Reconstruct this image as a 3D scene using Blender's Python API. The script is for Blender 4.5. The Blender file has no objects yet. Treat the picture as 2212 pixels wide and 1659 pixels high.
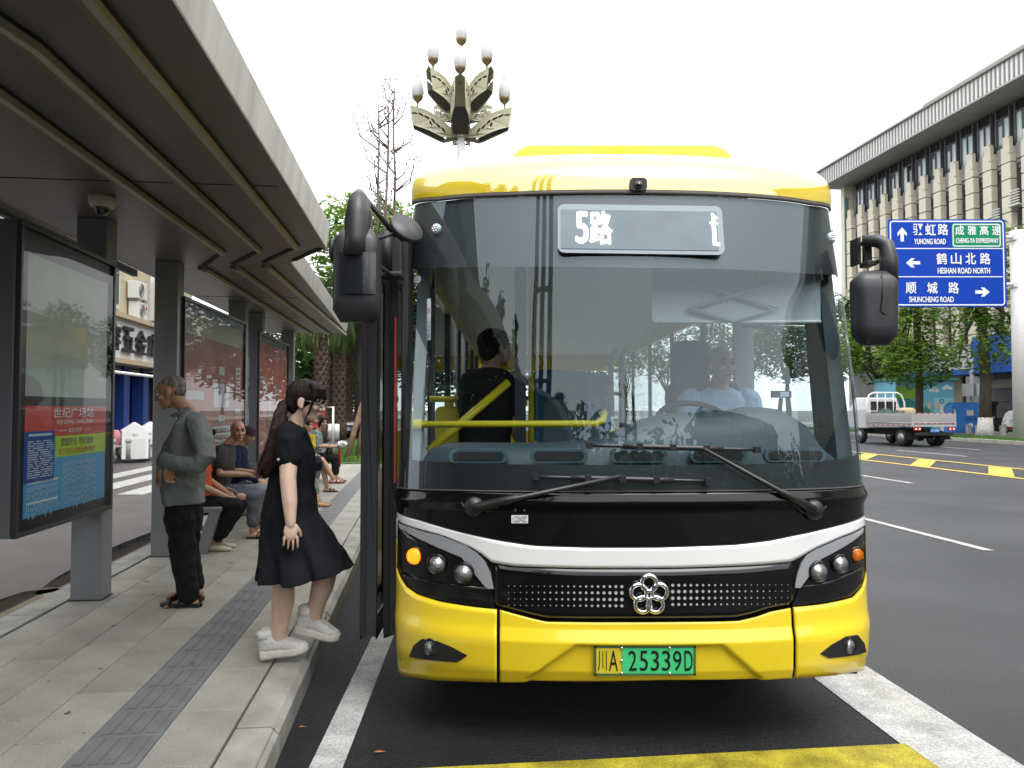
import bpy, bmesh, math, random
import numpy as np
from math import sin, cos, pi, radians as R, atan, tan, sqrt
from mathutils import Vector as V, Matrix as M
from mathutils import noise as NZ
random.seed(7)
S = bpy.context.scene
COL = S.collection
# ------------------------------------------------------------------ camera
PITCH = R(1.862)
cam = bpy.data.cameras.new('camera'); cam.sensor_width = 36; cam.lens = 769/1024*36
cam.clip_start = .05; cam.clip_end = 2000
camo = bpy.data.objects.new('camera', cam); COL.objects.link(camo)
camo.location = (0, 0, 1.6); camo.rotation_euler = (pi/2+PITCH, 0, 0)
S.camera = camo
# ------------------------------------------------------------------ sky, sun, exposure
w = bpy.data.worlds.new('World'); S.world = w; w.use_nodes = True
nt = w.node_tree; nt.nodes.clear()
sky = nt.nodes.new('ShaderNodeTexSky'); sky.sky_type = 'NISHITA'; sky.sun_disc = False
SUN_EL, SUN_ROT = R(66), R(150)
sky.sun_elevation = SUN_EL; sky.sun_rotation = SUN_ROT; sky.dust_density = 4; sky.air_density = 1.0
hs = nt.nodes.new('ShaderNodeHueSaturation'); hs.inputs['Saturation'].default_value = .06
mx = nt.nodes.new('ShaderNodeMixRGB'); mx.inputs['Fac'].default_value = .6; mx.inputs['Color2'].default_value = (9.2, 9.4, 9.7, 1)
bg = nt.nodes.new('ShaderNodeBackground'); bg.inputs['Strength'].default_value = .12
wo = nt.nodes.new('ShaderNodeOutputWorld')
nt.links.new(sky.outputs[0], hs.inputs['Color']); nt.links.new(hs.outputs[0], mx.inputs['Color1'])
nt.links.new(mx.outputs[0], bg.inputs[0]); nt.links.new(bg.outputs[0], wo.inputs[0])
sl = bpy.data.lights.new('sun', 'SUN'); sl.energy = .8; sl.angle = R(36); sl.color = (1, .97, .93)
so = bpy.data.objects.new('sun', sl); COL.objects.link(so)
sd = V((sin(SUN_ROT)*cos(SUN_EL), cos(SUN_ROT)*cos(SUN_EL), sin(SUN_EL)))
so.rotation_euler = sd.to_track_quat('Z', 'Y').to_euler()
S.view_settings.view_transform = 'Standard'; S.view_settings.look = 'None'
S.view_settings.exposure = 1.42; S.view_settings.gamma = 1; S.view_settings.use_curve_mapping = False
S.render.engine = 'CYCLES'; S.cycles.max_bounces = 8; S.cycles.transparent_max_bounces = 24
S.cycles.diffuse_bounces = 3; S.cycles.glossy_bounces = 4; S.cycles.use_denoising = True
S.cycles.caustics_reflective = False; S.cycles.caustics_refractive = False

# ------------------------------------------------------------------ helpers
def D(dx, dy, Y):
    "world point at depth Y seen at (dx, dy) of a 2212 x 1659 view"
    a = (dx*.46293-512)/769; b = (384-dy*.46293)/769
    d = V((a, cos(PITCH)-b*sin(PITCH), sin(PITCH)+b*cos(PITCH)))
    return V((0, 0, 1.6))+d*(Y/d.y)

_mc = {}
def mat(name, col, rough=.6, metal=0, coat=0, var=0, vs=8, bump=0, bs=60, spec=.5, emit=None, es=1, sp=0, sps=200, stretch=None, col2=None, det=4):
    if name in _mc: return _mc[name]
    m = bpy.data.materials.new(name); m.use_nodes = True; _mc[name] = m
    t = m.node_tree; p = t.nodes['Principled BSDF']; N = t.nodes.new; L = t.links.new
    p.inputs['Base Color'].default_value = (*col, 1); p.inputs['Roughness'].default_value = rough
    p.inputs['Metallic'].default_value = metal; p.inputs['Coat Weight'].default_value = coat
    p.inputs['Coat Roughness'].default_value = .03; p.inputs['Specular IOR Level'].default_value = spec
    m.diffuse_color = (*col, 1)
    if emit: p.inputs['Emission Color'].default_value = (*emit, 1); p.inputs['Emission Strength'].default_value = es
    if var or bump or sp:
        tc = N('ShaderNodeTexCoord'); mp = N('ShaderNodeMapping'); L(tc.outputs['Object'], mp.inputs[0])
        if stretch: mp.inputs['Scale'].default_value = stretch
    if var:
        n = N('ShaderNodeTexNoise'); n.inputs['Scale'].default_value = vs; n.inputs['Detail'].default_value = det; L(mp.outputs[0], n.inputs[0])
        r = N('ShaderNodeValToRGB'); r.color_ramp.elements[0].position = .3; r.color_ramp.elements[1].position = .7
        c2 = col2 or tuple(min(1, c*(1+var)) for c in col)
        r.color_ramp.elements[0].color = (*[c*(1-var) for c in col], 1); r.color_ramp.elements[1].color = (*c2, 1)
        L(n.outputs['Fac'], r.inputs[0]); out = r.outputs[0]
        if sp:
            n2 = N('ShaderNodeTexNoise'); n2.inputs['Scale'].default_value = sps; n2.inputs['Detail'].default_value = 2; L(mp.outputs[0], n2.inputs[0])
            r2 = N('ShaderNodeValToRGB'); r2.color_ramp.elements[0].position = .35; r2.color_ramp.elements[1].position = .65
            r2.color_ramp.elements[0].color = (1-sp,)*3+(1,); r2.color_ramp.elements[1].color = (1+sp,)*3+(1,)
            L(n2.outputs['Fac'], r2.inputs[0])
            q = N('ShaderNodeMixRGB'); q.blend_type = 'MULTIPLY'; q.inputs[0].default_value = 1
            L(out, q.inputs[1]); L(r2.outputs[0], q.inputs[2]); out = q.outputs[0]
        L(out, p.inputs['Base Color'])
    if bump:
        n = N('ShaderNodeTexNoise'); n.inputs['Scale'].default_value = bs; n.inputs['Detail'].default_value = 4; L(mp.outputs[0], n.inputs[0])
        b = N('ShaderNodeBump'); b.inputs['Strength'].default_value = bump; b.inputs['Distance'].default_value = .02
        L(n.outputs['Fac'], b.inputs['Height']); L(b.outputs[0], p.inputs['Normal'])
    return m

def glass(name, tint=(.75, .8, .8), ior=1.6, rough=0.0, gl=(1, 1, 1)):
    if name in _mc: return _mc[name]
    m = bpy.data.materials.new(name); m.use_nodes = True; _mc[name] = m
    t = m.node_tree; t.nodes.clear(); N = t.nodes.new; L = t.links.new
    f = N('ShaderNodeFresnel'); ge = N('ShaderNodeNewGeometry'); m1 = N('ShaderNodeMath'); m1.operation = 'MULTIPLY_ADD'; m1.inputs[1].default_value = -2; m1.inputs[2].default_value = 1
    m2 = N('ShaderNodeMath'); m2.operation = 'POWER'; m2.inputs[0].default_value = ior
    L(ge.outputs['Backfacing'], m1.inputs[0]); L(m1.outputs[0], m2.inputs[1]); L(m2.outputs[0], f.inputs[0])
    tr = N('ShaderNodeBsdfTransparent'); tr.inputs[0].default_value = (*tint, 1)
    g = N('ShaderNodeBsdfGlossy'); g.inputs['Roughness'].default_value = rough; g.inputs['Color'].default_value = (*gl, 1)
    x = N('ShaderNodeMixShader'); o = N('ShaderNodeOutputMaterial')
    L(f.outputs[0], x.inputs[0]); L(tr.outputs[0], x.inputs[1]); L(g.outputs[0], x.inputs[2]); L(x.outputs[0], o.inputs[0])
    return m

class MB:
    "collects boxes, tubes, lofts ... and links them as ONE mesh object"
    def __init__(s): s.v = []; s.f = []; s.m = []; s.mi = 0; s.sm = []; s.smooth = False
    def add(s, vs, fs):
        o = len(s.v); s.v += [tuple(v) for v in vs]
        for f in fs: s.f.append([i+o for i in f]); s.m.append(s.mi); s.sm.append(s.smooth)
    def box(s, a, b, mtx=None):
        x0, y0, z0 = a; x1, y1, z1 = b
        vs = [V(p) for p in ((x0,y0,z0),(x1,y0,z0),(x1,y1,z0),(x0,y1,z0),(x0,y0,z1),(x1,y0,z1),(x1,y1,z1),(x0,y1,z1))]
        if mtx: vs = [mtx @ v for v in vs]
        s.add(vs, [(0,3,2,1),(4,5,6,7),(0,1,5,4),(1,2,6,5),(2,3,7,6),(3,0,4,7)])
    def cbox(s, c, d, mtx=None):
        c = V(c); d = V(d)/2; s.box(c-d, c+d, mtx)
    def rbox(s, a, b, r, n=3, axis=2):
        "box with rounded corners round one axis"
        ax = [i for i in range(3) if i != axis]; P = []
        x0, x1 = sorted((a[ax[0]], b[ax[0]])); y0, y1 = sorted((a[ax[1]], b[ax[1]]))
        for cx, cy, a0 in ((x1-r, y1-r, 0), (x0+r, y1-r, pi/2), (x0+r, y0+r, pi), (x1-r, y0+r, 1.5*pi)):
            for i in range(n+1):
                t = a0+pi/2*i/n; P.append((cx+r*cos(t), cy+r*sin(t)))
        def mk(p, h):
            q = [0, 0, 0]; q[ax[0]] = p[0]; q[ax[1]] = p[1]; q[axis] = h; return q
        s.prism([mk(p, a[axis]) for p in P], [mk(p, b[axis]) for p in P])
    def prism(s, A, B):
        n = len(A); s.add(list(A)+list(B), [list(range(n))[::-1], list(range(n, 2*n))]+[(i, (i+1) % n, n+(i+1) % n, n+i) for i in range(n)])
    def extr(s, P, d):
        d = V(d); s.prism([V(p) for p in P], [V(p)+d for p in P])
    def quad(s, a, b, c, d): s.add([a, b, c, d], [(0, 1, 2, 3)])
    def tube(s, pts, r, n=8, cap=True, flat=None):
        pts = [V(p) for p in pts]; rs = r if isinstance(r, (list, tuple)) else [r]*len(pts); rings = []; up = None
        for i, p in enumerate(pts):
            d = (pts[min(i+1, len(pts)-1)]-pts[max(i-1, 0)]).normalized()
            if up is None: up = V((0, 0, 1)) if abs(d.z) < .9 else V((1, 0, 0))
            a = d.cross(up)
            if a.length < 1e-4: a = d.cross(V((0, 1, 0.3)))
            a.normalize(); b = a.cross(d).normalized(); up = b
            k = flat or (1, 1)
            rings.append([p+(a*cos(2*pi*j/n)*k[0]+b*sin(2*pi*j/n)*k[1])*rs[i] for j in range(n)])
        o = [q for ri in rings for q in ri]; fs = []
        for i in range(len(pts)-1):
            for j in range(n): fs.append((i*n+j, i*n+(j+1) % n, (i+1)*n+(j+1) % n, (i+1)*n+j))
        if cap: fs += [list(range(n))[::-1], [(len(pts)-1)*n+j for j in range(n)]]
        q = s.smooth; s.smooth = True; s.add(o, fs); s.smooth = q
    def lathe(s, prof, n=16, mtx=None, close=True):
        "prof: (r, z) pairs"
        vs = []; fs = []
        for r, z in prof:
            for j in range(n):
                p = V((r*cos(2*pi*j/n), r*sin(2*pi*j/n), z)); vs.append(mtx @ p if mtx else p)
        for i in range(len(prof)-1):
            for j in range(n): fs.append((i*n+j, i*n+(j+1) % n, (i+1)*n+(j+1) % n, (i+1)*n+j))
        if close: fs += [list(range(n))[::-1], [(len(prof)-1)*n+j for j in range(n)]]
        q = s.smooth; s.smooth = True; s.add(vs, fs); s.smooth = q
    def ball(s, c, r, n=12, mtx=None, k=8):
        c = V(c); r = V((r, r, r)) if not hasattr(r, '__len__') else V(r); vs = []; fs = []
        for i in range(k+1):
            t = pi*i/k
            for j in range(n):
                p = V((r.x*sin(t)*cos(2*pi*j/n), r.y*sin(t)*sin(2*pi*j/n), -r.z*cos(t)))
                vs.append(c+(mtx @ p if mtx else p))
        for i in range(k):
            for j in range(n): fs.append((i*n+j, i*n+(j+1) % n, (i+1)*n+(j+1) % n, (i+1)*n+j))
        q = s.smooth; s.smooth = True; s.add(vs, fs); s.smooth = q
    def grid(s, rows):
        "rows of equal-length point lists"
        n = len(rows[0]); s.add([p for r in rows for p in r],
            [(i*n+j, i*n+j+1, (i+1)*n+j+1, (i+1)*n+j) for i in range(len(rows)-1) for j in range(n-1)])
    def build(s, name, m, parent=None, bevel=0, seg=2, weld=True):
        me = bpy.data.meshes.new(name); me.from_pydata(s.v, [], s.f)
        for x in (m if isinstance(m, (list, tuple)) else [m]): me.materials.append(x)
        me.polygons.foreach_set('material_index', s.m); me.polygons.foreach_set('use_smooth', s.sm)
        if len(s.v) < 60000:
            b = bmesh.new(); b.from_mesh(me)
            if weld: bmesh.ops.remove_doubles(b, verts=b.verts, dist=1e-5)
            bmesh.ops.recalc_face_normals(b, faces=b.faces); b.to_mesh(me); b.free()
        me.update()
        o = bpy.data.objects.new(name, me); COL.objects.link(o)
        if parent: o.parent = parent
        if bevel:
            bv = o.modifiers.new('bevel', 'BEVEL'); bv.width = bevel; bv.segments = seg; bv.limit_method = 'ANGLE'; bv.angle_limit = R(40); bv.harden_normals = False
        return o

def tag(o, label=None, cat=None, group=None, kind=None):
    if label: o['label'] = label
    if cat: o['category'] = cat
    if group: o['group'] = group
    if kind: o['kind'] = kind
    return o
def thing(name, label, cat, loc=(0, 0, 0), rz=0, group=None):
    o = bpy.data.objects.new(name, None); COL.objects.link(o); o.location = loc; o.rotation_euler = (0, 0, rz)
    o.empty_display_size = .1
    return tag(o, label, cat, group)
def dup(o, loc=None, rz=None, label=None):
    r = o.copy(); COL.objects.link(r)
    for c in list(o.children):
        k = c.copy(); COL.objects.link(k); k.parent = r
        for g in list(c.children):
            h = g.copy(); COL.objects.link(h); h.parent = k
    if loc is not None: r.location = loc
    if rz is not None: r.rotation_euler = (0, 0, rz)
    if label: r['label'] = label
    return r
def inst(o, parent=None, loc=None, rot=None):
    r = o.copy(); COL.objects.link(r); r.parent = parent or o.parent
    if loc is not None: r.location = loc
    if rot is not None: r.rotation_euler = rot
    return r

_tc = {}
def text(body, h, m, parent=None, mtx=None, width=None, bold=0, name='lettering', align='C', extrude=.0015):
    "lettering of cap height h in the local XZ plane, facing -Y, centred on the origin of mtx"
    cu = bpy.data.curves.new(name, 'FONT'); cu.body = body; cu.extrude = 0
    o = bpy.data.objects.new(name, cu); COL.objects.link(o)
    dg = bpy.context.evaluated_depsgraph_get()
    me = bpy.data.meshes.new_from_object(o.evaluated_get(dg)); bpy.data.objects.remove(o)
    n = len(me.vertices); co = np.empty(n*3, 'f'); me.vertices.foreach_get('co', co); co = co.reshape(n, 3)
    mn, mxx = co.min(0), co.max(0); s = h/max(1e-6, mxx[1]-mn[1]); sx = width/(mxx[0]-mn[0]) if width else s
    ox = {'C': (mn[0]+mxx[0])/2, 'L': mn[0], 'R': mxx[0]}[align]
    P = np.stack([(co[:, 0]-ox)*sx, -extrude*np.ones(n), (co[:, 1]-(mn[1]+mxx[1])/2)*s], 1)
    if mtx is not None:
        mm = np.array(mtx); P = P @ mm[:3, :3].T + mm[:3, 3]
    me.vertices.foreach_set('co', P.astype('f').ravel())
    if bold:
        bm = bmesh.new(); bm.from_mesh(me); base = bm.verts[:]; fc = bm.faces[:]; mm = np.array(mtx) if mtx is not None else np.eye(4)
        for k, (a, b) in enumerate(((1, 0), (-1, 0), (0, 1), (0, -1))):
            d = V(mm[:3, :3] @ np.array((a*bold*h, -.0004*(k+1), b*bold*h))); nv = [bm.verts.new(v.co+d) for v in base]; bm.verts.index_update()
            ix = {v: nv[i] for i, v in enumerate(base)}
            for f in fc:
                try: bm.faces.new([ix[v] for v in f.verts])
                except ValueError: pass
        bm.to_mesh(me); bm.free()
    me.materials.clear(); me.materials.append(m); me.update()
    r = bpy.data.objects.new(name, me); COL.objects.link(r)
    if parent: r.parent = parent
    return r

ROAD = atan(.1157)          # the street runs a little to the left of the view
# ------------------------------------------------------------------ shared materials
ASPH = mat('asphalt', (.034, .035, .038), .6, var=.38, vs=.45, det=9, bump=.8, bs=95, sp=.6, sps=110)
ASPH2 = mat('old_asphalt', (.075, .068, .068), .6, var=.2, vs=1.5, bump=.5, bs=140, sp=.5, sps=150)
CONC = mat('kerb_concrete', (.25, .245, .222), .75, var=.28, vs=5, bump=.2, bs=60, sp=.12, sps=220)
TILE = mat('granite_tile', (.28, .265, .24), .62, var=.13, vs=4, bump=.08, bs=200, sp=.22, sps=260, stretch=(1, 1, 1))
TACT = mat('tactile_tile', (.125, .128, .132), .6, var=.18, vs=6, bump=.1, bs=200, sp=.22, sps=260)
WLINE = mat('white_road_paint', (.37, .37, .36), .65, var=.25, vs=6, bump=.5, bs=110, sp=.25, sps=90, spec=.25)
YLINE = mat('yellow_road_paint', (.62, .43, .06), .6, var=.22, vs=9, bump=.4, bs=150, sp=.15, sps=150)
YLINE2 = mat('worn_yellow_paint', (.3, .25, .02), .6, spec=.25, var=.4, vs=7, bump=.4, bs=150, sp=.3, sps=150)
BLACK = mat('black_plastic', (.022, .022, .024), .5)
RUB = mat('black_rubber', (.012, .012, .012), .75)
CHROME = mat('chrome', (.85, .85, .86), .12, metal=1)
STEELG = mat('shelter_grey_metal', (.26, .27, .285), .38, metal=.35, var=.06, vs=3, bump=.02, bs=12)
WHITE = mat('white_paint', (.78, .78, .76), .4, var=.04, vs=4)
DGLASS = mat('dark_window_glass', (.03, .035, .04), .06, spec=.9)
# ================================================================== GROUND
def struct(o, label=None): o['kind'] = 'structure'; (o.__setitem__('label', label) if label else None); return o
mb = MB(); mb.quad((-400, -300, -.012), (400, -300, -.012), (400, 700, -.012), (-400, 700, -.012))
ground = struct(mb.build('ground', mat('far_ground', (.09, .09, .085), .8, var=.2, vs=.3)))
def sx(Y, x0): return x0-.1157*Y            # X of a line parallel to the street
def strip(x0, x1, y0, y1, z, n=1):
    m_ = MB(); m_.quad((sx(y0, x0), y0, z), (sx(y0, x1), y0, z), (sx(y1, x1), y1, z), (sx(y1, x0), y1, z)); return m_
road = struct(strip(-.655, 26.6, -60, 300, 0).build('road', ASPH))
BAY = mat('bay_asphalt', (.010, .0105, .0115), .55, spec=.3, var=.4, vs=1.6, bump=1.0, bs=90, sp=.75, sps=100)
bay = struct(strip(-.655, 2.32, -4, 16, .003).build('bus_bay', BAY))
lane = struct(strip(-9.2, -2.95, -60, 300, 0).build('side_road', ASPH2))
def line(pts, m, z=.007, parent=road, name='lane_marking'):
    m_ = MB(); m_.add([(p[0], p[1], z) for p in pts], [tuple(range(len(pts)))]); return m_.build(name, m, parent)
# bus bay lines
line([(-.892, 3.2), (-.742, 3.2), (-.99, 9.5), (-1.14, 9.5)], WLINE)
line([(1.885, 3.2), (2.305, 3.2), (1.96, 8.4), (1.54, 8.4)], WLINE)
line([(1.1, 11.4), (1.52, 11.4), (1.2, 15.4), (.78, 15.4)], WLINE)
line([(-.55, 3.155), (1.9, 3.41), (1.87, 3.71), (-.58, 3.44)], YLINE2, .011)
# lanes of the carriageway: dashes
for k in range(-1, 12):
    y = 8.73+k*9.6; x = 5.38-.105*(y-8.73)
    line([(x-.06, y), (x+.06, y), (x+.06-.27, y+2.7), (x-.06-.27, y+2.7)], WLINE)
for k in range(-1, 10):
    y = 16.6+k*7.4; x = 8.6-.1*(y-16.6)
    line([(x-.07, y), (x+.07, y), (x+.07-.24, y+2.4), (x-.07-.24, y+2.4)], WLINE)
for x0, o in ((17.9, 0), (21.3, 4.2)):
    for k in range(0, 9):
        y = 17.6+k*8.3+o; x = x0-.1*y
        line([(x-.08, y), (x+.08, y), (x+.08-.4, y+4), (x-.08-.4, y+4)], WLINE)
for x0 in (13.45, 15.55):
    line([(x0-.09-.2, 2), (x0+.09-.2, 2), (x0+.09-7, 70), (x0-.09-7, 70)], YLINE, .0105)
for k in range(-2, 14):
    y = 21.2+k*3.1; x = lambda q, b: b-.1*q
    line([(x(y, 13.6), y), (x(y+2.5, 15.4), y+2.5), (x(y+3.35, 15.4), y+3.35), (x(y+.85, 13.6), y+.85)], YLINE, .009)
line([(26.25-1.5, 15), (26.4-1.5, 15), (26.4-6.5, 65), (26.25-6.5, 65)], WLINE)
# ------------------------------------------------------------------ island platform, paved tile by tile
PL = bpy.data.objects.new('bus_stop_platform', None); COL.objects.link(PL); PL.location = (-.655, 0, 0); PL.rotation_euler = (0, 0, ROAD); struct(PL)
mb = MB(); mb.box((-2.27, -6, 0), (-.02, 20.9, .138)); mb.build('platform_bed', mat('joint_dirt', (.05, .048, .042), .9), PL)
def tile_mesh(w_, l_, h_=.012, ch=.003):
    m_ = MB(); m_.box((0, 0, -.01), (w_, l_, h_-ch))
    a = [(0, 0, h_-ch), (w_, 0, h_-ch), (w_, l_, h_-ch), (0, l_, h_-ch)]; b = [(ch, ch, h_), (w_-ch, ch, h_), (w_-ch, l_-ch, h_), (ch, l_-ch, h_)]
    m_.f.pop(1); m_.m.pop(); m_.sm.pop()
    m_.add(a+b, [(4, 5, 6, 7)]+[(i, (i+1) % 4, 4+(i+1) % 4, 4+i) for i in range(4)]); return m_
TILES = [mat('granite_tile_%s' % n, c, .58, var=.2, vs=3.5, bump=.15, bs=160, sp=.32, sps=170, det=8) for n, c in
         (('pale', (.275, .262, .232)), ('grey', (.245, .235, .212)), ('warm', (.262, .243, .208)), ('dull', (.222, .214, .193)))]
t0 = [tile_mesh(.296, .596).build('paving_tile', m_, PL) for m_ in TILES]
t1 = tile_mesh(.296, .296)
for i in range(4): t1.box((.035+i*.064, .02, .011), (.035+i*.064+.034, .276, .0155))
t1 = t1.build('tactile_tile', TACT, PL)
first = [True]*4
def lay(x, y):
    k = random.choice((0, 0, 1, 1, 2, 3))
    z = .138+random.uniform(-.0012, .0012)
    if first[k]: t0[k].location = (x, y, z); first[k] = False
    else: inst(t0[k], PL, (x, y, z), (random.uniform(-.002, .002), random.uniform(-.002, .002), 0))
for r_, (x, off) in enumerate([(-.498, .12), (-1.098, .42), (-1.398, .1), (-1.698, .4), (-1.998, .12)]):
    y = 1.9+off
    while y < 20.4: lay(x, y); y += .6
fst = True; y = 2.06
while y < 20.4:
    if fst: t1.location = (-.798, y, .138); fst = False
    else: inst(t1, PL, (-.798, y, .138))
    y += .3
def kerb(l_, w_=.19, h_=.15, out=1):
    "kerb stone with a bevelled road edge"
    m_ = MB(); P = [(0, 0, -.05), (0, 0, h_-.035), (-.03, 0, h_-.004), (-.045, 0, h_), (-w_, 0, h_), (-w_, 0, -.05)]
    if out < 0: P = [(-p[0], 0, p[2]) for p in P]
    m_.extr(P, (0, l_, 0)); return m_
random.seed(31)
GUM = mat('gum_stain', (.075, .068, .06), .85, var=.3, vs=20)
for i in range(60):
    x, y = random.uniform(-1.98, -.22), 2.2+16*random.random()**1.6; r_ = random.uniform(.005, .015); m_ = MB(); m_.add([(x+r_*(1+.35*sin(3*t+i))*cos(t), y+1.5*r_*(1+.3*cos(2*t+i))*sin(t), .1522) for t in np.linspace(0, 2*pi, 10)[:-1]], [tuple(range(9))]); m_.build('gum_spot', GUM, PL)
LEAFD = mat('fallen_leaf', (.3, .12, .03), .8)
for lab, dx, dy, Y, s_ in (('small orange leaf on the dark asphalt beside the kerb', 653, 1553, 3.9, .022), ('thin brown twig on the road left of the yellow line', 820, 1612, 3.62, .03)):
    p = D(dx, dy, Y); m_ = MB(); m_.add([(-s_, 0, .004), (-.2*s_, .3*s_, .009), (s_, .1*s_, .005), (.1*s_, -.3*s_, .007)], [(0, 1, 2, 3)]); o = m_.build('fallen_leaf', LEAFD); o.location = (p.x, p.y, .006); tag(o, lab, 'leaf')
k0 = kerb(.985).build('kerb_stone', CONC, PL, bevel=.004, seg=1)
k1 = kerb(.985, .26, .15, -1).build('kerb_stone', CONC, PL, bevel=.004, seg=1)
k0.location = (0, 1.6, 0); k1.location = (-2.29, 1.75, 0)
for i in range(1, 19):
    inst(k0, PL, (random.uniform(-.003, .003), 1.6+i, random.uniform(-.002, .002)))
    inst(k1, PL, (-2.29+random.uniform(-.004, .004), 1.75+i, random.uniform(-.003, .003)))
# puddles by the platform and the grass bed at its far end
WATER = mat('puddle_water', (.02, .022, .022), .015, spec=1.0)
m_ = MB(); c = V((-4.2, 9.0)); P = []
for i in range(40):
    t = 2*pi*i/40; r_ = 1+.22*NZ.noise(V((cos(t)*1.3, sin(t)*1.3, 4)))+.1*NZ.noise(V((cos(t)*4, sin(t)*4, 1)))
    q = V((cos(t)*.42*r_, sin(t)*2.4*r_)); P.append((c.x+q.x-.1157*q.y, c.y+q.y, .006))
m_.add(P, [tuple(range(40))]); struct(m_.build('puddle', WATER))
m_ = MB(); P = []
for i in range(24):
    t = 2*pi*i/24; r_ = 1+.4*NZ.noise(V((cos(t)*2, sin(t)*2, 9)))
    P.append((-3.95+cos(t)*.3*r_-.1157*sin(t)*.9, 6.3+sin(t)*.6*r_, .006))
m_.add(P, [tuple(range(24))]); struct(m_.build('puddle', WATER))
# wet patches on the far tiles are in the tile noise; grass bed
GRASS = mat('grass_blades', (.07, .16, .02), .55, var=.45, vs=3)
def grass(name, x0, x1, y0, y1, n, z, h, sl_=.1157):
    m_ = MB()
    for i in range(n):
        y = random.uniform(y0, y1); x = random.uniform(x0, x1)-sl_*y; a = random.uniform(0, 2*pi); l = h*random.uniform(.5, 1.3)
        dx, dy = cos(a)*.012, sin(a)*.012; tx, ty = random.uniform(-.5, .5)*l, random.uniform(-.5, .5)*l
        m_.add([(x-dx, y-dy, z), (x+dx, y+dy, z), (x+tx, y+ty, z+l)], [(0, 1, 2)])
    o = m_.build(name, GRASS, weld=False); o['kind'] = 'stuff'; return o
m_ = MB(); m_.box((-2.3, 20.6, 0), (0, 40, .17)); b_ = m_.build('grass_bed', mat('bed_soil', (.05, .07, .02), .9, var=.4, vs=6)); b_.location = (-.655, 0, 0); b_.rotation_euler = (0, 0, ROAD); struct(b_)
grass('grass', -2.9, -.7, 20.7, 34, 16000, .16, .16)
# ------------------------------------------------------------------ far side: kerb, verge, pavement
FS = bpy.data.objects.new('far_pavement', None); COL.objects.link(FS); FS.location = (26.6, 0, 0); FS.rotation_euler = (0, 0, ROAD); struct(FS)
mb = MB(); mb.box((.12, 5, 0), (2.6, 260, .14)); mb.build('verge_soil', mat('verge_soil_mat', (.06, .085, .025), .9, var=.4, vs=2), FS)
mb = MB(); mb.box((2.6, 5, 0), (16, 260, .15)); mb.build('pavement_slab', mat('far_paving', (.26, .25, .235), .7, var=.15, vs=2), FS)
kf = MB(); kf.box((0, .01, -.02), (.14, .99, .17)); kf = kf.build('kerb_stone', mat('verge_kerb', (.36, .35, .3), .75, var=.2, vs=2), FS, bevel=.015); kf.location = (0, 24, 0)
for i in range(1, 42): inst(kf, FS, (0, 24+i, random.uniform(-.006, .006)))
grass('verge_grass', 26.8, 29.15, 26, 62, 26000, .13, .13)

# ================================================================== BUS SHELTER
SH = thing('bus_shelter', 'long grey metal bus shelter with stepped flat canopy over the platform', 'bus shelter', (-.655, 0, 0), ROAD)
SZ = 3.07
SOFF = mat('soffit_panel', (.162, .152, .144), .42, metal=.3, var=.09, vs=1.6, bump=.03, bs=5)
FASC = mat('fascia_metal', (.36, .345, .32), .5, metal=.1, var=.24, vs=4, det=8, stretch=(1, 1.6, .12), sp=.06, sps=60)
STRIPM = mat('light_strip_cover', (.43, .41, .31), .45, var=.08, vs=5)
OLIVE = mat('strip_channel', (.21, .185, .105), .5, metal=.2)
RA = [(-2.42, -6), (-.28, -6), (-.235, 7.10), (-.665, 7.82), (-2.36, 8.6)]
RB = [(-2.36, 8.6), (-.675, 7.82), (-.83, 15.1), (-2.3, 15.1)]
def canopy(P, h, name):
    m_ = MB(); A = [V((p[0], p[1], SZ)) for p in P]; B = [V((p[0]+(.03 if p[0] > -1 else 0), p[1], SZ+h)) for p in P]
    m_.prism(A, B); n = len(P)
    for i in range(n): m_.m[2+i] = 1
    m_.m[1] = 1
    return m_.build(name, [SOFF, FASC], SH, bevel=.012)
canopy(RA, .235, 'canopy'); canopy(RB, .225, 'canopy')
# soffit seams
m_ = MB()
for y in (-2.1, .3, 2.7, 5.1): m_.box((-2.38, y-.004, SZ-.004), (-.3, y+.004, SZ+.01))
for y in (10.3, 12.6): m_.box((-2.3, y-.004, SZ-.004), (-.8, y+.004, SZ+.01))
tag(m_.build('seam', mat('seam_dark', (.03, .028, .025), .7), SH), kind='stuff')
m_ = MB(); m_.box((-2.45, -6, SZ-.05), (-2.40, 8.55, SZ+.02)); m_.build('rear_gutter', mat('gutter_dark', (.05, .048, .045), .5), SH)
def lstrip(pts):
    "raised light strip following a path on the soffit: olive channel, pale lamp cover"
    for dx0, dx1, z0, m__, nm in ((-.05, .004, .03, OLIVE, 'strip_channel'), (.004, .04, .05, STRIPM, 'lamp_cover'), (.04, .05, .012, RUB, 'strip_shadow_gap')):
        m_ = MB(); rows = []
        for i, p in enumerate(pts):
            p = V(p); d = (V(pts[min(i+1, len(pts)-1)])-V(pts[max(0, i-1)])).normalized(); nn = V((d.y, -d.x))
            a = p+nn*dx0; b = p+nn*dx1
            rows.append([(a.x, a.y, SZ+.01), (a.x, a.y, SZ-z0), (b.x, b.y, SZ-z0), (b.x, b.y, SZ+.01)])
        m_.grid([r_+[r_[0]] for r_ in rows]); m_.add(rows[0], [(0, 1, 2, 3)]); m_.add(rows[-1], [(0, 1, 2, 3)])
        m_.build(nm, m__, SH)
lstrip([(-.62, -6), (-.5, 6.95)])
arc = [(-1.35+.0, 2.72), (-1.15, 2.74), (-1.03, 2.82), (-.95, 2.95), (-.91, 3.15)]
lstrip([(-3+1, 2.7)]+arc+[(-.86, 7.13)]); lstrip([(-1.36, 1.2), (-1.22, 7.28)])
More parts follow.
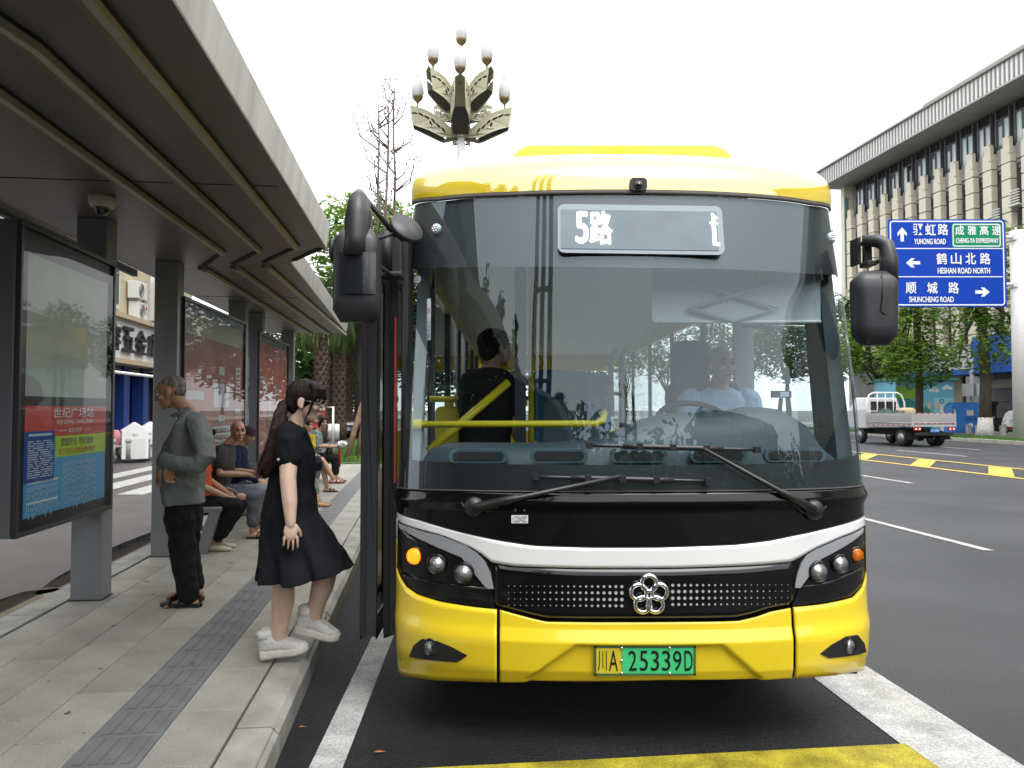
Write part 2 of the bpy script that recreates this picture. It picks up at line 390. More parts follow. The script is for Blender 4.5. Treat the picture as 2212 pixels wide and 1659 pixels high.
lstrip([(-.945, 7.95), (-.86, 15)]); lstrip([(-1.27, 8.05), (-1.17, 15)]); lstrip([(-1.62, 8.15), (-1.51, 15)])
SLOT = mat('slot_dark', (.012, .012, .012), .8)
for (ax, ay), (bx, by) in (((-.29, 7.06), (-.62, 7.66)), ((-.56, 7.12), (-.93, 7.78)), ((-.9, 7.28), (-1.26, 7.93)), ((-1.25, 7.4), (-1.58, 8.05))):
    m_ = MB(); d = V((bx-ax, by-ay)).normalized(); n_ = V((d.y, -d.x))*.022
    m_.extr([(ax+n_.x, ay+n_.y, SZ-.012), (bx+n_.x, by+n_.y, SZ-.012), (bx-n_.x, by-n_.y, SZ-.012), (ax-n_.x, ay-n_.y, SZ-.012)], (0, 0, .02))
    m_.build('soffit_slot', SLOT, SH)
def column(y, w_=.225, d_=.2, x=-1.88):
    m_ = MB(); m_.box((x-w_/2, y, .145), (x+w_/2, y+d_, SZ)); o = m_.build('column', STEELG, SH, bevel=.008)
    b = MB(); b.box((x-w_/2-.006, y-.006, .15), (x+w_/2+.006, y+d_+.006, .158)); b.build('base_seal', RUB, o)
for y in (2.9, 6.12, 7.85, 10.75, 14.7): column(y)
column(11.95, .24, .2, -1.9)
# pierced ornament on the broad column beside the second board
PATT = mat('ornament_white', (.72, .73, .74), .5)
m_ = MB(); x0, y0 = -1.9, 11.938
def bar(a, b, t_=.012): m_.tube([(x0+a[0], y0, a[1]), (x0+b[0], y0, b[1])], t_, 4)
for s_ in (-1, 1):
    P = [(s_*.06*abs(cos(z_*4.2))-.01, z_) for z_ in np.linspace(1.25, 2.45, 22)]
    for a, b in zip(P, P[1:]): bar(a, b, .008)
bar((-.012, .9), (-.012, 1.75)); bar((.05, 1.2), (.05, 1.9), .007)
for z_ in (1.32, 1.52): bar((-.07, z_), (.05, z_), .02)
for i in range(9):
    x = random.choice((.06, .085)); z_ = .55+i*.14; m_.add([(x0+x, y0, z_), (x0+x+.028, y0, z_), (x0+x+.014, y0, z_+.06)], [(0, 1, 2)])
for i in range(4):
    z_ = 1.95+i*.12; m_.box((x0-.075, y0-.004, z_), (x0-.015, y0, z_+.07)); m_.box((x0+.02, y0-.004, z_+.02), (x0+.07, y0, z_+.05))
m_.build('ornament', PATT, SH)

# ------------------------------------------------------------------ light-box boards
FRAME = mat('board_frame', (.17, .18, .2), .35, metal=.4)
def board(y0, y1, label, x=-1.755, xe=None, z0=.83, z1=2.74):
    rz = ROAD if xe is None else ROAD+atan(-(xe-x)/(y1-y0))
    p = M.Rotation(ROAD, 4, 'Z') @ V((x, y0, 0)); p += V((-.655, 0, 0))
    b = thing('display_board', label, 'display board', p, rz, 'display boards on the shelter columns'); L_ = y1-y0
    m_ = MB(); m_.box((-.13, 0, z0), (-.012, L_, z1)); m_.build('case', FRAME, b, bevel=.01)
    m_ = MB(); m_.box((-.012, .02, z0+.02), (-.004, L_-.02, z1-.02)); m_.build('backing', mat('board_black', (.008, .009, .01), .4), b)
    m_ = MB(); m_.quad((.014, .03, z0+.03), (.014, L_-.03, z0+.03), (.014, L_-.03, z1-.03), (.014, .03, z1-.03)); g = m_.build('glass_cover', glass('board_glass', (.92, .95, .94), 1.17), b)
    m_ = MB()
    for q in (((-.012, 0, z0), (.02, L_, z0+.03)), ((-.012, 0, z1-.03), (.02, L_, z1)), ((-.012, 0, z0+.03), (.02, .03, z1-.03)), ((-.012, L_-.03, z0+.03), (.02, L_, z1-.03))): m_.box(*q)
    m_.build('frame', mat('board_edge', (.05, .052, .056), .35, metal=.3), b, bevel=.004)
    return b, L_
def panel(b, y0, y1, z0, z1, m, name, lvl=1, seg=None):
    o = MB(); x = -.004+.0016*lvl; o.box((x-.001, y0, z0), (x, y1, z1)); return o.build(name, m, b)
def btext(b, s_, y, z, h, m, width=None, lvl=4, align='C', bold=0):
    mt = M.Translation((-.004+.0016*lvl, y, z)) @ M.Rotation(pi/2, 4, 'Z'); return text(s_, h, m, b, mt, width, bold, align=align)
ink = lambda n, c: mat('print_'+n, c, .6)
B1, L1 = board(4.8, 6.22, 'tall glass-fronted stop board with blue and red poster, nearest of the boards')
panel(B1, .12, L1-.1, 1.68, 2.56, mat('map_sheet', (.4, .45, .4), .35, var=.1, vs=3), 'map_sheet')
pz0, pz1 = .93, 1.62
p_ = panel(B1, .12, L1-.1, pz0, pz1, ink('sky_blue', (.07, .33, .6)), 'poster')
panel(B1, .12, L1-.1, 1.42, pz1, ink('red', (.55, .07, .06)), 'poster_header', 2)
panel(B1, .52, L1-.1, 1.28, 1.42, ink('lime', (.42, .6, .05)), 'poster_band', 2)
panel(B1, .121, .5, 1.14, 1.46, ink('navy', (.012, .06, .3)), 'notice', 3)
wi, rd, nv = ink('white', (.75, .75, .75)), ink('dark_red', (.5, .08, .05)), ink('ink_navy', (.02, .03, .15))
for s_, y, z, h, m_, w_ in (('世纪广场站', .78, 1.575, .07, wi, .62), ('SHIJI GUANG CHANG ZHAN', .8, 1.51, .035, wi, .55), ('BUS STOP', .8, 1.455, .026, wi, .2), ('爱国守法  明礼诚信', .84, 1.378, .055, nv, .5), ('为了您的人身安全请勿拥挤', .84, 1.315, .045, rd, .56)):
    btext(B1, s_, y, z, h, m_, w_)
m_ = MB()
for a, b in ((.56, .67), (.93, 1.04)): m_.box((.0022, a, 1.453), (.0024, b, 1.457))
for c0, c1, z0, z1 in ((.15, .55, 1.0, 1.12), (.62, 1.15, 1.1, 1.24), (.15, .6, .95, .985), (.62, 1.15, .95, 1.07)):
    y = c0
    while y < c1:
        z = z1
        while z > z0:
            l_ = random.uniform(.015, .04); m_.box((.0022, y, z-l_), (.0024, y+.008, z)); z -= l_+.012
        y += .024
for z in np.arange(1.17, 1.4, .014):
    y = .15
    while y < .47:
        l_ = random.uniform(.03, .16); m_.box((.0032, y, z), (.0034, min(y+l_, .48), z+.006)); y += l_+.03
m_.box((.0032, .16, 1.43), (.0034, .46, 1.445))
m_.build('small_print', ink('pale_blue', (.45, .58, .7)), B1)
for z in (1.135, 1.01): panel(B1, .15, .56, z, z+.012, wi, 'print_rule', 3)
B2, L2 = board(7.98, 10.35, 'second glass-fronted board showing a brown route chart behind the seated men', xe=-1.68)
panel(B2, .1, L2-.1, .95, 2.6, mat('chart_brown', (.26, .075, .05), .5, var=.3, vs=2, sp=.1), 'route_chart')
panel(B2, .1, L2-.1, 2.38, 2.6, ink('pale', (.4, .4, .38)), 'chart_header', 2)
def tag_panel(y, z, w_, h_): panel(B2, y, y+w_, z, z+h_, ink('chart_pale', (.42, .46, .48)), 'chart_label', 3)
for y, z, w_, h_ in ((1.25, 2.0, .22, .1), (1.05, 1.62, .2, .28), (1.3, 1.62, .17, .28), (1.52, 1.62, .17, .28), (1.25, 1.45, .25, .08), (1.0, 1.02, .75, .06), (1.0, 1.1, .75, .06), (1.0, 1.18, .75, .06), (1.0, 1.26, .75, .06), (1.0, 1.34, .75, .06), (.12, 1.05, .6, .42), (.1, 1.7, .6, .09), (1.95, 1.72, .22, .05), (1.95, 1.55, .22, .05), (1.95, 1.38, .24, .05)): tag_panel(y, z, w_, h_)
m_ = MB()
for i in range(4):
    for j in range(3): m_.box((.0026, .17+i*.14, 1.09+j*.12), (.003, .25+i*.14, 1.15+j*.12))
for z in np.arange(1.03, 1.4, .08):
    for i in range(6): m_.box((.0026, 1.04+i*.11, z), (.003, 1.04+i*.11+.07, z+.02))
m_.build('small_print', ink('chart_ink', (.1, .14, .2)), B2)
btext(B2, '爱国', 2.05, 1.98, .3, wi, .22)
B3, L3 = board(11.55, 13.85, 'third glass-fronted board showing a red poster, farthest of the boards', xe=-1.72)
panel(B3, .1, L3-.1, .95, 2.6, mat('poster_red', (.45, .07, .045), .5, var=.35, vs=2.5), 'poster')
for i, (y, h_) in enumerate(((.35, 1.0), (.7, .75), (1.15, .9))): panel(B3, y, y+.22, 1.1, 1.1+h_, mat('poster_figure', (.22, .24, .2), .5, var=.5, vs=6), 'poster_picture', 2)
btext(B3, '歌', 1.5, 1.6, .25, wi, .25)
# dome camera
sc = thing('dome_camera', 'white dome security camera under the canopy above the nearest column', 'security camera', D(221, 425, 5.28))
zc = SZ-sc.location.z
m_ = MB(); m_.lathe([(.0, zc), (.085, zc), (.088, zc-.01), (.086, zc-.05), (.07, zc-.075), (.06, zc-.08)], 24); m_.build('housing', mat('camera_cream', (.62, .6, .5), .4), sc)
m_ = MB(); m_.ball((0, 0, zc-.075), (.056, .056, .058), 20); m_.build('dome_lens', mat('dome_black', (.006, .006, .007), .05, spec=.9), sc)
# benches
def bench(y, l_, label):
    p = M.Rotation(ROAD, 4, 'Z') @ V((-1.36, y, 0))+V((-.655, 0, 0))
    b = thing('bench', label, 'bench', p, ROAD, 'grey metal benches along the shelter')
    for k in (0, 1):
        m_ = MB(); yy = .0 if k == 0 else l_-.09
        m_.extr([(.0, yy, .60), (-.1, yy, .60), (-.26, yy, .15), (-.13, yy, .15)], (0, .09, 0)); m_.build('leg', STEELG, b, bevel=.006)
    m_ = MB(); m_.box((-.42, 0, .56), (0, l_, .615)); m_.build('seat', STEELG, b, bevel=.012)
    return b
bench(7.95, 3.3, 'grey metal bench with slanting legs, nearest, under the brown chart board')
bench(13.0, 3.4, 'grey metal bench under the red poster board, used by the woman in floral shirt')
# ================================================================== BUS
BX = .626; HW = 1.23
YEL = mat('bus_yellow', (.8, .595, .02), .28, coat=.7, var=.05, vs=2.5, det=8, bump=.012, bs=3)
YCAP = mat('bus_yellow_gloss', (.8, .595, .02), .2, coat=1); YCAP.node_tree.nodes['Principled BSDF'].inputs['Coat IOR'].default_value = 2.6
BWHITE = mat('bus_white', (.84, .84, .83), .25, coat=.8)
BGLOSS = mat('bus_black_gloss', (.004, .004, .005), .08, coat=.25, spec=.3, bump=.006, bs=2.5)
GREYT = mat('headlight_trim_grey', (.3, .31, .33), .3, coat=.3)
BSEAL = mat('glass_seal_grey', (.07, .065, .06), .6)
WGLASS = glass('windscreen_glass', (.86, .94, .96), 1.66, 0, (.84, .95, 1))
FRIT = mat('windscreen_frit', (.012, .012, .014), .5)
INTG = mat('bus_interior_grey', (.34, .36, .37), .6)
bus = thing('city_bus', 'yellow and black city bus on route 5 stopped at the kerb, front door open', 'bus')
def yz(z):
    P = ((.2, 3.725), (.30, 3.70), (.36, 3.675), (.5, 3.668), (.56, 3.69), (.66, 3.70), (.95, 3.70), (1.2, 3.70), (1.7, 3.755), (2.2, 3.86), (2.75, 4.0), (3.2, 4.15))
    return float(np.interp(z, [p[0] for p in P], [p[1] for p in P]))
def hw(z): return float(np.interp(z, (0, .3, .5, 1.2, 2.75), (1.214, 1.222, 1.232, 1.23, 1.196)))
def F(xl, z):
    t = min(1, abs(xl)/hw(z)); return yz(z)+.41*(1-(1-t**2.5)**.56)
def SP(xl, z, off=0):
    "point on the front surface, off metres proud of it"
    h = hw(z); xl = max(-h, min(h, xl)); e = .004; a = max(-h+.003, min(h-.003, xl))
    dfx = (F(a+e, z)-F(a-e, z))/(2*e) if abs(a) < h-.006 else math.copysign(9, a)
    dfx = max(-9, min(9, dfx)); n = V((dfx, -1, .0)).normalized()
    return V((BX+xl, F(xl, z), z))+n*off
def fp(dx, dy):
    "(x, z) on the bus front met by the line of sight through (dx, dy)"
    Y = 3.8; x = z = 0
    for i in range(60):
        p = D(dx, dy, Y); x = max(-HW, min(HW, p.x-BX)); z = p.z; Y = .6*Y+.4*F(x, z)
    return x, z
Z5 = lambda L_: [fp(810+.4882*a, 972+.4882*b) for a, b in L_]
def curve(L_, dd=False):
    q = sorted([fp(*p) for p in L_] if dd else Z5(L_)); xs = [p[0] for p in q]; zs = [p[1] for p in q]
    return lambda x: float(np.interp(x, xs, zs))
def xsamp(x0, x1, n):
    a0 = math.asin(max(-1, min(1, x0/HW))); a1 = math.asin(max(-1, min(1, x1/HW)))
    return [HW*sin(a0+(a1-a0)*i/n) for i in range(n+1)]
def patch(name, lo, hi, m, x0=-HW, x1=HW, off=.004, nx=60, nz=6, parent=None, thick=.015):
    mb = MB(); mb.smooth = True; rows = []; xs = xsamp(x0, x1, nx)
    L_ = lo if callable(lo) else (lambda x: lo); H_ = hi if callable(hi) else (lambda x: hi)
    o_ = off if callable(off) else (lambda x, z: off)
    for j in range(nz+1): rows.append([SP(x, L_(x)+(H_(x)-L_(x))*j/nz, o_(x, L_(x)+(H_(x)-L_(x))*j/nz)) for x in xs])
    mb.grid(rows); mb.smooth = False
    if thick:
        edge = rows[0]+[r_[-1] for r_ in rows[1:-1]]+rows[-1][::-1]+[r_[0] for r_ in rows[1:-1]][::-1]
        n = len(edge); inn = [p+V((0, thick, 0)) for p in edge]; mb.add(list(edge)+inn, [(i, (i+1) % n, n+(i+1) % n, n+i) for i in range(n)])
    o = mb.build(name, m, parent or bus)
    if not thick and sum(p.normal.y*p.area for p in o.data.polygons) > 0: o.data.flip_normals()
    return o
def disc(mb, x, z, r_, off, n=12):
    P = [SP(x+r_*cos(2*pi*i/n), z+r_*sin(2*pi*i/n), off) for i in range(n)]; mb.add(P, [tuple(range(n))])
def dpoly(pts, off, subdiv=4):
    "closed outline given in (x, z) on the front, densified"
    out = []
    for i, p in enumerate(pts):
        q = pts[(i+1) % len(pts)]
        for k in range(subdiv): out.append((p[0]+(q[0]-p[0])*k/subdiv, p[1]+(q[1]-p[1])*k/subdiv))
    return [SP(x, z, off) for x, z in out]
def decal(name, pts, m, off, parent=None, thick=.012):
    P = dpoly(pts, off); n = len(P); mb = MB(); cx = sum(p[0] for p in pts)/len(pts); cz = sum(p[1] for p in pts)/len(pts); out = []
    for i, p in enumerate(pts):
        q = pts[(i+1) % len(pts)]
        for k in range(4): out.append((p[0]+(q[0]-p[0])*k/4, p[1]+(q[1]-p[1])*k/4))
    R_ = [[SP(cx+(x-cx)*f_, cz+(z-cz)*f_, off) for x, z in out] for f_ in (1, .83, .66, .5, .33, .16, .02)]
    mb.grid([r_+[r_[0]] for r_ in R_]); mb.add(P+[p+V((0, thick, 0)) for p in P], [(i, (i+1) % n, n+(i+1) % n, n+i) for i in range(n)])
    return mb.build(name, m, parent or bus)
st_top = curve([(97, 275), (200, 312), (300, 343), (400, 370), (550, 402), (700, 425), (950, 433), (1250, 433), (1600, 420), (1750, 402), (1850, 380), (2000, 347), (2150, 300)])
st_bot = curve([(97, 300), (130, 325), (300, 375), (420, 425), (480, 462), (520, 497), (600, 512), (900, 521), (1300, 521), (1700, 506), (1850, 492), (1895, 460), (1950, 430), (2050, 385), (2150, 340)])
yl_top = curve([(97, 500), (115, 550), (150, 605), (200, 638), (300, 668), (450, 692), (555, 702), (600, 715), (680, 737), (760, 756), (1200, 758), (1600, 753), (1680, 734), (1740, 712), (1840, 692), (1950, 681), (2100, 650), (2140, 610), (2165, 540)])
yl_bot = curve([(97, 970), (120, 988), (200, 1004), (400, 1014), (700, 1018), (1300, 1015), (1800, 1003), (2000, 990), (2100, 976), (2165, 955)])
ws_bot = curve([(860, 1050), (1000, 1058), (1360, 1060), (1700, 1056), (1858, 1048)], True)
ws_top = curve([(885, 440), (950, 429), (1100, 419), (1378, 414), (1600, 421), (1750, 438), (1815, 452)], True)
patch('front_shell', .31, lambda x: ws_bot(x)-.004, BGLOSS, off=0, nz=16, thick=.03)
patch('front_panel', lambda x: st_top(x)+.002, lambda x: ws_bot(x)-.008, BGLOSS, off=lambda x, z: .006+.02*max(0, 1-abs(z-(ws_bot(x)-.055))/.045), nz=24, x0=-1.226, x1=1.226)
patch('white_stripe', st_bot, st_top, BWHITE, off=.008, nz=6)
# bumper: two corners and a centre with the number plate recess
rec = Z5([(672, 1003), (850, 872), (890, 857), (1530, 852), (1590, 887), (1700, 990)])
rx0, rx1, tx0, tx1 = rec[0][0], rec[5][0], rec[2][0], rec[3][0]; rzt = rec[2][1]; rzb = rec[0][1]
def inside(x, z):
    k = max(0, min(1, (z-rzb)/(rzt-rzb))); a = rx0+(tx0-rx0)*k; b = rx1+(tx1-rx1)*k
    d = min(x-a, b-x, (rzt-z)*1.2); return max(0, min(1, d/.018+.3))
sl_, sr_ = Z5([(556, 850)])[0][0], Z5([(1834, 800)])[0][0]
patch('bumper_corner', yl_bot, yl_top, YEL, x1=sl_-.012, off=(lambda x, z: .030-.024*min(1, max(0, (abs(x)-.95)/.3))**1.5), nz=14)
patch('bumper_corner', yl_bot, yl_top, YEL, x0=sr_+.012, off=(lambda x, z: .030-.024*min(1, max(0, (abs(x)-.95)/.3))**1.5), nz=14)
patch('bumper', yl_bot, yl_top, YEL, x0=sl_+.003, x1=sr_-.003, off=lambda x, z: .030-.022*inside(x, z), nz=44, nx=110)
for s_, m_, a, b in ((-1, YEL, 500, 430), (1, YEL, 540, 430)):
    pass
for x0, x1 in ((-HW, -1.218), (1.218, HW)):
    patch('corner_trim', yl_top, lambda x: st_bot(x)-.1, YEL, x0=x0, x1=x1, off=.010, nx=6)
    patch('corner_trim', lambda x: st_bot(x)-.098, st_bot, BWHITE, x0=x0, x1=x1, off=.010, nx=6)
# grille panel with its dots and the flower badge
gr = patch('grille_panel', lambda x: yl_top(x)+.004, lambda x: st_bot(x)-.006, BGLOSS, x0=Z5([(535, 600)])[0][0], x1=Z5([(1842, 600)])[0][0], off=.010, nz=6)
mb = MB()
for side in (-1, 1):
    for j, yy in enumerate((602, 630, 659, 687)):
        for i in range(20):
            zx = (1091-i*26.2) if side < 0 else (1315+i*26.6); yq = yy-(6 if side > 0 else 0)-abs(i)*.12
            x, z = Z5([(zx, yq)])[0]; r_ = max(.0022, .0086-.00036*i-(.0012 if j in (0, 3) else 0)); disc(mb, x, z, r_, .0125)
tag(mb.build('dot_pattern', mat('grille_dot_grey', (.42, .42, .43), .45), gr), kind='stuff')
em = MB()
def torus(mb, c, R_, r_, nrm, n=24, k=8):
    q = nrm.to_track_quat('Z', 'Y'); vs = []; fs = []
    for i in range(n):
        for j in range(k):
            a, b = 2*pi*i/n, 2*pi*j/k; vs.append(c+q @ V(((R_+r_*cos(b))*cos(a), (R_+r_*cos(b))*sin(a), r_*sin(b)*1.2)))
    for i in range(n):
        for j in range(k): fs.append((i*k+j, ((i+1) % n)*k+j, ((i+1) % n)*k+(j+1) % k, i*k+(j+1) % k))
    s0 = mb.smooth; mb.smooth = True; mb.add(vs, fs); mb.smooth = s0
for zx, zy in ((1208, 583), (1253, 620), (1162, 622), (1180, 676), (1235, 676)):
    x, z = Z5([(zx, zy)])[0]; torus(em, SP(x, z, .03), .036, .0115, V((0, -1, 0)))
x, z = Z5([(1208, 636)])[0]
em.build('badge', CHROME, gr)
# headlamp clusters
POD = mat('headlamp_housing', (.006, .006, .007), .12, coat=.3, spec=.35)
LENS = glass('lamp_lens', (.95, .95, .95), 1.5); REFL = mat('lamp_reflector', (.9, .9, .92), .2, metal=.75, bump=.25, bs=160)
AMB = mat('amber_lamp', (.7, .2, .01), .2, coat=.5); AMBL = mat('amber_lamp_lit', (.8, .2, .01), .2, emit=(1, .2, .01), es=.9)
def lampat(zx, zy, r_, parent, kind='head', off=.02, name='headlight'):
    x, z = Z5([(zx, zy)])[0]; c = SP(x, z, off); d = V((.16*(1 if x > 0 else -1)*min(1, abs(x)), -1, 0)).normalized(); q = M.Translation(c) @ d.to_track_quat('Z', 'Y').to_matrix().to_4x4()
    mb = MB(); mb.lathe([(r_*1.22, -.03), (r_*1.24, .004), (r_*1.12, .012), (r_*1.02, .006), (r_*.98, -.02)], 24, q, False); o = mb.build(name, POD, parent)
    if kind == 'amber':
        mb = MB(); mb.lathe([(r_, -.02), (r_, .002), (r_*.8, .012), (0.001, .017)], 20, q, False)
        for i in range(-3, 4): mb.cbox((i*r_*.24, 0, .014), (r_*.05, r_*1.5*sqrt(max(.05, 1-(i*.24)**2)), .006), q)
        mb.build('lens', AMBL if x < 0 else AMB, o)
    else:
        mb = MB(); mb.lathe([(r_*.99, .006), (r_*.86, -.002), (r_*.72, -.016), (r_*.5, -.028), (r_*.2, -.032)], 28, q, True); mb.build('reflector', REFL, o)
        mb = MB(); mb.lathe([(r_*.52, -.024), (r_*.52, -.004), (r_*.46, .002), (r_*.44, -.004)], 20, q, False); mb.build('lens_ring', POD, o)
        lit = r_ > .0335 and abs(zx-1150) < 830
        mb = MB(); mb.ball((0, 0, 0), (r_*(.28 if lit else .42),)*2+(r_*.25,), 16, None); mb.v = [tuple(q @ (V(v)+V((0, 0, -.008)))) for v in mb.v]; mb.build('bulb', mat('lamp_lit', (.8, .8, .82), .1, emit=(1, .98, .95), es=1.0) if lit else mat('projector_lens', (.16, .17, .19), .03, spec=1, coat=1), o)
        mb = MB(); mb.lathe([(r_, 0), (r_*.8, .010), (r_*.4, .015), (.001, .016)], 24, q, False); mb.build('lens', LENS, o)
    return o
SCL = .4882*.46293/769*3.85
for side, tr_o, tr_i, lamps, ridge in (
    (-1, [(112, 322), (300, 380), (400, 420), (455, 455), (490, 492), (515, 545), (528, 612)], [(497, 612), (480, 562), (455, 512), (430, 483), (395, 457), (300, 412), (118, 345)], ((182, 468, 36, 'amber'), (284, 502, 37, 'head'), (400, 541, 39, 'head')), [(128, 545), (200, 570), (300, 592), (500, 612)]),
    (1, [(2152, 345), (2050, 392), (1950, 437), (1905, 465), (1880, 500), (1862, 550), (1852, 608)], [(1876, 608), (1892, 560), (1910, 515), (1940, 485), (1985, 452), (2050, 420), (2150, 365)], ((2122, 462, 31, 'amber'), (2044, 500, 35, 'head'), (1950, 535, 38, 'head')), [(2150, 515), (2100, 545), (2000, 585), (1880, 607)])):
    pod = decal('headlight_cluster', Z5(([(118, 350), (300, 415), (430, 486), (480, 565), (500, 615), (540, 695), (400, 680), (250, 652), (150, 598), (125, 545)] if side < 0 else [(2148, 370), (2050, 424), (1942, 488), (1892, 562), (1874, 612), (1845, 690), (1950, 676), (2100, 645), (2146, 600), (2152, 500)])), POD, .006)
    decal('trim', Z5(tr_o+tr_i), GREYT, .012, pod)
    mb = MB(); mb.tube([SP(*p, .012) for p in Z5(ridge)], .007, 6); mb.build('ridge', POD, pod)
    for zx, zy, r_, k in lamps: lampat(zx, zy, r_*SCL, pod, k, .022 if abs(zx-1150) < 900 else .012, 'indicator' if k == 'amber' else 'headlight')
for pts, c in (([(172, 908), (190, 860), (225, 830), (290, 838), (345, 860), (420, 900), (375, 930)], (262, 865)), ([(1950, 892), (2000, 852), (2060, 818), (2110, 812), (2138, 850), (2145, 888), (1985, 912)], (2070, 857))):
    f_ = decal('fog_light', Z5(pts), mat('fog_recess', (.012, .012, .012), .4), .0345); lampat(c[0], c[1], 31*SCL, f_, 'head', .03, 'lamp')
# number plate
pl = Z5([(970, 985), (1410, 985), (1410, 862), (970, 862), (1088, 985), (1088, 862)])
px0, px1, pz0, pz1, pxm = pl[0][0]+BX, pl[1][0]+BX, pl[0][1], pl[3][1], pl[4][0]+BX; py = F(0, .39)-.024
mb = MB(); mb.box((pxm, py, pz0), (px1, py+.008, pz1)); plate = mb.build('number_plate', mat('plate_green', (.06, .56, .2), .35), bus, bevel=.003)
mb = MB(); mb.box((px0, py, pz0), (pxm-.0005, py+.008, pz1)); mb.build('plate_end', mat('plate_yellow', (.62, .5, .03), .35), plate)
mb = MB()
for a in ((px0, pz0, px1, pz0+.004), (px0, pz1-.004, px1, pz1), (px0, pz0, px0+.004, pz1), (px1-.004, pz0, px1, pz1)): mb.box((a[0]-.003, py-.002, a[1]-.003), (a[2]+.003, py-.0005, a[3]+.003))
mb.build('plate_rim', mat('plate_rim_mat', (.05, .12, .05), .4), plate)
PK = mat('plate_ink', (.006, .008, .008), .4)
pzc = (pz0+pz1)/2
text('川', .093, PK, plate, M.Translation((px0+.035, py-.001, pzc)), .042, .0, 'characters'); text('A', .093, PK, plate, M.Translation((px0+.087, py-.001, pzc)), .042, 0, 'characters')
w_ = (px1-pxm-.03)/6
for i, ch in enumerate('25339D'): text(ch, .093, PK, plate, M.Translation((pxm+.025+w_*(i+.5), py-.001, pzc)), w_*.74, 0, 'characters')
mb = MB()
for x, z in ((pxm+.0, pz0+.008), (pxm, pz1-.008), (pxm+.225, pz0+.008), (pxm+.225, pz1-.008), (pxm, pzc)): mb.ball((x, py-.003, z), (.007, .005, .007), 10)
mb.build('plate_bolt', CHROME, plate)
# ---- windscreen: black print behind the glass, glass in front
WT = lambda x: ws_top(x)-.016
fr_top = curve([(870, 584), (950, 578), (1100, 576), (1378, 578), (1600, 582), (1750, 592), (1838, 600)], True)
fr_bot = curve([(862, 985), (900, 995), (1100, 1003), (1360, 1005), (1600, 1003), (1750, 998), (1830, 990), (1860, 975)], True)
patch('frit_top', fr_top, WT, FRIT, off=-.006, nz=10, thick=0)
patch('frit_bottom', ws_bot, fr_bot, FRIT, off=-.006, nz=4, thick=0)
for s_, X0 in ((-1, 1.212), (1, 1.212)):
    patch('frit_side', fr_bot, fr_top, FRIT, x0=s_*HW if s_ < 0 else X0, x1=-X0 if s_ < 0 else HW, off=-.006, nx=6, thick=0)
patch('windscreen', ws_bot, WT, WGLASS, off=.004, nz=24, nx=80, thick=0)
random.seed(77); mb = MB()
for i in range(480):
    x = random.uniform(-1.1, 1.1); z = random.uniform(1.35, 2.66); r_ = random.choice((.0012, .0018, .0026)); disc(mb, x, z, r_, .0062, 6)
tag(mb.build('raindrop', mat('rain_spots', (.1, .105, .11), .15), bus), kind='stuff')
patch('glass_seal', WT, lambda x: ws_top(x)+.012, BSEAL, off=.012, nz=2)
patch('glass_seal', lambda x: ws_bot(x)-.006, ws_bot, BSEAL, off=.008, nz=1)
# destination display
dx0, dz1 = fp(1203, 447); dx1, dz0 = fp(1562, 552)
mb = MB(); mb.smooth = False
yd = F((dx0+dx1)/2, (dz0+dz1)/2)-.004; slope = (yz(dz1)-yz(dz0))/(dz1-dz0); tilt = M.Translation((BX+(dx0+dx1)/2, yd-.012, (dz0+dz1)/2)) @ M.Rotation(-atan(slope), 4, 'X') @ M.Rotation(R(.9), 4, 'Y')
W2, H2 = (dx1-dx0)/2, (dz1-dz0)/2/cos(atan(slope))
mb.rbox((-W2, -.004, -H2), (W2, .01, H2), .035, 4, 1); mb.v = [tuple(tilt @ V(v)) for v in mb.v]
led = mb.build('route_display', mat('display_panel', (.27, .33, .36), .35, spec=.4), bus)
m_ = mat('display_led_matrix', (.14, .185, .21), .5, var=.12, vs=5)
mb = MB(); mb.box((-W2*.96, -.007, -H2*.84), (W2*.93, -.004, H2*.76)); mb.v = [tuple(tilt @ V(v)) for v in mb.v]; mb.build('led_matrix', m_, led)
LEDW = mat('led_lit', (.9, .85, .85), .4, emit=(1, .93, .92), es=1.1)
k_ = 2*W2/359.
for ch, x, w_, h_ in (('5', 1255-1382, 25, 74), ('路', 1296-1382, 46, 78)):
    text(ch, h_*k_, LEDW, led, tilt @ M.Translation((x*k_, -.008, .002)), w_*k_, .02, 'lit_character')
mb = MB()
for x0, x1, z0, z1 in ((-4, 4, -37, 36), (-8, -4, 14, 19), (4, 8, 26, 32), (4, 9, 13, 17), (-4, 1, 36, 40), (2, 10, -38, -31)): mb.box(((x0+159)*k_, -.009, z0*k_), ((x1+159)*k_, -.008, z1*k_))
mb.v = [tuple(tilt @ V(v)) for v in mb.v]; mb.build('lit_character', LEDW, led)
# ---- roof cap, roof, body
mb = MB(); mb.smooth = True; rows = []; xs = xsamp(-HW, HW, 60)
for j in range(19):
    v_ = j/18; dz = .36*sin(v_*pi/2)**.9; dy = .9*(1-cos(v_*pi/2))**1.1; k = 1-.16*v_**2.2; r_ = []
    for x in xs:
        z = ws_top(x*hw(2.74)/HW)+.008; p = SP(x*hw(2.74)/HW, z, .014); zt = 2.74
        r_.append(V((BX+(p.x-BX)*k, p.y+dy-(p.y-4)*.3*v_, p.z+dz-(.05*(abs(x)/HW)**3*v_))))
    rows.append(r_)
mb.grid(rows); mb.build('roof_cap', YCAP, bus)
rl = rows[-1]
mb = MB(); mb.smooth = True
mb.grid([rl, [V((p.x, 14.2, 3.08-.07*((p.x-BX)/1.1)**2)) for p in rl]]); mb.build('roof', BWHITE, bus)
mb = MB(); mb.rbox((-.02, 4.95, 3.0), (1.45, 8.2, 3.315), .16, 5, 1); mb.v = [tuple(v) for v in mb.v]
mb.build('roof_pod', YEL, bus, bevel=.03)
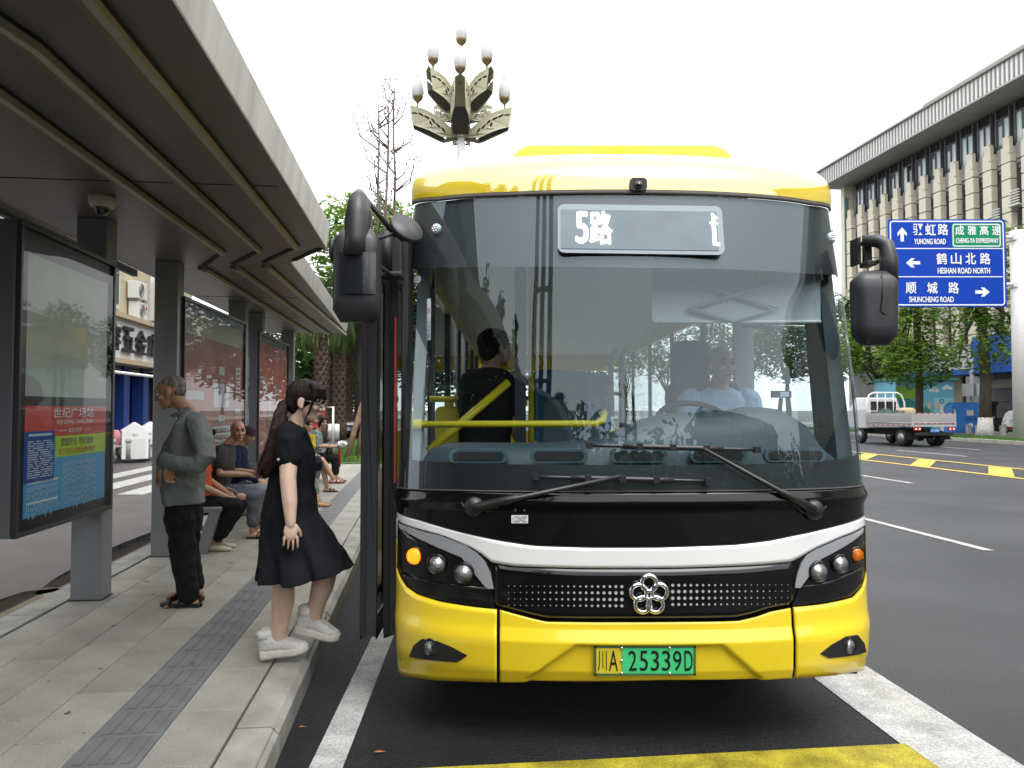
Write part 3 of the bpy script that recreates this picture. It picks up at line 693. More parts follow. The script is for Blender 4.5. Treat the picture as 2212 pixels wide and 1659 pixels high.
def bbox_(x0, x1, y0, y1, z0, z1, m_, name): m = MB(); m.box((x0, y0, z0), (x1, y1, z1)); return m.build(name, m_, bus)
for s_ in (-1, 1):
    X = BX+s_*1.215
    def wall(y0, y1, z0, z1, m_, name, t=.03): m = MB(); m.box((min(X, X-s_*t), y0, z0), (max(X, X-s_*t), y1, z1)); return m.build(name, m_, bus)
    if s_ < 0: wall(5.5, 14.2, .34, 1.15, YEL, 'side_panel'); wall(4.12, 4.32, .34, 2.6, BLACK, 'door_post'); wall(5.36, 5.5, .34, 2.6, BLACK, 'door_post')
    else: wall(4.12, 14.2, .34, 1.15, YEL, 'side_panel'); cpm = MB(); cpm.prism([(1.745, 4.1, 1.2), (1.825, 4.1, 1.2), (1.825, 4.4, 1.2), (1.745, 4.4, 1.2)], [(1.72, 4.36, 2.6), (1.80, 4.36, 2.6), (1.80, 4.6, 2.6), (1.72, 4.6, 2.6)]); cpm.build('corner_pillar', mat('pillar_dark_teal', (.035, .055, .06), .5), bus)
    wall(4.95, 14.2, 2.45, 2.7, YEL, 'upper_side'); wall(4.4, 4.95, 2.45, 2.62, BLACK, 'door_header')
    y = 5.5 if s_ < 0 else 4.45
    first_ = y
    while y < 14:
        wall(y, y+.09, 1.15, 2.45, BLACK, 'window_pillar'); 
        wp = wall(y+.09, min(y+1.42, 14.2), 1.15, 2.45, glass('bus_side_glass', (.86, .9, .89), 1.4), 'side_window', .006); y += 1.42
mb = MB(); mb.box((BX-1.22, 14.1, .34), (BX+1.22, 14.2, 1.2)); mb.box((BX-1.22, 14.1, 2.3), (BX+1.22, 14.2, 3.0)); mb.build('rear_wall', YEL, bus)
mb = MB(); mb.box((BX-1.2, 14.14, 1.2), (BX+1.2, 14.15, 2.3)); mb.build('rear_window', glass('rear_glass', (.85, .9, .9), 1.5), bus)
mb = MB(); mb.box((BX-1.2, 4.0, .31), (BX+1.2, 14.1, .37)); mb.build('floor', mat('bus_floor', (.12, .13, .14), .5), bus)
mb = MB(); mb.box((BX-1.2, 4.35, 2.58), (BX+1.2, 14.1, 2.62)); mb.build('inner_ceiling', mat('bus_ceiling', (.78, .8, .81), .5), bus)
mb = MB(); mb.box((BX-1.15, 4.0, .24), (BX+1.15, 14.0, .3)); mb.build('underbody', RUB, bus)
for Y in (6.4, 12.0):
    for s_ in (-1, 1):
        q = M.Translation((BX+s_*1.07, Y, .48)) @ M.Rotation(pi/2, 4, 'Y')
        mb = MB(); mb.lathe([(.3, -.13), (.45, -.13), (.48, -.08), (.48, .08), (.45, .13), (.3, .13)], 28, q, True); o = mb.build('wheel', RUB, bus)
        mb = MB(); mb.lathe([(.28, -.1), (.28, .1), (.12, .12)], 20, q, True); mb.build('rim', mat('wheel_steel', (.3, .3, .3), .4, metal=.7), o)
# marker lights, certificate sticker, camera on the cap, service label
for dx, dy in ((943, 495), (1794, 514)):
    x, z = fp(dx, dy); c = SP(x, z, .004); q = M.Translation(c) @ V((.6*(1 if x > 0 else -1), -1, .12)).to_track_quat('Z', 'Y').to_matrix().to_4x4()
    mb = MB(); mb.lathe([(.03, -.01), (.03, .006), (.02, .01), (.001, .011)], 18, q, False); o = mb.build('marker_light', mat('marker_clear', (.35, .42, .45), .1, coat=1), bus)
    mb = MB(); [mb.ball(q @ V((.015*cos(a), .015*sin(a), .010)), .006, 8, None, 4) for a in np.arange(0, 6.2, 1.047)]; mb.ball(q @ V((0, 0, .011)), .006, 8, None, 4); mb.build('led', REFL, o)
x, z = fp(904, 604)
mb = MB(); disc(mb, x, z, .022, .0075, 20); o = mb.build('certificate_sticker', mat('sticker_pale', (.4, .45, .47), .4), bus)
q = M.Translation(SP(x, z, .009)) @ M.Rotation(R(-35), 4, 'Z'); text('CCC', .018, mat('sticker_ink', (.02, .04, .05), .5), o, q, .026)
x, z = fp(928, 690); q = M.Translation(SP(x, z, .006)) @ M.Rotation(R(-30), 4, 'Z')
mb = MB(); mb.box((-.012, 0, -.11), (.012, .001, .11), q); o = mb.build('notice_sticker', mat('sticker_white', (.6, .65, .7), .4), bus)
for i, ch in enumerate('禁止上车'): text(ch, .03, mat('sticker_red', (.5, .12, .1), .5), o, q @ M.Translation((0, -.001, .045-i*.045)), .018)
c = D(1376, 404, 4.02)
mb = MB(); mb.rbox((c.x-.045, c.y-.05, c.z-.032), (c.x+.045, c.y+.09, c.z+.035), .02, 3, 1); o = mb.build('camera_housing', BLACK, bus)
mb = MB(); mb.lathe([(.02, 0), (.02, .012), (.001, .016)], 14, M.Translation((c.x, c.y-.05, c.z-.004)) @ M.Rotation(pi/2, 4, 'X'), False); mb.build('lens', mat('dome_black', (.006, .006, .007), .05), o)
x, z = Z5([(642, 305)])[0]; c = SP(x, z, .01)
mb = MB(); mb.box((c.x-.04, c.y-.003, c.z-.019), (c.x+.04, c.y+.003, c.z+.019)); o = mb.build('sensor_label', WHITE, bus)
mb = MB()
for i in range(12):
    for j in range(4):
        if random.random() < .75: mb.box((c.x-.034+i*.0058, c.y-.0042, c.z-.014+j*.0075), (c.x-.034+i*.0058+.004, c.y-.0034, c.z-.014+j*.0075+.0045))
mb.build('small_print', BLACK, o)
mb = MB(); [mb.ball((c.x+d_, c.y, c.z+.042), .009, 8, None, 5) for d_ in (-.022, .022)]; mb.build('washer_nozzle', BLACK, bus)
# wipers
WIP = mat('wiper_black', (.018, .018, .02), .38)
def wiper(pivot, elbow, b0, b1):
    P = [SP(*fp(*p), o_) for p, o_ in ((pivot, .04), (elbow, .075))]
    mb = MB(); mb.tube([P[0], P[0].lerp(P[1], .3), P[0].lerp(P[1], .32), P[1]], [.024, .018, .012, .009], 8); w0 = mb.build('wiper', WIP, bus)
    n = 10; B = [SP(*fp(b0[0]+(b1[0]-b0[0])*i/n, b0[1]+(b1[1]-b0[1])*i/n), .03) for i in range(n+1)]
    mb = MB(); mb.tube(B, .009, 6); mb.tube(B[2:-2], .014, 6); [mb.cbox(B[i], (.03, .03, .03)) for i in (0, 3, 5, 7, 10)]; mb.build('blade', WIP, w0)
    c = P[0]; mb = MB(); mb.lathe([(.05, -.03), (.05, .0), (.035, .02), (.001, .025)], 14, M.Translation(c+V((0, .01, 0))) @ M.Rotation(pi/2, 4, 'X'), False)
    k = [SP(*fp(pivot[0]+x_, pivot[1]+y_), .02) for x_, y_ in (((-30, -12), (-22, 5), (15, 7), (48, 0)) if pivot[0] < 1300 else ((30, -8), (18, 6), (-20, 6), (-45, -18)))]
    mb.tube(k, .006, 6); mb.build('pivot', WIP, w0)
wiper((1030, 1094), (1335, 1026), (1160, 1029), (1525, 1038)); wiper((1748, 1100), (1510, 968), (1272, 961), (1629, 971))
# mirrors
MIR = mat('mirror_plastic', (.028, .029, .032), .42, bump=.05, bs=160)
def housing(dx0, dx1, dy0, dy1, Y, th, name, taper=.12):
    a = D(dx0, dy1, Y); b = D(dx1, dy0, Y); mb = MB(); mb.smooth = True; rows = []
    for j in range(9):
        v_ = j/8; k = 1-taper*(v_-.5)*2*(1 if taper > 0 else 1)-.10*(abs(v_-.5)*2)**6-.25*(abs(v_-.5)*2)**16; cx = (a.x+b.x)/2; hx = (b.x-a.x)/2*min(1.0, k+taper*.5)
        z = a.z+(b.z-a.z)*v_; e = 1-.5*(abs(v_-.5)*2)**8
        rows.append([V((cx+hx*math.copysign(abs(cos(t))**.45, cos(t)), Y+th*e*math.copysign(abs(sin(t))**.6, sin(t)), z)) for t in np.linspace(0, 2*pi, 33)[:-1]])
    mb.grid([r_+[r_[0]] for r_ in rows]); mb.add(rows[0], [tuple(range(32))]); mb.add(rows[-1], [tuple(range(32))])
    return mb.build(name, MIR, bus)
Ym = 3.72
lm = housing(721, 823, 496, 696, Ym, .075, 'side_mirror', .04)
mb = MB(); mb.tube([D(770, 555, Ym-.02), D(772, 520, Ym-.02), D(774, 470, Ym), D(776, 435, Ym+.02), D(777, 420, Ym+.06)], [.09, .084, .084, .07, .035], 14, flat=(1, .75)); mb.build('arm_cover', MIR, lm)
mb = MB(); a, b = D(733, 635, Ym-.078), D(812, 545, Ym-.078)
rows = [[V((a.x+(b.x-a.x)*i/8, Ym-.076-.012*sin(pi*i/8), a.z+(b.z-a.z)*j/5)) for i in range(9)] for j in range(6)]
mb.smooth = True; mb.grid(rows); mb.build('gloss_cover', mat('mirror_gloss', (.018, .02, .024), .12, coat=.5), lm)
mb = MB(); mb.tube([D(787, 425, Ym+.1), D(855, 510, 3.98)], .013); mb.tube([D(800, 460, Ym+.1), D(800, 590, Ym+.1)], .012); mb.tube([D(818, 575, Ym+.1), D(845, 595, 4.0)], .013); mb.tube([D(835, 585, 4.05), D(835, 500, 4.05)], .03); mb.build('bracket', BLACK, bus)
mb = MB(); mb.box(D(828, 600, 4.15), D(868, 505, 4.05)); mb.box(D(822, 605, 4.12), D(868, 585, 4.02)); mb.build('bracket', BLACK, bus, bevel=.01)
mb = MB(); mb.tube([D(795, 523, Ym), D(840, 508, Ym+.03), D(853, 505, Ym+.04), D(870, 520, Ym+.06)], .009); o = mb.build('round_mirror', BLACK, bus)
q = M.Translation(D(879, 492, Ym+.06)) @ V((.55, -.62, .56)).to_track_quat('Z', 'Y').to_matrix().to_4x4()
mb = MB(); mb.lathe([(.001, -.05), (.05, -.045), (.085, -.02), (.09, 0), (.085, .008), (.001, .01)], 24, q, False); mb.build('mirror_shell', MIR, o)
mb = MB(); mb.ball(D(719, 540, Ym+.05), (.02, .04, .06), 12); mb.build('blind_spot_mirror', MIR, lm)
Yr = 3.98
rm = housing(1843, 1932, 588, 746, Yr, .08, 'side_mirror', -.04)
mb = MB(); mb.tube([D(1862, 520, Yr+.08), D(1895, 520, Yr+.05), D(1915, 530, Yr+.03), D(1921, 560, Yr), D(1918, 610, Yr)], [.03, .035, .04, .042, .05], 10); mb.build('mirror_arm', MIR, rm)
mb = MB(); mb.box(D(1836, 577, 4.2), D(1860, 512, 4.1)); mb.box(D(1858, 532, 4.12), D(1892, 514, 4.02)); mb.box(D(1856, 580, 4.12), D(1895, 562, 4.02)); mb.box(D(1882, 575, 4.1), D(1900, 560, 4.02)); mb.box(D(1862, 570, 4.12), D(1884, 525, 4.08)); mb.build('bracket', BLACK, bus, bevel=.006)
a, b = D(1905, 690, Yr-.085), D(1930, 600, Yr-.085)
mb = MB(); mb.tube([D(1905, 590, Yr-.07), D(1907, 640, Yr-.085), D(1903, 672, Yr-.085), D(1911, 678, Yr-.083), D(1930, 683, Yr-.06)], .003, 5); mb.build('seam', RUB, rm)
# open front door: two leaves folded out edge-on
for x0, x1, y0, y1, nm in ((-.815, -.73, 4.16, 4.85), ) and (((-.82, -.735, 4.2, 4.86, 'a'), (-.70, -.635, 4.24, 4.84, 'b'))):
    mb = MB(); z0, z1 = .36, 2.42
    mb.box((x0, y0, z0), (x1, y0+.045, z1)); mb.box((x0, y1-.05, z0), (x1, y1, z1)); mb.box((x0, y0, z0), (x1, y1, z0+.12)); mb.box((x0, y0, z1-.1), (x1, y1, z1))
    o = mb.build('door', mat('door_black', (.03, .033, .038), .35, coat=.2), bus, bevel=.01)
    mb = MB(); xm = (x0+x1)/2; mb.box((xm-.004, y0+.045, z0+.12), (xm+.004, y1-.05, z1-.1)); mb.build('pane', glass('door_glass', (.3, .33, .34), 1.5), o)
    mb = MB(); mb.box((x0-.002, y0-.012, z0+.02), (x0+.03, y0-.001, z1-.04)); mb.build('edge_seal', RUB, o)
mb = MB(); mb.box((-.64, 4.18, 1.2), (-.63, 4.2, 2.1)); mb.build('door_warning_strip', mat('strip_red', (.5, .05, .03), .4), bus)

# ---- inside the bus
YP = mat('handrail_yellow', (.75, .62, .02), .35)
def rail(pts, r_=.018, m_=YP, name='handrail'): mb = MB(); mb.tube(pts, r_, 10); return mb.build(name, m_, bus)
rail([D(892, 917, 4.42), D(1290, 915, 4.42), D(1302, 908, 4.45), D(1306, 890, 4.5)], .02)
mb = MB(); mb.lathe([(.05, 0), (.05, .03), (.03, .04), (.03, .09)], 14, M.Translation(D(878, 917, 4.42)) @ M.Rotation(pi/2, 4, 'Y'), True); mb.build('rail_flange', YP, bus)
rail([D(925, 975, 4.7), D(1098, 826, 4.9)], .026); rail([D(1147, 970, 5.3), D(1147, 560, 5.3)], .02); rail([D(1140, 870, 5.3), D(1125, 870, 5.3)], .025)
rail([D(928, 862, 5.2), D(1000, 862, 5.2)], .022)
mb = MB(); a, b = D(940, 965, 5.2), D(998, 878, 5.2); mb.rbox((a.x, a.y, a.z), (b.x, a.y+.05, b.z), .04, 3, 1); mb.box((D(962, 880, 5.2).x, a.y, D(0, 880, 5.2).z), (D(980, 880, 5.2).x, a.y+.04, D(0, 860, 5.2).z)); mb.build('padded_rest', YP, bus)
rail([D(1322, 900, 5.6), D(1318, 770, 5.6), D(1330, 758, 5.6), D(1345, 760, 5.6), D(1348, 960, 5.6)], .02, WHITE)
rail([D(1318, 800, 5.6), D(1346, 800, 5.6)], .014, WHITE); rail([D(1318, 850, 5.6), D(1346, 850, 5.6)], .014, WHITE)
SEATB = mat('seat_blue', (.04, .2, .42), .5); SEATG = mat('seat_grey', (.24, .3, .34), .5)
def seat(dx, dy, Y, s=1):
    c = D(dx, dy, Y); t = MB(); Wd = .22
    t.rbox((c.x-Wd, Y, c.z-.36), (c.x+Wd, Y+.07, c.z+.36), .09, 5, 1); o = t.build('passenger_seat', SEATB, bus, bevel=.015)
    t = MB(); t.rbox((c.x-Wd*.78, Y-.02, c.z-.32), (c.x+Wd*.78, Y+.005, c.z+.14), .07, 4, 1); t.build('seat_back_pad', SEATG, o)
    t = MB(); t.rbox((c.x-.1, Y-.012, c.z+.2), (c.x+.1, Y+.08, c.z+.29), .04, 4, 1); t.build('handle_hole', mat('seat_hole', (.25, .28, .28), .6), o)
    t = MB(); t.rbox((c.x-Wd, Y-.44, c.z-.42), (c.x+Wd, Y, c.z-.34), .06, 3, 2); t.build('cushion', SEATB, o)
    t = MB(); t.box((c.x-.06, Y-.3, .37), (c.x+.06, Y-.1, c.z-.4)); t.build('pedestal', BLACK, o)
for a in ((1218, 900, 6.4), (1190, 868, 8.6), (1222, 862, 9.8), (1262, 885, 7.6), (1280, 872, 9.0), (1245, 865, 11)): seat(*a)
# dashboard
DASH = mat('dashboard_teal', (.02, .036, .043), .55)
prof = [(868, 962), (900, 960), (1000, 962), (1150, 963), (1290, 955), (1350, 935), (1420, 905), (1480, 893), (1560, 892), (1640, 888), (1700, 878), (1760, 885), (1800, 910), (1825, 945), (1840, 975)]
pz = curve(prof, True)
mb = MB(); mb.smooth = True; rows = []
for j, (f_, o_) in enumerate(((0, 0), (.35, .02), (.7, .05), (.92, .11), (1.0, .22), (1.0, .4), (.8, .5))):
    rows.append([SP(x*.975, 1.19+(pz(x)-1.19)*f_, -.06-o_*.8) for x in xsamp(-HW*.97, HW*.97, 50)])
mb.grid(rows); mb.build('dashboard', DASH, bus)
for x0, x1 in ((970, 1097), (1145, 1272), (1320, 1446), (1495, 1617), (1662, 1782)):
    P = [fp(x0, 985), fp(x1, 985)]; mb = MB(); y_ = F((P[0][0]+P[1][0])/2, 1.28)+.045
    z_ = P[0][1]; q = (P[0][0]+P[1][0])/2; h_ = abs(P[1][0]-P[0][0])/2
    mb.rbox((BX+q-h_, y_, z_-.035), (BX+q+h_, y_+.03, z_+.035), .034, 6, 1); o = mb.build('air_vent', mat('vent_rim', (.06, .1, .115), .4), bus)
    mb = MB(); mb.rbox((BX+q-h_+.02, y_-.004, z_-.022), (BX+q+h_-.02, y_+.01, z_+.022), .02, 4, 1); mb.build('slot', RUB, o)
mb = MB(); mb.lathe([(.045, -.02), (.05, .0), (.04, .02), (.03, .02), (.025, .0)], 18, M.Translation(D(1812, 962, 4.24)) @ V((.5, -1, .2)).to_track_quat('Z', 'Y').to_matrix().to_4x4(), True); mb.build('round_vent', RUB, bus)
for dx in (1402, 1442):
    c = D(dx, 942, 3.93); mb = MB(); mb.rbox((c.x-.022, c.y, c.z-.035), (c.x+.022, c.y+.04, c.z+.03), .008, 2, 1); o = mb.build('dash_camera', BLACK, bus)
    mb = MB(); mb.ball((c.x, c.y-.002, c.z-.006), (.009, .005, .009), 8); mb.build('lens', CHROME, o)
c = D(1690, 852, 4.2); mb = MB(); mb.box((c.x-.05, c.y, c.z-.018), (c.x+.05, c.y+.04, c.z+.02)); mb.tube([c+V((0, .02, -.02)), c+V((-.01, .03, -.13))], .012); mb.tube([c+V((-.01, .03, -.13)), c+V((-.01, .03, -.15))], .035); o = mb.build('dash_monitor', BLACK, bus)
mb = MB(); mb.box((c.x-.012, c.y-.003, c.z-.012), (c.x+.035, c.y-.001, c.z+.014)); mb.build('screen', mat('screen_pale', (.35, .45, .5), .3), o)
mb = MB(); torus(mb, D(1500, 915, 4.55), .22, .016, V((0, -.55, .83)), 30, 8); o = mb.build('steering_wheel', BLACK, bus)
mb = MB(); a, b = D(1806, 1000, 4.42), D(1838, 590, 4.3); mb.extr([(a.x, 4.40, 1.25), (b.x, 4.42, 1.25), (b.x-.04, 4.6, 2.5), (a.x-.03, 4.6, 2.5)], (0, .05, 0)); mb.build('inner_pillar', mat('pillar_teal', (.09, .13, .14), .6), bus)
mb = MB(); a, b = D(884, 985, 4.35), D(905, 600, 4.35); mb.extr([(a.x, 4.42, 1.25), (a.x+.06, 4.42, 1.25), (a.x+.1, 4.5, 2.5), (a.x+.03, 4.5, 2.5)], (0, .05, 0)); mb.build('inner_pillar', mat('pillar_pale', (.3, .36, .35), .6), bus)
# roller blind with its scissor stays behind the glass
a, b = D(1410, 694, 4.2), D(1762, 570, 4.28)
mb = MB(); mb.box((a.x, a.y+.02, a.z), (b.x, a.y+.024, b.z)); bl = mb.build('sun_blind', mat('blind_fabric', (.55, .6, .63), .8), bus)
mb = MB(); mb.tube([(a.x, a.y+.02, a.z), (b.x, a.y+.02, a.z)], .009, 8); mb.build('blind_bar', WHITE, bl)
z4 = lambda x, y: D(1296+.293*x, 540+.293*y, 4.19)
mb = MB()
for L_ in ([(660, 435), (985, 525), (1310, 430), (985, 335), (660, 240)], [(660, 435), (985, 335), (1310, 235)]): mb.tube([z4(*p) for p in L_], .012, 6)
mb.build('scissor_stay', mat('stay_grey', (.36, .4, .43), .6), bl)
mb = MB(); a, b = D(1612, 900, 5.35), D(1628, 690, 5.35); mb.box((a.x, a.y, a.z), (b.x, a.y+.04, b.z)); a, b = D(1588, 900, 5.3), D(1612, 690, 5.3); mb.box((a.x, a.y, a.z), (b.x, a.y+.04, b.z)); mb.build('cab_post', INTG, bus)
mb = MB(); a, b = D(1112, 960, 4.95), D(1136, 560, 4.95); mb.box((a.x, a.y, a.z), (b.x, a.y+.06, b.z)); mb.build('partition_post', mat('partition_black', (.02, .03, .04), .4), bus)
mb = MB(); a, b = D(1455, 850, 5.1), D(1535, 735, 5.1); mb.rbox((a.x, a.y, a.z), (b.x, a.y+.12, b.z), .06, 4, 1); a, b = D(1448, 960, 5.15), D(1600, 820, 5.15); mb.rbox((a.x, a.y, a.z), (b.x, a.y+.14, b.z), .08, 4, 1); mb.build('driver_seat', mat('driver_seat_grey', (.1, .11, .12), .7), bus, bevel=.02)
mb = MB()
for i in range(7): mb.ball(D(1455+i*6, 995-(i % 3)*4, 3.86+.02*(i % 2)), .02, 10)
tag(mb.build('grapes', mat('grape_green', (.3, .36, .12), .3)), 'bunch of pale green grapes lying on the dashboard behind the wiper', 'fruit')
rail([D(1755, 705, 4.9), D(1600, 705, 5.2)], .008, WHITE)
# ================================================================== PEOPLE
def loft(mb, secs, side, front, n=20, pw=1.0):
    "sections (centre, half width along side, half depth along front); closed"
    rings = []; side = V(side); front = V(front)
    for c, a, b in secs:
        rings.append([V(c)+side*(a*math.copysign(abs(cos(t))**pw, cos(t)))+front*(b*math.copysign(abs(sin(t))**pw, sin(t))) for t in [2*pi*i/n for i in range(n)]])
    mb.add([p for r_ in rings for p in r_], [(i*n+j, i*n+(j+1) % n, (i+1)*n+(j+1) % n, (i+1)*n+j) for i in range(len(secs)-1) for j in range(n)]+[list(range(n))[::-1], [(len(secs)-1)*n+j for j in range(n)]])
def limb(mb, pts, rs, n=12):
    mb.tube(pts, rs, n)
    for p, r_ in ((pts[0], rs[0]), (pts[-1], rs[-1])): mb.ball(p, r_*.98, n, None, 6)
def fuse(mb, name, m, parent, voxel=.006, smooth=4, folds=0, fs=(14, 14, 5)):
    "join everything collected in mb into one continuous skin"
    o = mb.build('tmp', m, None, weld=False)
    md = o.modifiers.new('r', 'REMESH'); md.mode = 'VOXEL'; md.voxel_size = voxel; md.use_smooth_shade = True
    sm = o.modifiers.new('s', 'SMOOTH'); sm.factor = .5; sm.iterations = smooth
    me = bpy.data.meshes.new_from_object(o.evaluated_get(bpy.context.evaluated_depsgraph_get())); bpy.data.objects.remove(o)
    if folds:
        n = len(me.vertices); co = np.empty(n*3, 'f'); me.vertices.foreach_get('co', co); no = np.empty(n*3, 'f'); me.vertices.foreach_get('normal', no); co = co.reshape(-1, 3); no = no.reshape(-1, 3)
        d = np.array([NZ.noise(V((c[0]*fs[0]+3*NZ.noise(V(c)*3), c[1]*fs[1], c[2]*fs[2])))+.5*NZ.noise(V((c[0]*fs[0]*2+c[2]*6, c[1]*fs[1]*2, c[2]*fs[2]*2.5))) for c in co])
        me.vertices.foreach_set('co', (co+no*(d*folds)[:, None]).astype('f').ravel())
    me.materials.clear(); me.materials.append(m); me.update(); me.name = name
    for p in me.polygons: p.use_smooth = True
    r_ = bpy.data.objects.new(name, me); COL.objects.link(r_); r_.parent = parent
    return r_
def hand(mb, wr, d, n, t, curl=.35, s=1.0):
    "palm and five unequal bent fingers; d along the hand, n palm normal, t towards the thumb"
    d = V(d).normalized(); n = V(n).normalized(); t = V(t).normalized(); wr = V(wr)
    q = M((t, n, d)).transposed()
    mb.ball(wr+d*.045*s, (.04*s, .018*s, .055*s), 12, q, 8)
    for i, L_ in enumerate((.07, .078, .073, .056)):
        b = wr+d*(.085-.004*abs(i-1))*s+t*(.036-.0235*i)*s; P = [b]; a = curl*(.5+.12*i)
        for k, f_ in enumerate((.45, .32, .23)):
            P.append(P[-1]+(d*cos(a)+n*sin(a)+t*(.06-.04*i))*L_*f_*s); a += curl*1.1
        limb(mb, P, [.0086*s, .0078*s, .007*s, .006*s], 8)
    P = [wr+d*.02*s+t*.028*s, wr+d*.05*s+t*.05*s+n*.012*s, wr+d*.078*s+t*.058*s+n*.022*s]
    limb(mb, P, [.014*s, .011*s, .0085*s], 8)
def headm(c, yaw=0, pitch=0, roll=0, s=1.0):
    return M.Translation(V(c)) @ M.Rotation(yaw, 4, 'Z') @ M.Rotation(pitch, 4, 'Y') @ M.Rotation(roll, 4, 'X') @ M.Scale(s, 4)
def head(mb, q, thin=0, nose=1.0):
    B = lambda c, r_: mb.ball(q @ V(c), V(r_)*q.to_scale()[0], 16, q.to_3x3().normalized(), 10)
    B((-.014, 0, .03), (.098, .076, .088)); B((.034, 0, -.03), (.06, .058-.006*thin, .085)); B((.03, 0, .045), (.062, .06, .05))
    B((.042, 0, -.078), (.045, .043, .034)); B((.076, 0, -.1), (.018, .022, .016)); B((.07, .037, -.026), (.024, .022, .022)); B((.07, -.037, -.026), (.024, .022, .022))
    limb(mb, [q @ V((.086, 0, .012)), q @ V((.1+.004*nose, 0, -.012)), q @ V((.107+.006*nose, 0, -.032))], [.008, .0105, .0135])
    for s_ in (-1, 1):
        B((.1, s_*.012, -.035), (.011, .009, .008)); limb(mb, [q @ V((.082, s_*.05, .022)), q @ V((.096, s_*.015, .026))], [.009, .009])
        B((.0, s_*.076, -.008), (.02, .009, .033)); B((.008, s_*.078, -.03), (.011, .008, .012))
    B((.094, 0, -.061), (.01, .021, .0065)); B((.092, 0, -.073), (.01, .018, .0075))
EYEW = mat('eye_white', (.6, .58, .55), .2); EYED = mat('eye_dark', (.012, .009, .007), .15); LIP = mat('lip', (.3, .1, .08), .5); BROW = mat('brow_hair', (.02, .017, .015), .7)
def face(q, parent, brow=BROW, closed=0):
    r3 = q.to_3x3().normalized(); k = q.to_scale()[0]
    for s_ in (-1, 1):
        mb = MB(); mb.ball(q @ V((.083, s_*.031, .002)), V((.012, .0155, .0075 if not closed else .004))*k, 10, r3); e = mb.build('eye', EYEW, parent)
        mb = MB(); mb.ball(q @ V((.0925, s_*.031, .002)), V((.004, .0072, .0066))*k, 10, r3); mb.build('iris', EYED, e)
        mb = MB(); mb.tube([q @ V((.088, s_*.048, .027)), q @ V((.1, s_*.03, .033)), q @ V((.106, s_*.014, .029))], [.003, .0045, .0035], 6); mb.tube([q @ V((.088, s_*.046, .006)), q @ V((.097, s_*.031, .011)), q @ V((.097, s_*.018, .005))], .0022, 5); mb.build('brow', brow, parent)
    mb = MB(); mb.tube([q @ V((.093, -.022, -.067)), q @ V((.104, 0, -.0665)), q @ V((.093, .022, -.067))], [.002, .0042, .002], 6); mb.build('mouth', LIP, parent)
def hairm(n, c, c2=None): return mat('hair_'+n, c, .6, var=.5, vs=30, spec=.2, bump=.5, bs=120, stretch=(1, 1, .35), col2=c2)
def skin(n, c): return mat('skin_'+n, c, .5, var=.1, vs=14, bump=.04, bs=90)
SK_G = skin('fair', (.68, .475, .365)); SK_T = skin('tan', (.4, .215, .125)); SK_M = skin('middle', (.43, .255, .165)); SK_W = skin('warm', (.44, .26, .17))
def cloth(n, c, var=.12, bump=.25, bs=45): return mat('cloth_'+n, c, .85, var=var, vs=9, bump=bump, bs=bs, spec=.2)
ZP = .15                                            # platform level
# ------------------------------------------------------------------ young woman stepping towards the door
g = thing('person', 'woman in black dress with long ponytail stepping off the kerb', 'person', (0, 0, 0))
g['label'] = 'woman in black dress with long ponytail, glasses and white trainers stepping off the kerb'
YG = 4.45
def G(dx, dy, o=0): return D(dx, dy, YG+o)
mb = MB(); hq = headm(G(661, 867), R(-6), R(9), 0, 1.02)
head(mb, hq, 1, .4); limb(mb, [hq @ V((-.02, 0, -.05)), G(640, 915), G(634, 935)], [.05, .05, .062])
loft(mb, [(G(634, 925), .09, .05), (G(636, 950), .155, .085), (G(640, 1000), .14, .1), (G(637, 1055), .115, .095), (G(632, 1110), .15, .105), (G(628, 1150), .155, .105)], (0, 1, 0), (1, 0, 0))
limb(mb, [G(622, 940, -.17), G(624, 985, -.2), G(622, 1033, -.235), G(626, 1085, -.26), G(628, 1132, -.275)], [.055, .052, .045, .041, .027])
hand(mb, G(628, 1130, -.275), (.02, -.05, -1), (-.35, .9, .05), (.85, .3, 0), .22, .95)
limb(mb, [G(630, 940, .17), G(640, 985, .2), G(655, 1033, .21), G(672, 1080, .2), G(680, 1120, .19)], [.05, .05, .042, .038, .026]); hand(mb, G(680, 1120, .19), (.3, 0, -.9), (.2, -.9, 0), (.9, .2, .3), .4, .95)
limb(mb, [G(622, 1140, -.05), G(612, 1220, -.02), G(613, 1262, 0), G(611, 1300, .01), G(606, 1345, .02), G(602, 1388, .02)], [.09, .072, .064, .066, .05, .043])
limb(mb, [G(640, 1140, .09), G(690, 1180, .08), G(708, 1222, .07), G(697, 1265, .06), G(686, 1300, .06), G(676, 1345, .06)], [.092, .08, .066, .066, .052, .043])
gb = fuse(mb, 'body', SK_G, g, .004, 5); face(hq, g)
# dress: torso, sleeves, skirt with a lifted front hem
DRS = mat('cloth_black_dress', (.010, .0105, .0135), .85, var=.25, vs=6, bump=.2, bs=35, spec=.15)
mb = MB(); mb.smooth = True
loft(mb, [(G(633, 917), .07, .055), (G(634, 927), .12, .07), (G(634, 944), .175, .088), (G(637, 975), .17, .106), (G(634, 1005), .165, .124), (G(629, 1050), .155, .13), (G(628, 1075), .16, .142), (G(627, 1110), .175, .16)], (0, 1, 0), (1, 0, 0))
n = 44; rows = []
for k in range(12):
    v_ = k/11; r_ = []
    for i in range(n):
        t = 2*pi*i/n; cx = 627+(662-627)*v_; hx = 60+(99-60)*v_**.95; hy = .165+.09*v_
        xx = cx+hx*cos(t); dip = 1108+(1246-1108)*v_+(-22*v_*max(0, cos(t))+8*v_*max(0, -cos(t))*.5); xx += (2+7*v_)*sin(9*t+1.5)*v_
        p = G(xx, dip); r_.append(p+V((0, hy*sin(t)+.03*v_*sin(9*t+.6), 0)))
    rows.append(r_)
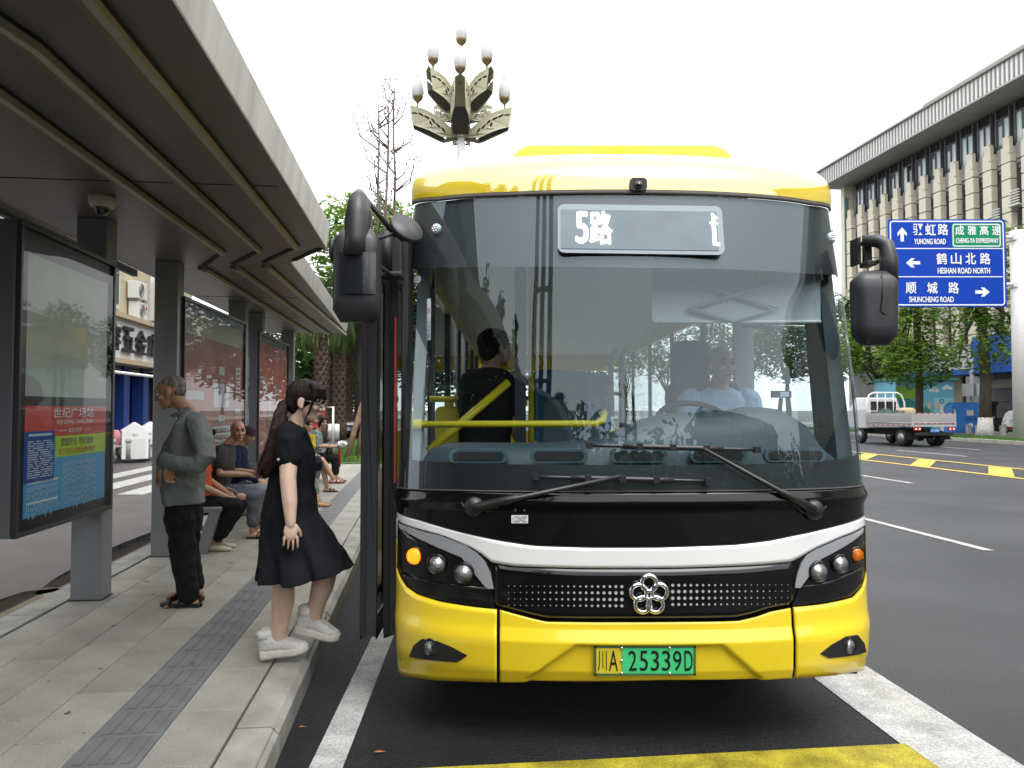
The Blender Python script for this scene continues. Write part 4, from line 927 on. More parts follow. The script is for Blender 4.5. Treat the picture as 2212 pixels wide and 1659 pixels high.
rows_c = rows; o0 = len(mb.v); mb.add([p for r_ in rows for p in r_], [(i*n+j, i*n+(j+1) % n, (i+1)*n+(j+1) % n, (i+1)*n+j) for i in range(11) for j in range(n)]+[list(range(n))[::-1], [11*n+j for j in range(n)]])
limb(mb, [G(621, 935, -.16), G(622, 955, -.19), G(624, 992, -.2)], [.066, .07, .067]); limb(mb, [G(630, 937, .17), G(636, 960, .195), G(644, 992, .2)], [.068, .072, .068])
limb(mb, [G(626, 914, -.05), G(655, 935, -.055), G(668, 958, -.02)], [.02, .02, .012]); limb(mb, [G(626, 912, .05), G(655, 935, .05)], [.02, .018])
dr = fuse(mb, 'dress', DRS, g, .007, 3, .012, (10, 10, 3.5))
mb = MB(); mb.ball(G(601, 993, -.265), .009, 10); mb.build('button', mat('button_pale', (.35, .35, .33), .4), dr)
# hair
HG = hairm('dark_brown', (.012, .009, .008), (.028, .018, .014)); HG2 = hairm('brown_ends', (.014, .008, .007), (.045, .02, .015))
mb = MB(); b3 = hq.to_3x3().normalized()
HB = lambda c, r_: mb.ball(hq @ V(c), r_, 18, b3, 12)
HB((-.02, 0, .035), (.103, .085, .095)); HB((.015, 0, .05), (.085, .081, .074)); HB((-.055, 0, -.01), (.062, .074, .075)); HB((-.045, 0, -.055), (.04, .06, .04))
for i in range(-5, 6):
    a = i*.0125; limb(mb, [hq @ V((.045, a, .098)), hq @ V((.088-abs(a)*.3, a*1.15, .075)), hq @ V((.103-abs(a)*.45, a*1.2, .035)), hq @ V((.103-abs(a)*.5, a*1.25, .006+abs(a)*.3))], [.018, .015, .011, .006], 8)
for s_ in (-1, 1): limb(mb, [hq @ V((.06, s_*.066, .06)), hq @ V((.066, s_*.071, .01)), hq @ V((.055, s_*.071, -.05)), hq @ V((.03, s_*.068, -.11))], [.014, .01, .007, .003], 8)
fuse(mb, 'hair', HG, g, .0045, 3, .003, (60, 60, 12))
mb = MB(); random.seed(3)
base = [(624, 867), (611, 872), (604, 895), (599, 930), (590, 970), (580, 1002), (566, 1030)]
for i in range(34):
    a, b = random.uniform(-1, 1), random.uniform(-1, 1); P = []
    for k, (x, y) in enumerate(base):
        sp = (1.5, 5, 9, 13, 16, 18, 15)[k]; P.append(G(x+a*sp+2.5*sin(k*1.7+i), y+b*4, b*sp*.003+(0, 0, -.06, -.13, -.14, -.13, -.12)[k]))
    limb(mb, P, [.012, .014, .015, .015, .013, .01, .003], 7)
fuse(mb, 'ponytail', HG2, g, .005, 2, .003, (60, 60, 10))
mb = MB(); torus(mb, G(622, 869), .024, .009, V((1, 0, .3)), 14, 6); mb.build('hair_tie', BLACK, g)
mb = MB(); GLM = mat('glasses_frame', (.35, .33, .34), .25, metal=.6)
for s_ in (-1, 1):
    P = [hq @ V((.112-.01*abs(cos(t)), s_*.034+.025*cos(t), .0+.02*sin(t))) for t in np.linspace(0, 2*pi, 15)]; mb.tube(P, .0022, 5); mb.tube([hq @ V((.103, s_*.059, .008)), hq @ V((.0, s_*.081, .006))], .0022, 5)
mb.tube([hq @ V((.113, -.01, .004)), hq @ V((.113, .01, .004))], .002, 5); mb.build('glasses', GLM, g)
# trainers
SHW = mat('trainer_white', (.68, .67, .64), .6, var=.06, vs=20, bump=.25, bs=50); SOLE = mat('trainer_sole', (.66, .63, .56), .6, var=.08, vs=14)
def trainer(heel, toe, yoff, up, s=1.0):
    h = G(*heel, yoff); t = G(*toe, yoff); d = (t-h); L_ = d.length; d.normalize(); u = V((0, 0, 1)); u = (u-d*u.dot(d)).normalized(); sd = d.cross(u)
    P = lambda a, b, c=0: h+d*(a*L_)+u*b+sd*c
    mb = MB(); loft(mb, [(P(.0, .03), .03, .022), (P(.06, .03), .042, .032), (P(.3, .028), .042, .028), (P(.5, .028), .046, .028), (P(.75, .028), .052, .03), (P(.92, .034), .042, .028), (P(1.0, .04), .02, .018)], sd, u, 18, .6)
    o = fuse(mb, 'shoe', SOLE, g, .005, 3, .002, (60, 20, 20))
    mb = MB(); loft(mb, [(P(.0, .085), .02, .04), (P(.08, .085), .04, .05), (P(.22, .09), .044, .055), (P(.4, .085), .045, .045), (P(.6, .07), .048, .036), (P(.8, .055), .048, .028), (P(.95, .05), .03, .018)], sd, u, 18, .8)
    limb(mb, [P(.2, .1), P(.17, .14)], [.048, .047]); limb(mb, [P(.02, .13), P(-.03, .15)], [.012, .007]); fuse(mb, 'upper', SHW, o, .005, 3, .003, (50, 50, 50))
    mb = MB()
    for k in range(5): mb.tube([P(.36+.07*k, .125-.014*k, -.035), P(.38+.07*k, .138-.016*k, 0), P(.36+.07*k, .125-.014*k, .035)], .005, 6)
    mb.build('lace', WHITE, o)
    mb = MB(); mb.tube([P(.17, .12), P(.16, .165)], [.05, .046], 14); mb.build('sock', WHITE, o)
trainer((564, 1425), (668, 1411), .02, 0); trainer((634, 1366), (731, 1390), .06, 0)
# ------------------------------------------------------------------ old man standing with his hand tucked in
m1 = thing('person', 'old man in grey jacket and black trousers standing by the bench', 'person')
YM = 5.78
def K(dx, dy, o=0): return D(dx, dy, YM+o)
mb = MB(); q = headm(K(369, 847), pi+R(8), R(14), 0, 1.02); head(mb, q, 1, 1.2); limb(mb, [q @ V((-.02, 0, -.05)), K(398, 880), K(412, 900)], [.052, .054, .07])
loft(mb, [(K(410, 905), .12, .06), (K(408, 940), .16, .09), (K(402, 1000), .14, .09), (K(398, 1070), .11, .07), (K(398, 1110), .1, .07)], (0, 1, 0), (1, 0, 0))
limb(mb, [K(425, 915, -.18), K(438, 975, -.24), K(430, 1003, -.26), K(385, 1003, -.26), K(366, 1004, -.25)], [.05, .045, .042, .035, .03]); hand(mb, K(367, 1006, -.25), (-.1, .1, -1), (.9, .2, 0), (-.5, -.6, 0), .55, .95)
limb(mb, [K(405, 915, .18), K(372, 965, .26), K(352, 1000, .22), K(345, 1018, .16)], [.05, .045, .04, .03]); hand(mb, K(345, 1016, .1), (-.1, -.1, -1), (.9, .1, 0), (0, -1, 0), .5, .95)
for o_, (ax, ay), (kx, ky) in ((-.09, (408, 1290), (398, 1190)), (.09, (418, 1268), (402, 1185))):
    limb(mb, [K(398, 1120, o_*.8), K(kx, ky, o_), K(ax, ay-12, o_)], [.06, .055, .042]); limb(mb, [K(ax+12, ay+12, o_), K(ax-20, ay+16, o_), K(ax-48, ay+20, o_)], [.034, .036, .024])
    for k in range(5): limb(mb, [K(ax-44, ay+19, o_+(k-2)*.019), K(ax-60+abs(k-1.5)*4, ay+23, o_+(k-2)*.02)], [.013, .010], 6)
mb_ = fuse(mb, 'body', SK_T, m1, .0055, 4); face(q, m1, mat('brow_grey', (.12, .11, .1), .8))
mb = MB(); b3 = q.to_3x3().normalized(); mb.ball(q @ V((-.022, 0, .042)), (.0985, .0768, .081), 18, b3, 12); mb.ball(q @ V((-.05, 0, .0)), (.062, .066, .055), 16, b3, 10); fuse(mb, 'hair', hairm('cropped_grey', (.13, .115, .1), (.3, .27, .24)), m1, .0055, 2, .0012, (150, 150, 150))
JKT = mat('cloth_grey_jacket', (.18, .197, .195), .85, var=.1, vs=5, bump=.25, bs=26, spec=.2)
mb = MB(); loft(mb, [(K(408, 886), .07, .06), (K(413, 897), .125, .085), (K(414, 915), .2, .1), (K(407, 950), .21, .13), (K(400, 1000), .2, .142), (K(395, 1050), .195, .145), (K(396, 1087), .19, .142)], (0, 1, 0), (1, 0, 0))
limb(mb, [K(424, 912, -.17), K(440, 955, -.25), K(443, 985, -.275), K(428, 1003, -.285), K(395, 1004, -.28), K(368, 998, -.26), K(356, 992, -.24)], [.078, .076, .07, .062, .058, .055, .05]); limb(mb, [K(405, 912, .17), K(370, 965, .26), K(352, 1000, .2)], [.075, .066, .055])
limb(mb, [K(407, 884, -.045), K(386, 893, -.06), K(372, 897, -.03)], [.022, .022, .016]); limb(mb, [K(407, 884, .05), K(388, 890, .06)], [.022, .02])
jk = fuse(mb, 'jacket', JKT, m1, .007, 3, .010, (11, 11, 7))
mb = MB(); mb.ball(K(356, 960, -.02), (.012, .012, .012), 8); a = K(412, 1052, -.198); mb.box((a.x-.07, a.y-.005, a.z-.12), (a.x+.09, a.y+.02, a.z+.08)); mb.build('shadow_panel', mat('cloth_dark_panel', (.06, .062, .06), .9), jk) if 0 else None
TRB = cloth('black_trousers', (.010, .010, .011), .2)
mb = MB(); loft(mb, [(K(396, 1070), .17, .125), (K(397, 1120), .18, .125), (K(399, 1150), .17, .12)], (0, 1, 0), (1, 0, 0))
for o_, P in ((-.09, [(392, 1120), (395, 1190), (400, 1240), (407, 1284)]), (.09, [(402, 1120), (405, 1190), (412, 1235), (419, 1262)])): limb(mb, [K(x, y, o_) for x, y in P], [.105, .092, .084, .075])
fuse(mb, 'trousers', TRB, m1, .007, 3, .012, (12, 12, 8))
SAND = mat('sandal_black', (.015, .014, .014), .55)
def sandal(dx0, dx1, dy, o_, Kf, m_, parent, zf=.15):
    a = Kf(dx0, dy, o_); b = Kf(dx1, dy, o_); z = zf+.004; t = V((b.x-a.x, 0, 0)); L_ = abs(b.x-a.x); s_ = 1 if b.x > a.x else -1; y = a.y
    mb = MB(); P = [(a.x+s_*L_*u, y+.045*w_, z) for u, w_ in ((.0, 0), (.04, .8), (.3, .75), (.6, 1.0), (.9, .85), (1.0, .2), (1.0, -.2), (.9, -.9), (.6, -1.0), (.3, -.75), (.04, -.8))]; mb.extr(P, (0, 0, .026)); o = mb.build('sandal', m_, parent, bevel=.004)
    mb = MB()
    for u, h, w_ in ((.5, .052, .026), (.72, .036, .022)): mb.tube([V((a.x+s_*L_*u, y+.05*cos(t_), z+.015+h*sin(t_))) for t_ in np.linspace(0, pi, 9)], w_, 6, flat=(1, .35))
    mb.build('strap', m_, o)
sandal(437, 346, 1308, -.09, K, SAND, m1); sandal(442, 362, 1284, .09, K, SAND, m1)
# ------------------------------------------------------------------ people seated on the benches and people on the bus
def sitter(name, label, loc, rz, skin_m, shirt, pants, shoe, lean=.05, hy=0, hp=0, pants_len=1.0, sleeve=.45, knee=(.43, .48), foot=(.45, .0), hair=None, bald=0, wr=(.34, .1, .6), spread=.1, sc=.97, cross=0, head_dz=0, shoes='shoe', arms2=None, sleeve_m=None):
    t = thing(name, label, 'person', loc, rz, None); mb = MB()
    L_ = lambda p: V(p)*sc
    sh = lean; hq = headm(L_((lean*1.5+.05, 0, 1.2+head_dz)), hy, hp, 0, sc); head(mb, hq, 0, .8)
    limb(mb, [hq @ V((-.02, 0, -.05)), L_((sh+.01, 0, 1.06+head_dz*.6)), L_((sh-.02, 0, 1.0))], [.052, .054, .065])
    loft(mb, [(L_((sh-.02, 0, 1.03)), .1, .06), (L_((sh-.03, 0, .97)), .165, .09), (L_((sh*.7-.02, 0, .8)), .155, .105), (L_((.0, 0, .6)), .15, .115), (L_((0, 0, .48)), .165, .12)], (0, 1, 0), (1, 0, 0))
    JA = []
    for s_ in (-1, 1):
        w_ = wr if s_ < 0 or not arms2 else arms2
        A = [L_((sh-.03, s_*.185, .98)), L_((sh*.5+.03, s_*.235, .74)), L_((w_[0], s_*w_[1], w_[2]))]; JA.append(A)
        limb(mb, [A[0], A[0].lerp(A[1], .5), A[1], A[1].lerp(A[2], .4), A[2]], [.05, .048, .041, .038, .027]); d = (A[2]-A[1]).normalized()
        hand(mb, A[2], d, (d.z*.5, -s_*.6, -.7), (.2, -s_*.5, .6), .5, .92)
    LG = []
    for s_ in (-1, 1):
        kz = knee[1]+(.1 if cross and s_ < 0 else 0); fx = foot[0]+(.12 if cross and s_ < 0 else 0); fz = foot[1]+(.16 if cross and s_ < 0 else 0); sy = spread if not (cross and s_ < 0) else -.02
        H = L_((.02, s_*.09, .5)); Kn = L_((knee[0], s_*sy, kz)); An = L_((fx, s_*sy, .09+fz)); LG.append((H, Kn, An))
        limb(mb, [H, H.lerp(Kn, .5), Kn, Kn.lerp(An, .35), An], [.088, .076, .058, .054, .036])
        limb(mb, [An+V((-.04, 0, -.05)), An+V((.05, 0, -.055)), An+V((.14, 0, -.065))], [.03, .034, .022])
    fuse(mb, 'body', skin_m, t, .0075, 3); face(hq, t)
    mb = MB(); loft(mb, [(L_((sh-.01, 0, 1.055)), .075, .06), (L_((sh-.02, 0, 1.03)), .13, .08), (L_((sh-.03, 0, .97)), .195, .112), (L_((sh*.7-.02, 0, .8)), .188, .135), (L_((.0, 0, .6)), .185, .148), (L_((0, 0, .47)), .2, .155)], (0, 1, 0), (1, 0, 0))
    for A in JA:
        P = [A[0], A[0].lerp(A[1], .5), A[1]] if sleeve >= .5 else [A[0], A[0].lerp(A[1], .55)]
        r_ = [.078, .074, .066][:len(P)]
        if sleeve > .8: P += [A[1].lerp(A[2], .85)]; r_ += [.045]
        limb(mb, P, r_)
    fuse(mb, 'shirt', shirt, t, .009, 3, .009, (13, 13, 8))
    mb = MB(); loft(mb, [(L_((0, 0, .6)), .175, .135), (L_((0.02, 0, .5)), .19, .15), (L_((.03, 0, .44)), .18, .14)], (0, 1, 0), (1, 0, 0))
    for H, Kn, An in LG:
        limb(mb, [H, H.lerp(Kn, .5), Kn] if pants_len > .45 else [H, H.lerp(Kn, .8)], [.108, .096, .082] if pants_len > .45 else [.108, .1])
        if pants_len > .6: limb(mb, [Kn, Kn.lerp(An, pants_len)], [.08, .07])
    fuse(mb, 'trousers' if pants_len > .8 else 'shorts', pants, t, .009, 3, .010, (13, 13, 9))
    for H, Kn, An in LG:
        if shoes == 'sandal':
            b = An+V((0, 0, -.09)); sandal(0, 1, 0, 0, (lambda dx, dy, o_=0, b=b: V((b.x-.07+.27*dx, b.y, 0))), shoe, t, b.z-.004)
        else:
            b = An+V((0, 0, -.088)); mb = MB(); loft(mb, [(b+V((-.075, 0, .03)), .026, .026), (b+V((-.05, 0, .036)), .036, .036), (b+V((.04, 0, .035)), .04, .034), (b+V((.12, 0, .026)), .042, .026), (b+V((.185, 0, .02)), .024, .018)], (0, 1, 0), (0, 0, 1), 14, .8); fuse(mb, 'shoe', shoe, t, .008, 2)
    b3 = hq.to_3x3().normalized(); mb = MB()
    if hair == 'cap':
        mb.ball(hq @ V((-.012, 0, .06)), (.108, .09, .062), 16, b3, 10); mb.ball(hq @ V((.075, 0, .045)), (.065, .07, .012), 16, b3, 8); fuse(mb, 'flat_cap', cloth('cap_maroon', (.035, .02, .03)), t, .007, 2)
    elif hair:
        if bald: mb.ball(hq @ V((-.03, 0, .028)), (.089, .078, .078), 16, b3, 10); mb.ball(hq @ V((-.055, 0, -.005)), (.06, .07, .06), 14, b3, 8)
        else:
            mb.ball(hq @ V((-.02, 0, .042)), (.104, .084, .09), 16, b3, 10); mb.ball(hq @ V((-.055, 0, -.01)), (.064, .076, .07), 14, b3, 8); limb(mb, [hq @ V((.07, -.05, .075)), hq @ V((.075, .05, .08))], [.025, .025])
            if hair[1]: [limb(mb, [hq @ V((.02, s_*.075, .04)), hq @ V((.0, s_*.083, -.03)), hq @ V((-.01, s_*.078, -.085))], [.03, .028, .018]) for s_ in (-1, 1)]
        fuse(mb, 'hair', hair[0], t, .007, 2, .003, (50, 50, 30))
    return t, hq, JA
def bench_at(x, y, z=0): p = M.Rotation(ROAD, 4, 'Z') @ V((x, y, 0)); return (p.x-.655, p.y, ZP+z)
H_GREY = hairm('short_grey', (.12, .115, .11), (.35, .34, .33)); H_BLK = hairm('black', (.01, .009, .009))
ORG = cloth('orange', (.6, .1, .02)); 
a, hq, JA = sitter('person', 'seated person in orange shirt and black trousers, nearest on the bench', bench_at(-1.66, 8.2), ROAD, SK_W, ORG, TRB, mat('shoe_beige', (.5, .45, .35), .6), lean=.03, foot=(.2, 0), pants_len=.8, hair=(H_BLK, 1), wr=(.36, .07, .56), hy=R(20), sc=.95)
bp = thing('backpack', 'black backpack worn on the back of the seated person in orange shirt', 'backpack', bench_at(-1.66, 8.2), ROAD)
mb = MB(); loft(mb, [((-.2, 0, .5), .13, .07), ((-.23, 0, .56), .17, .12), ((-.24, 0, .78), .165, .12), ((-.2, 0, .96), .13, .09), ((-.17, 0, 1.02), .07, .04)], (0, 1, 0), (1, 0, 0)); fuse(mb, 'bag', cloth('backpack_black', (.012, .011, .012)), bp, .009, 3, .006)
mb = MB(); [mb.tube([(-.14, s_*.13, 1.0), (-.02, s_*.15, 1.06), (.1, s_*.15, .98), (.12, s_*.16, .8), (-.1, s_*.19, .58)], .022, 6, flat=(1, .4)) for s_ in (-1, 1)]; mb.build('strap', cloth('backpack_black', (.01, .01, .01)), bp)
pk = thing('plastic_bag', 'small white and red packet held in the hands of the seated person in orange', 'packet', bench_at(-1.66, 8.2), ROAD)
mb = MB(); mb.ball((.44, 0, .54), (.05, .045, .04), 12); mb.tube([(.42, 0, .57), (.36, -.02, .62), (.31, -.03, .64), (.3, .0, .6), (.36, .0, .58)], .007, 6); fuse(mb, 'wrap', mat('packet_white', (.6, .58, .56), .5, var=.3, vs=25, col2=(.6, .15, .08)), pk, .007, 1, .006, (40, 40, 40))
sitter('person', 'bald old man in dark grey tee holding a phone, seated on the bench', bench_at(-1.66, 8.95), ROAD, SK_M, cloth('charcoal_tee', (.06, .056, .06)), cloth('blue_grey_trousers', (.1, .11, .14)), mat('sandal_brown', (.04, .02, .018), .6), lean=.12, hy=R(-62), foot=(.42, 0), pants_len=.75, hair=(H_GREY, 0), bald=1, wr=(.38, .14, .72), shoes='sandal', sc=1.0)
ph = thing('mobile_phone', 'dark mobile phone held up by the bald seated man', 'phone', bench_at(-1.66, 8.95), ROAD)
mb = MB(); q_ = M.Translation((.46, -.13, .78)) @ M.Rotation(R(40), 4, 'Y') @ M.Rotation(R(-20), 4, 'Z'); mb.cbox((0, 0, 0), (.15, .075, .009), q_); mb.build('casing', BLACK, ph, bevel=.003); mb = MB(); mb.cbox((0, 0, .0052), (.14, .068, .001), q_); mb.build('screen', DGLASS, ph)
sitter('person', 'old man in navy jacket and dark flat cap seated third along the bench', bench_at(-1.66, 9.75), ROAD, SK_M, cloth('navy', (.012, .02, .05)), cloth('pale_grey_trousers', (.22, .23, .25)), mat('shoe_dark', (.03, .025, .02), .6), lean=.08, hy=R(-35), hp=R(10), hair='cap', sleeve=1, sc=.95, head_dz=-.02)
sitter('person', 'seated woman in patterned skirt and tan flat shoes, mostly behind the woman in black', bench_at(-1.45, 11.7), ROAD, SK_W, cloth('olive_top', (.1, .1, .09)), mat('cloth_dark_floral', (.03, .05, .05), .8, var=.9, vs=60, col2=(.25, .3, .27)), mat('shoe_tan', (.3, .19, .1), .6), lean=.02, foot=(.58, 0), pants_len=.62, hair=(H_BLK, 1), sc=.95)
sitter('person', 'seated person in grey tee and navy shorts with crossed legs and brown sandals', bench_at(-1.5, 13.6), ROAD, SK_W, cloth('grey_tee', (.16, .155, .14)), cloth('navy_shorts', (.015, .022, .045)), mat('sandal_maroon', (.09, .025, .02), .5), lean=.06, foot=(.5, 0), pants_len=.4, hair=(H_BLK, 0), cross=1, shoes='sandal', wr=(.3, .05, .66))
FLO = mat('cloth_blue_floral', (.03, .06, .1), .8, var=1.0, vs=45, col2=(.35, .45, .5), det=1, bump=.1)
sitter('person', 'woman in blue floral blouse seated last on the far bench, head turned', bench_at(-1.5, 15.6), ROAD, SK_W, FLO, TRB, mat('sandal_maroon', (.09, .025, .02), .5), lean=.08, hy=R(-50), foot=(.44, 0), pants_len=.7, hair=(H_BLK, 1), wr=(.42, .1, .72), sleeve=.75, shoes='sandal', sc=.98)
B8 = bench_at(-1.5, 15.6)
pb = thing('plastic_bag', 'crumpled white plastic bag in the hand of the woman in floral blouse', 'plastic bag', B8, ROAD); mb = MB(); mb.ball((.56, -.1, .76), (.1, .05, .06), 14); mb.ball((.5, -.08, .74), (.06, .05, .04)); fuse(mb, 'bag', mat('bag_white', (.75, .76, .78), .4), pb, .008, 1, .025, (25, 25, 25))
hb = thing('handbag', 'black handbag on the lap of the woman in floral blouse', 'handbag', B8, ROAD); mb = MB(); loft(mb, [((.3, 0, .54), .13, .07), ((.3, 0, .6), .15, .09), ((.3, 0, .68), .13, .06)], (0, 1, 0), (1, 0, 0)); mb2 = mb; fuse(mb, 'bag', mat('leather_black', (.012, .012, .013), .35), hb, .008, 3, .004); mb = MB(); mb.tube([(.3, -.11, .67), (.3, -.07, .76), (.3, .07, .76), (.3, .11, .67)], .009, 6); mb.build('handle', BLACK, hb)
um = thing('umbrella', 'red folded umbrella hanging beside the woman in floral blouse', 'umbrella', B8, ROAD); mb = MB(); mb.tube([(.5, -.03, .66), (.5, -.03, .6), (.51, -.03, .3)], [.012, .03, .016], 10); mb.build('canopy', cloth('umbrella_red', (.5, .04, .03)), um); mb = MB(); mb.tube([(.5, -.03, .66), (.5, -.03, .74)], .012, 8); mb.build('handle', BLACK, um)
yb = thing('shoulder_bag', 'bright yellow cloth bag between the person in grey tee and the woman in floral blouse', 'bag', B8, ROAD); mb = MB(); loft(mb, [((.0, -.3, .6), .05, .05), ((-.02, -.3, .75), .06, .1), ((.0, -.28, .95), .03, .06)], (0, 1, 0), (1, 0, 0)); fuse(mb, 'bag', cloth('yellow', (.6, .45, .03)), yb, .01, 2, .015)
# driver
c = D(1533, 790, 4.95)
sitter('person', 'bus driver in light blue shirt and glasses with hands on the steering wheel', (c.x+.06, c.y+.0, c.z-1.2), R(-92), SK_G, cloth('light_blue_shirt', (.5, .66, .92), .05), TRB, BLACK, lean=.02, hy=R(12), hair=(H_GREY, 0), bald=1, wr=(.4, .12, .86), sc=1.0)
mb = MB(); hq_ = headm(c, R(-84), 0, 0, 1)
# passenger who has just boarded, seen from behind
p9 = thing('person', 'boarding passenger in black tee seen from behind through the windscreen', 'person')
def Q(dx, dy, o=0): return D(dx, dy, 5.05+o)
mb = MB(); hq = headm(Q(1070, 752), R(30), 0, 0, 1.0); head(mb, hq); limb(mb, [hq @ V((-.02, 0, -.05)), Q(1062, 790), Q(1055, 805)], [.052, .055, .065])
limb(mb, [Q(1018, 830), Q(1012, 900), Q(1022, 955)], [.05, .042, .036]); limb(mb, [Q(1085, 830, .15), Q(1100, 900, .15), Q(1120, 945, .1)], [.05, .042, .036]); hand(mb, Q(1022, 955), (.2, 0, -1), (0, 1, 0), (1, 0, 0)); hand(mb, Q(1120, 945, .1), (.5, 0, -1), (0, 1, 0), (1, 0, 0))
zf = .37
for x, o_ in ((1035, 0), (1062, .12)): p = Q(x, 990, o_); limb(mb, [p, V((p.x, p.y, .8)), V((p.x, p.y, zf+.08))], [.09, .06, .04]); limb(mb, [V((p.x-.02, p.y, zf+.04)), V((p.x+.14, p.y+.02, zf+.03))], [.035, .028])
loft(mb, [(Q(1055, 812), .14, .09), (Q(1050, 900), .15, .1), (Q(1048, 990), .15, .11)], (.8, .6, 0), (-.6, .8, 0))
fuse(mb, 'body', SK_M, p9, .0075, 3); face(hq, p9)
mb = MB(); loft(mb, [(Q(1060, 795), .08, .07), (Q(1056, 812), .19, .11), (Q(1052, 850), .205, .13), (Q(1048, 920), .19, .13), (Q(1046, 985), .19, .13)], (.8, .6, 0), (-.6, .8, 0)); limb(mb, [Q(1020, 822), Q(1012, 885)], [.08, .075]); limb(mb, [Q(1088, 825, .15), Q(1098, 885, .15)], [.08, .075]); fuse(mb, 'shirt', cloth('black_tee', (.011, .011, .013)), p9, .009, 3, .008)
mb = MB(); [limb(mb, [Q(x, 985, o_), V((Q(x, 985).x, Q(0, 0, o_).y, .5))], [.12, .08]) for x, o_ in ((1035, 0), (1062, .12))]; fuse(mb, 'trousers', TRB, p9, .01, 2, .008)
mb = MB(); b3 = hq.to_3x3().normalized(); mb.ball(hq @ V((-.022, 0, .035)), (.108, .088, .098), 16, b3); mb.ball(hq @ V((-.055, 0, -.02)), (.062, .075, .07), 14, b3); mb.ball(hq @ V((.03, 0, .07)), (.075, .075, .05), 14, b3); fuse(mb, 'hair', H_BLK, p9, .007, 2, .004, (50, 50, 30))
# ================================================================== TREES
random.seed(11)
def leafm(n, c):
    m = mat('leaf_'+n, c, .5, var=.25, vs=1.5, spec=.3); t = m.node_tree; p_ = t.nodes['Principled BSDF']; o_ = t.nodes['Material Output']
    tl = t.nodes.new('ShaderNodeBsdfTranslucent'); mx_ = t.nodes.new('ShaderNodeMixShader'); mx_.inputs[0].default_value = .4
    src = p_.inputs['Base Color'].links[0].from_socket; t.links.new(src, tl.inputs[0]); t.links.new(p_.outputs[0], mx_.inputs[1]); t.links.new(tl.outputs[0], mx_.inputs[2]); t.links.new(mx_.outputs[0], o_.inputs[0]); return m
LEAF = {'fresh': [leafm('fresh_a', (.17, .3, .035)), leafm('fresh_b', (.12, .23, .03)), leafm('fresh_c', (.23, .34, .05))],
        'deep': [leafm('deep_a', (.04, .1, .02)), leafm('deep_b', (.028, .07, .016)), leafm('deep_c', (.07, .14, .025))],
        'dark': [leafm('dark_a', (.02, .05, .014)), leafm('dark_b', (.03, .07, .018)), leafm('dark_c', (.04, .09, .02))]}
BARK = mat('bark', (.075, .06, .045), .9, var=.4, vs=12, bump=.8, bs=25, stretch=(1, 1, .3)); BARKD = mat('bark_dark', (.035, .028, .022), .9, var=.4, vs=12, bump=.8, bs=25, stretch=(1, 1, .3))
def crown(blobs, n, s, ms, parent, name='crown', sag=0, shell=.45):
    mb = MB(); vol = [b[1][0]*b[1][1]*b[1][2] for b in blobs]; tot = sum(vol)
    vs, fs, mi = [], [], []
    for (c, r_), v_ in zip(blobs, vol):
        k = int(n*v_/tot)
        for i in range(k):
            u = V((random.gauss(0, 1), random.gauss(0, 1), random.gauss(0, 1))).normalized(); d = shell+(1-shell)*random.random()**.6
            p = V((c[0]+u.x*r_[0]*d, c[1]+u.y*r_[1]*d, c[2]+u.z*r_[2]*d))
            if NZ.noise(p*1.1/max(.5, r_[0]*.35)+V((5, 3, 1))) < -.18: continue
            a = V((random.uniform(-1, 1), random.uniform(-1, 1), random.uniform(-.5, .2)-sag)).normalized(); b = a.cross(V((random.uniform(-.6, .6), random.uniform(-.9, .3), 1))).normalized()
            q = s*random.uniform(.6, 1.3); o = len(vs); vs += [p-a*q*.9, p+b*q*.42, p+a*q, p-b*q*.42]; fs.append((o, o+1, o+2, o+3))
            mi.append(min(2, int(abs(NZ.noise(p*.9))*4+random.random()*1.2)))
    mb.v = [tuple(v) for v in vs]; mb.f = fs; mb.m = mi; mb.sm = [False]*len(fs)
    return mb.build(name, ms, parent, weld=False)
def tree(name, label, loc, th, tr, blobs, n, s, kind, bark=BARK, group=None, limbs_=6, lean=(0, 0), white=0):
    t = thing(name, label, 'tree', loc, 0, group); mb = MB(); top = V((lean[0], lean[1], th))
    P = [V((0, 0, -.05)), V((tr*.3, -tr*.2, th*.35)), V((lean[0]*.5-tr*.2, lean[1]*.5, th*.7)), top]; mb.tube(P, [tr*1.25, tr, tr*.85, tr*.55], 10); 
    for i in range(limbs_):
        c, r_ = blobs[i % len(blobs)]; e = V(c)+V((random.uniform(-.6, .6)*r_[0], random.uniform(-.6, .6)*r_[1], random.uniform(-.1, .6)*r_[2])); b = P[2].lerp(top, random.random()); m_ = b.lerp(e, .5)+V((random.uniform(-.2, .2), random.uniform(-.2, .2), -.1)); mb.tube([b, m_, e], [tr*.45, tr*.3, tr*.08], 6)
    mb.build('trunk', bark, t)
    if white:
        mb = MB(); mb.tube([V((0, 0, -.02)), V((tr*.1, 0, white*.4)), V((tr*.2, 0, white))], [tr*1.7, tr*1.42, tr*1.3], 12); mb.build('whitewash', mat('whitewash', (.6, .58, .54), .85, var=.2, vs=9), t)
    crown(blobs, n, s, LEAF[kind], t); return t
def rnd(c, r_, n, sp=.55, k=.5): return [(c, r_)]+[((c[0]+random.uniform(-sp, sp)*r_[0]*1.3, c[1]+random.uniform(-sp, sp)*r_[1]*1.3, c[2]+random.uniform(-sp, sp)*r_[2]*1.2), (r_[0]*k, r_[1]*k, r_[2]*k)) for _ in range(n)]
def gx(X0, Y, z=0): return (sx(Y, X0), Y, z)
SG = 'street trees along the far pavement'
p = D(1905, 880, 50.5); tree('street_tree', 'round bushy green street tree just right of the bus, left of the painted box', (p.x, 50.5, .3), 3.2, .2, rnd((0, 0, 5.0), (2.8, 2.4, 2.2), 7), 6500, .2, 'fresh', group=SG)
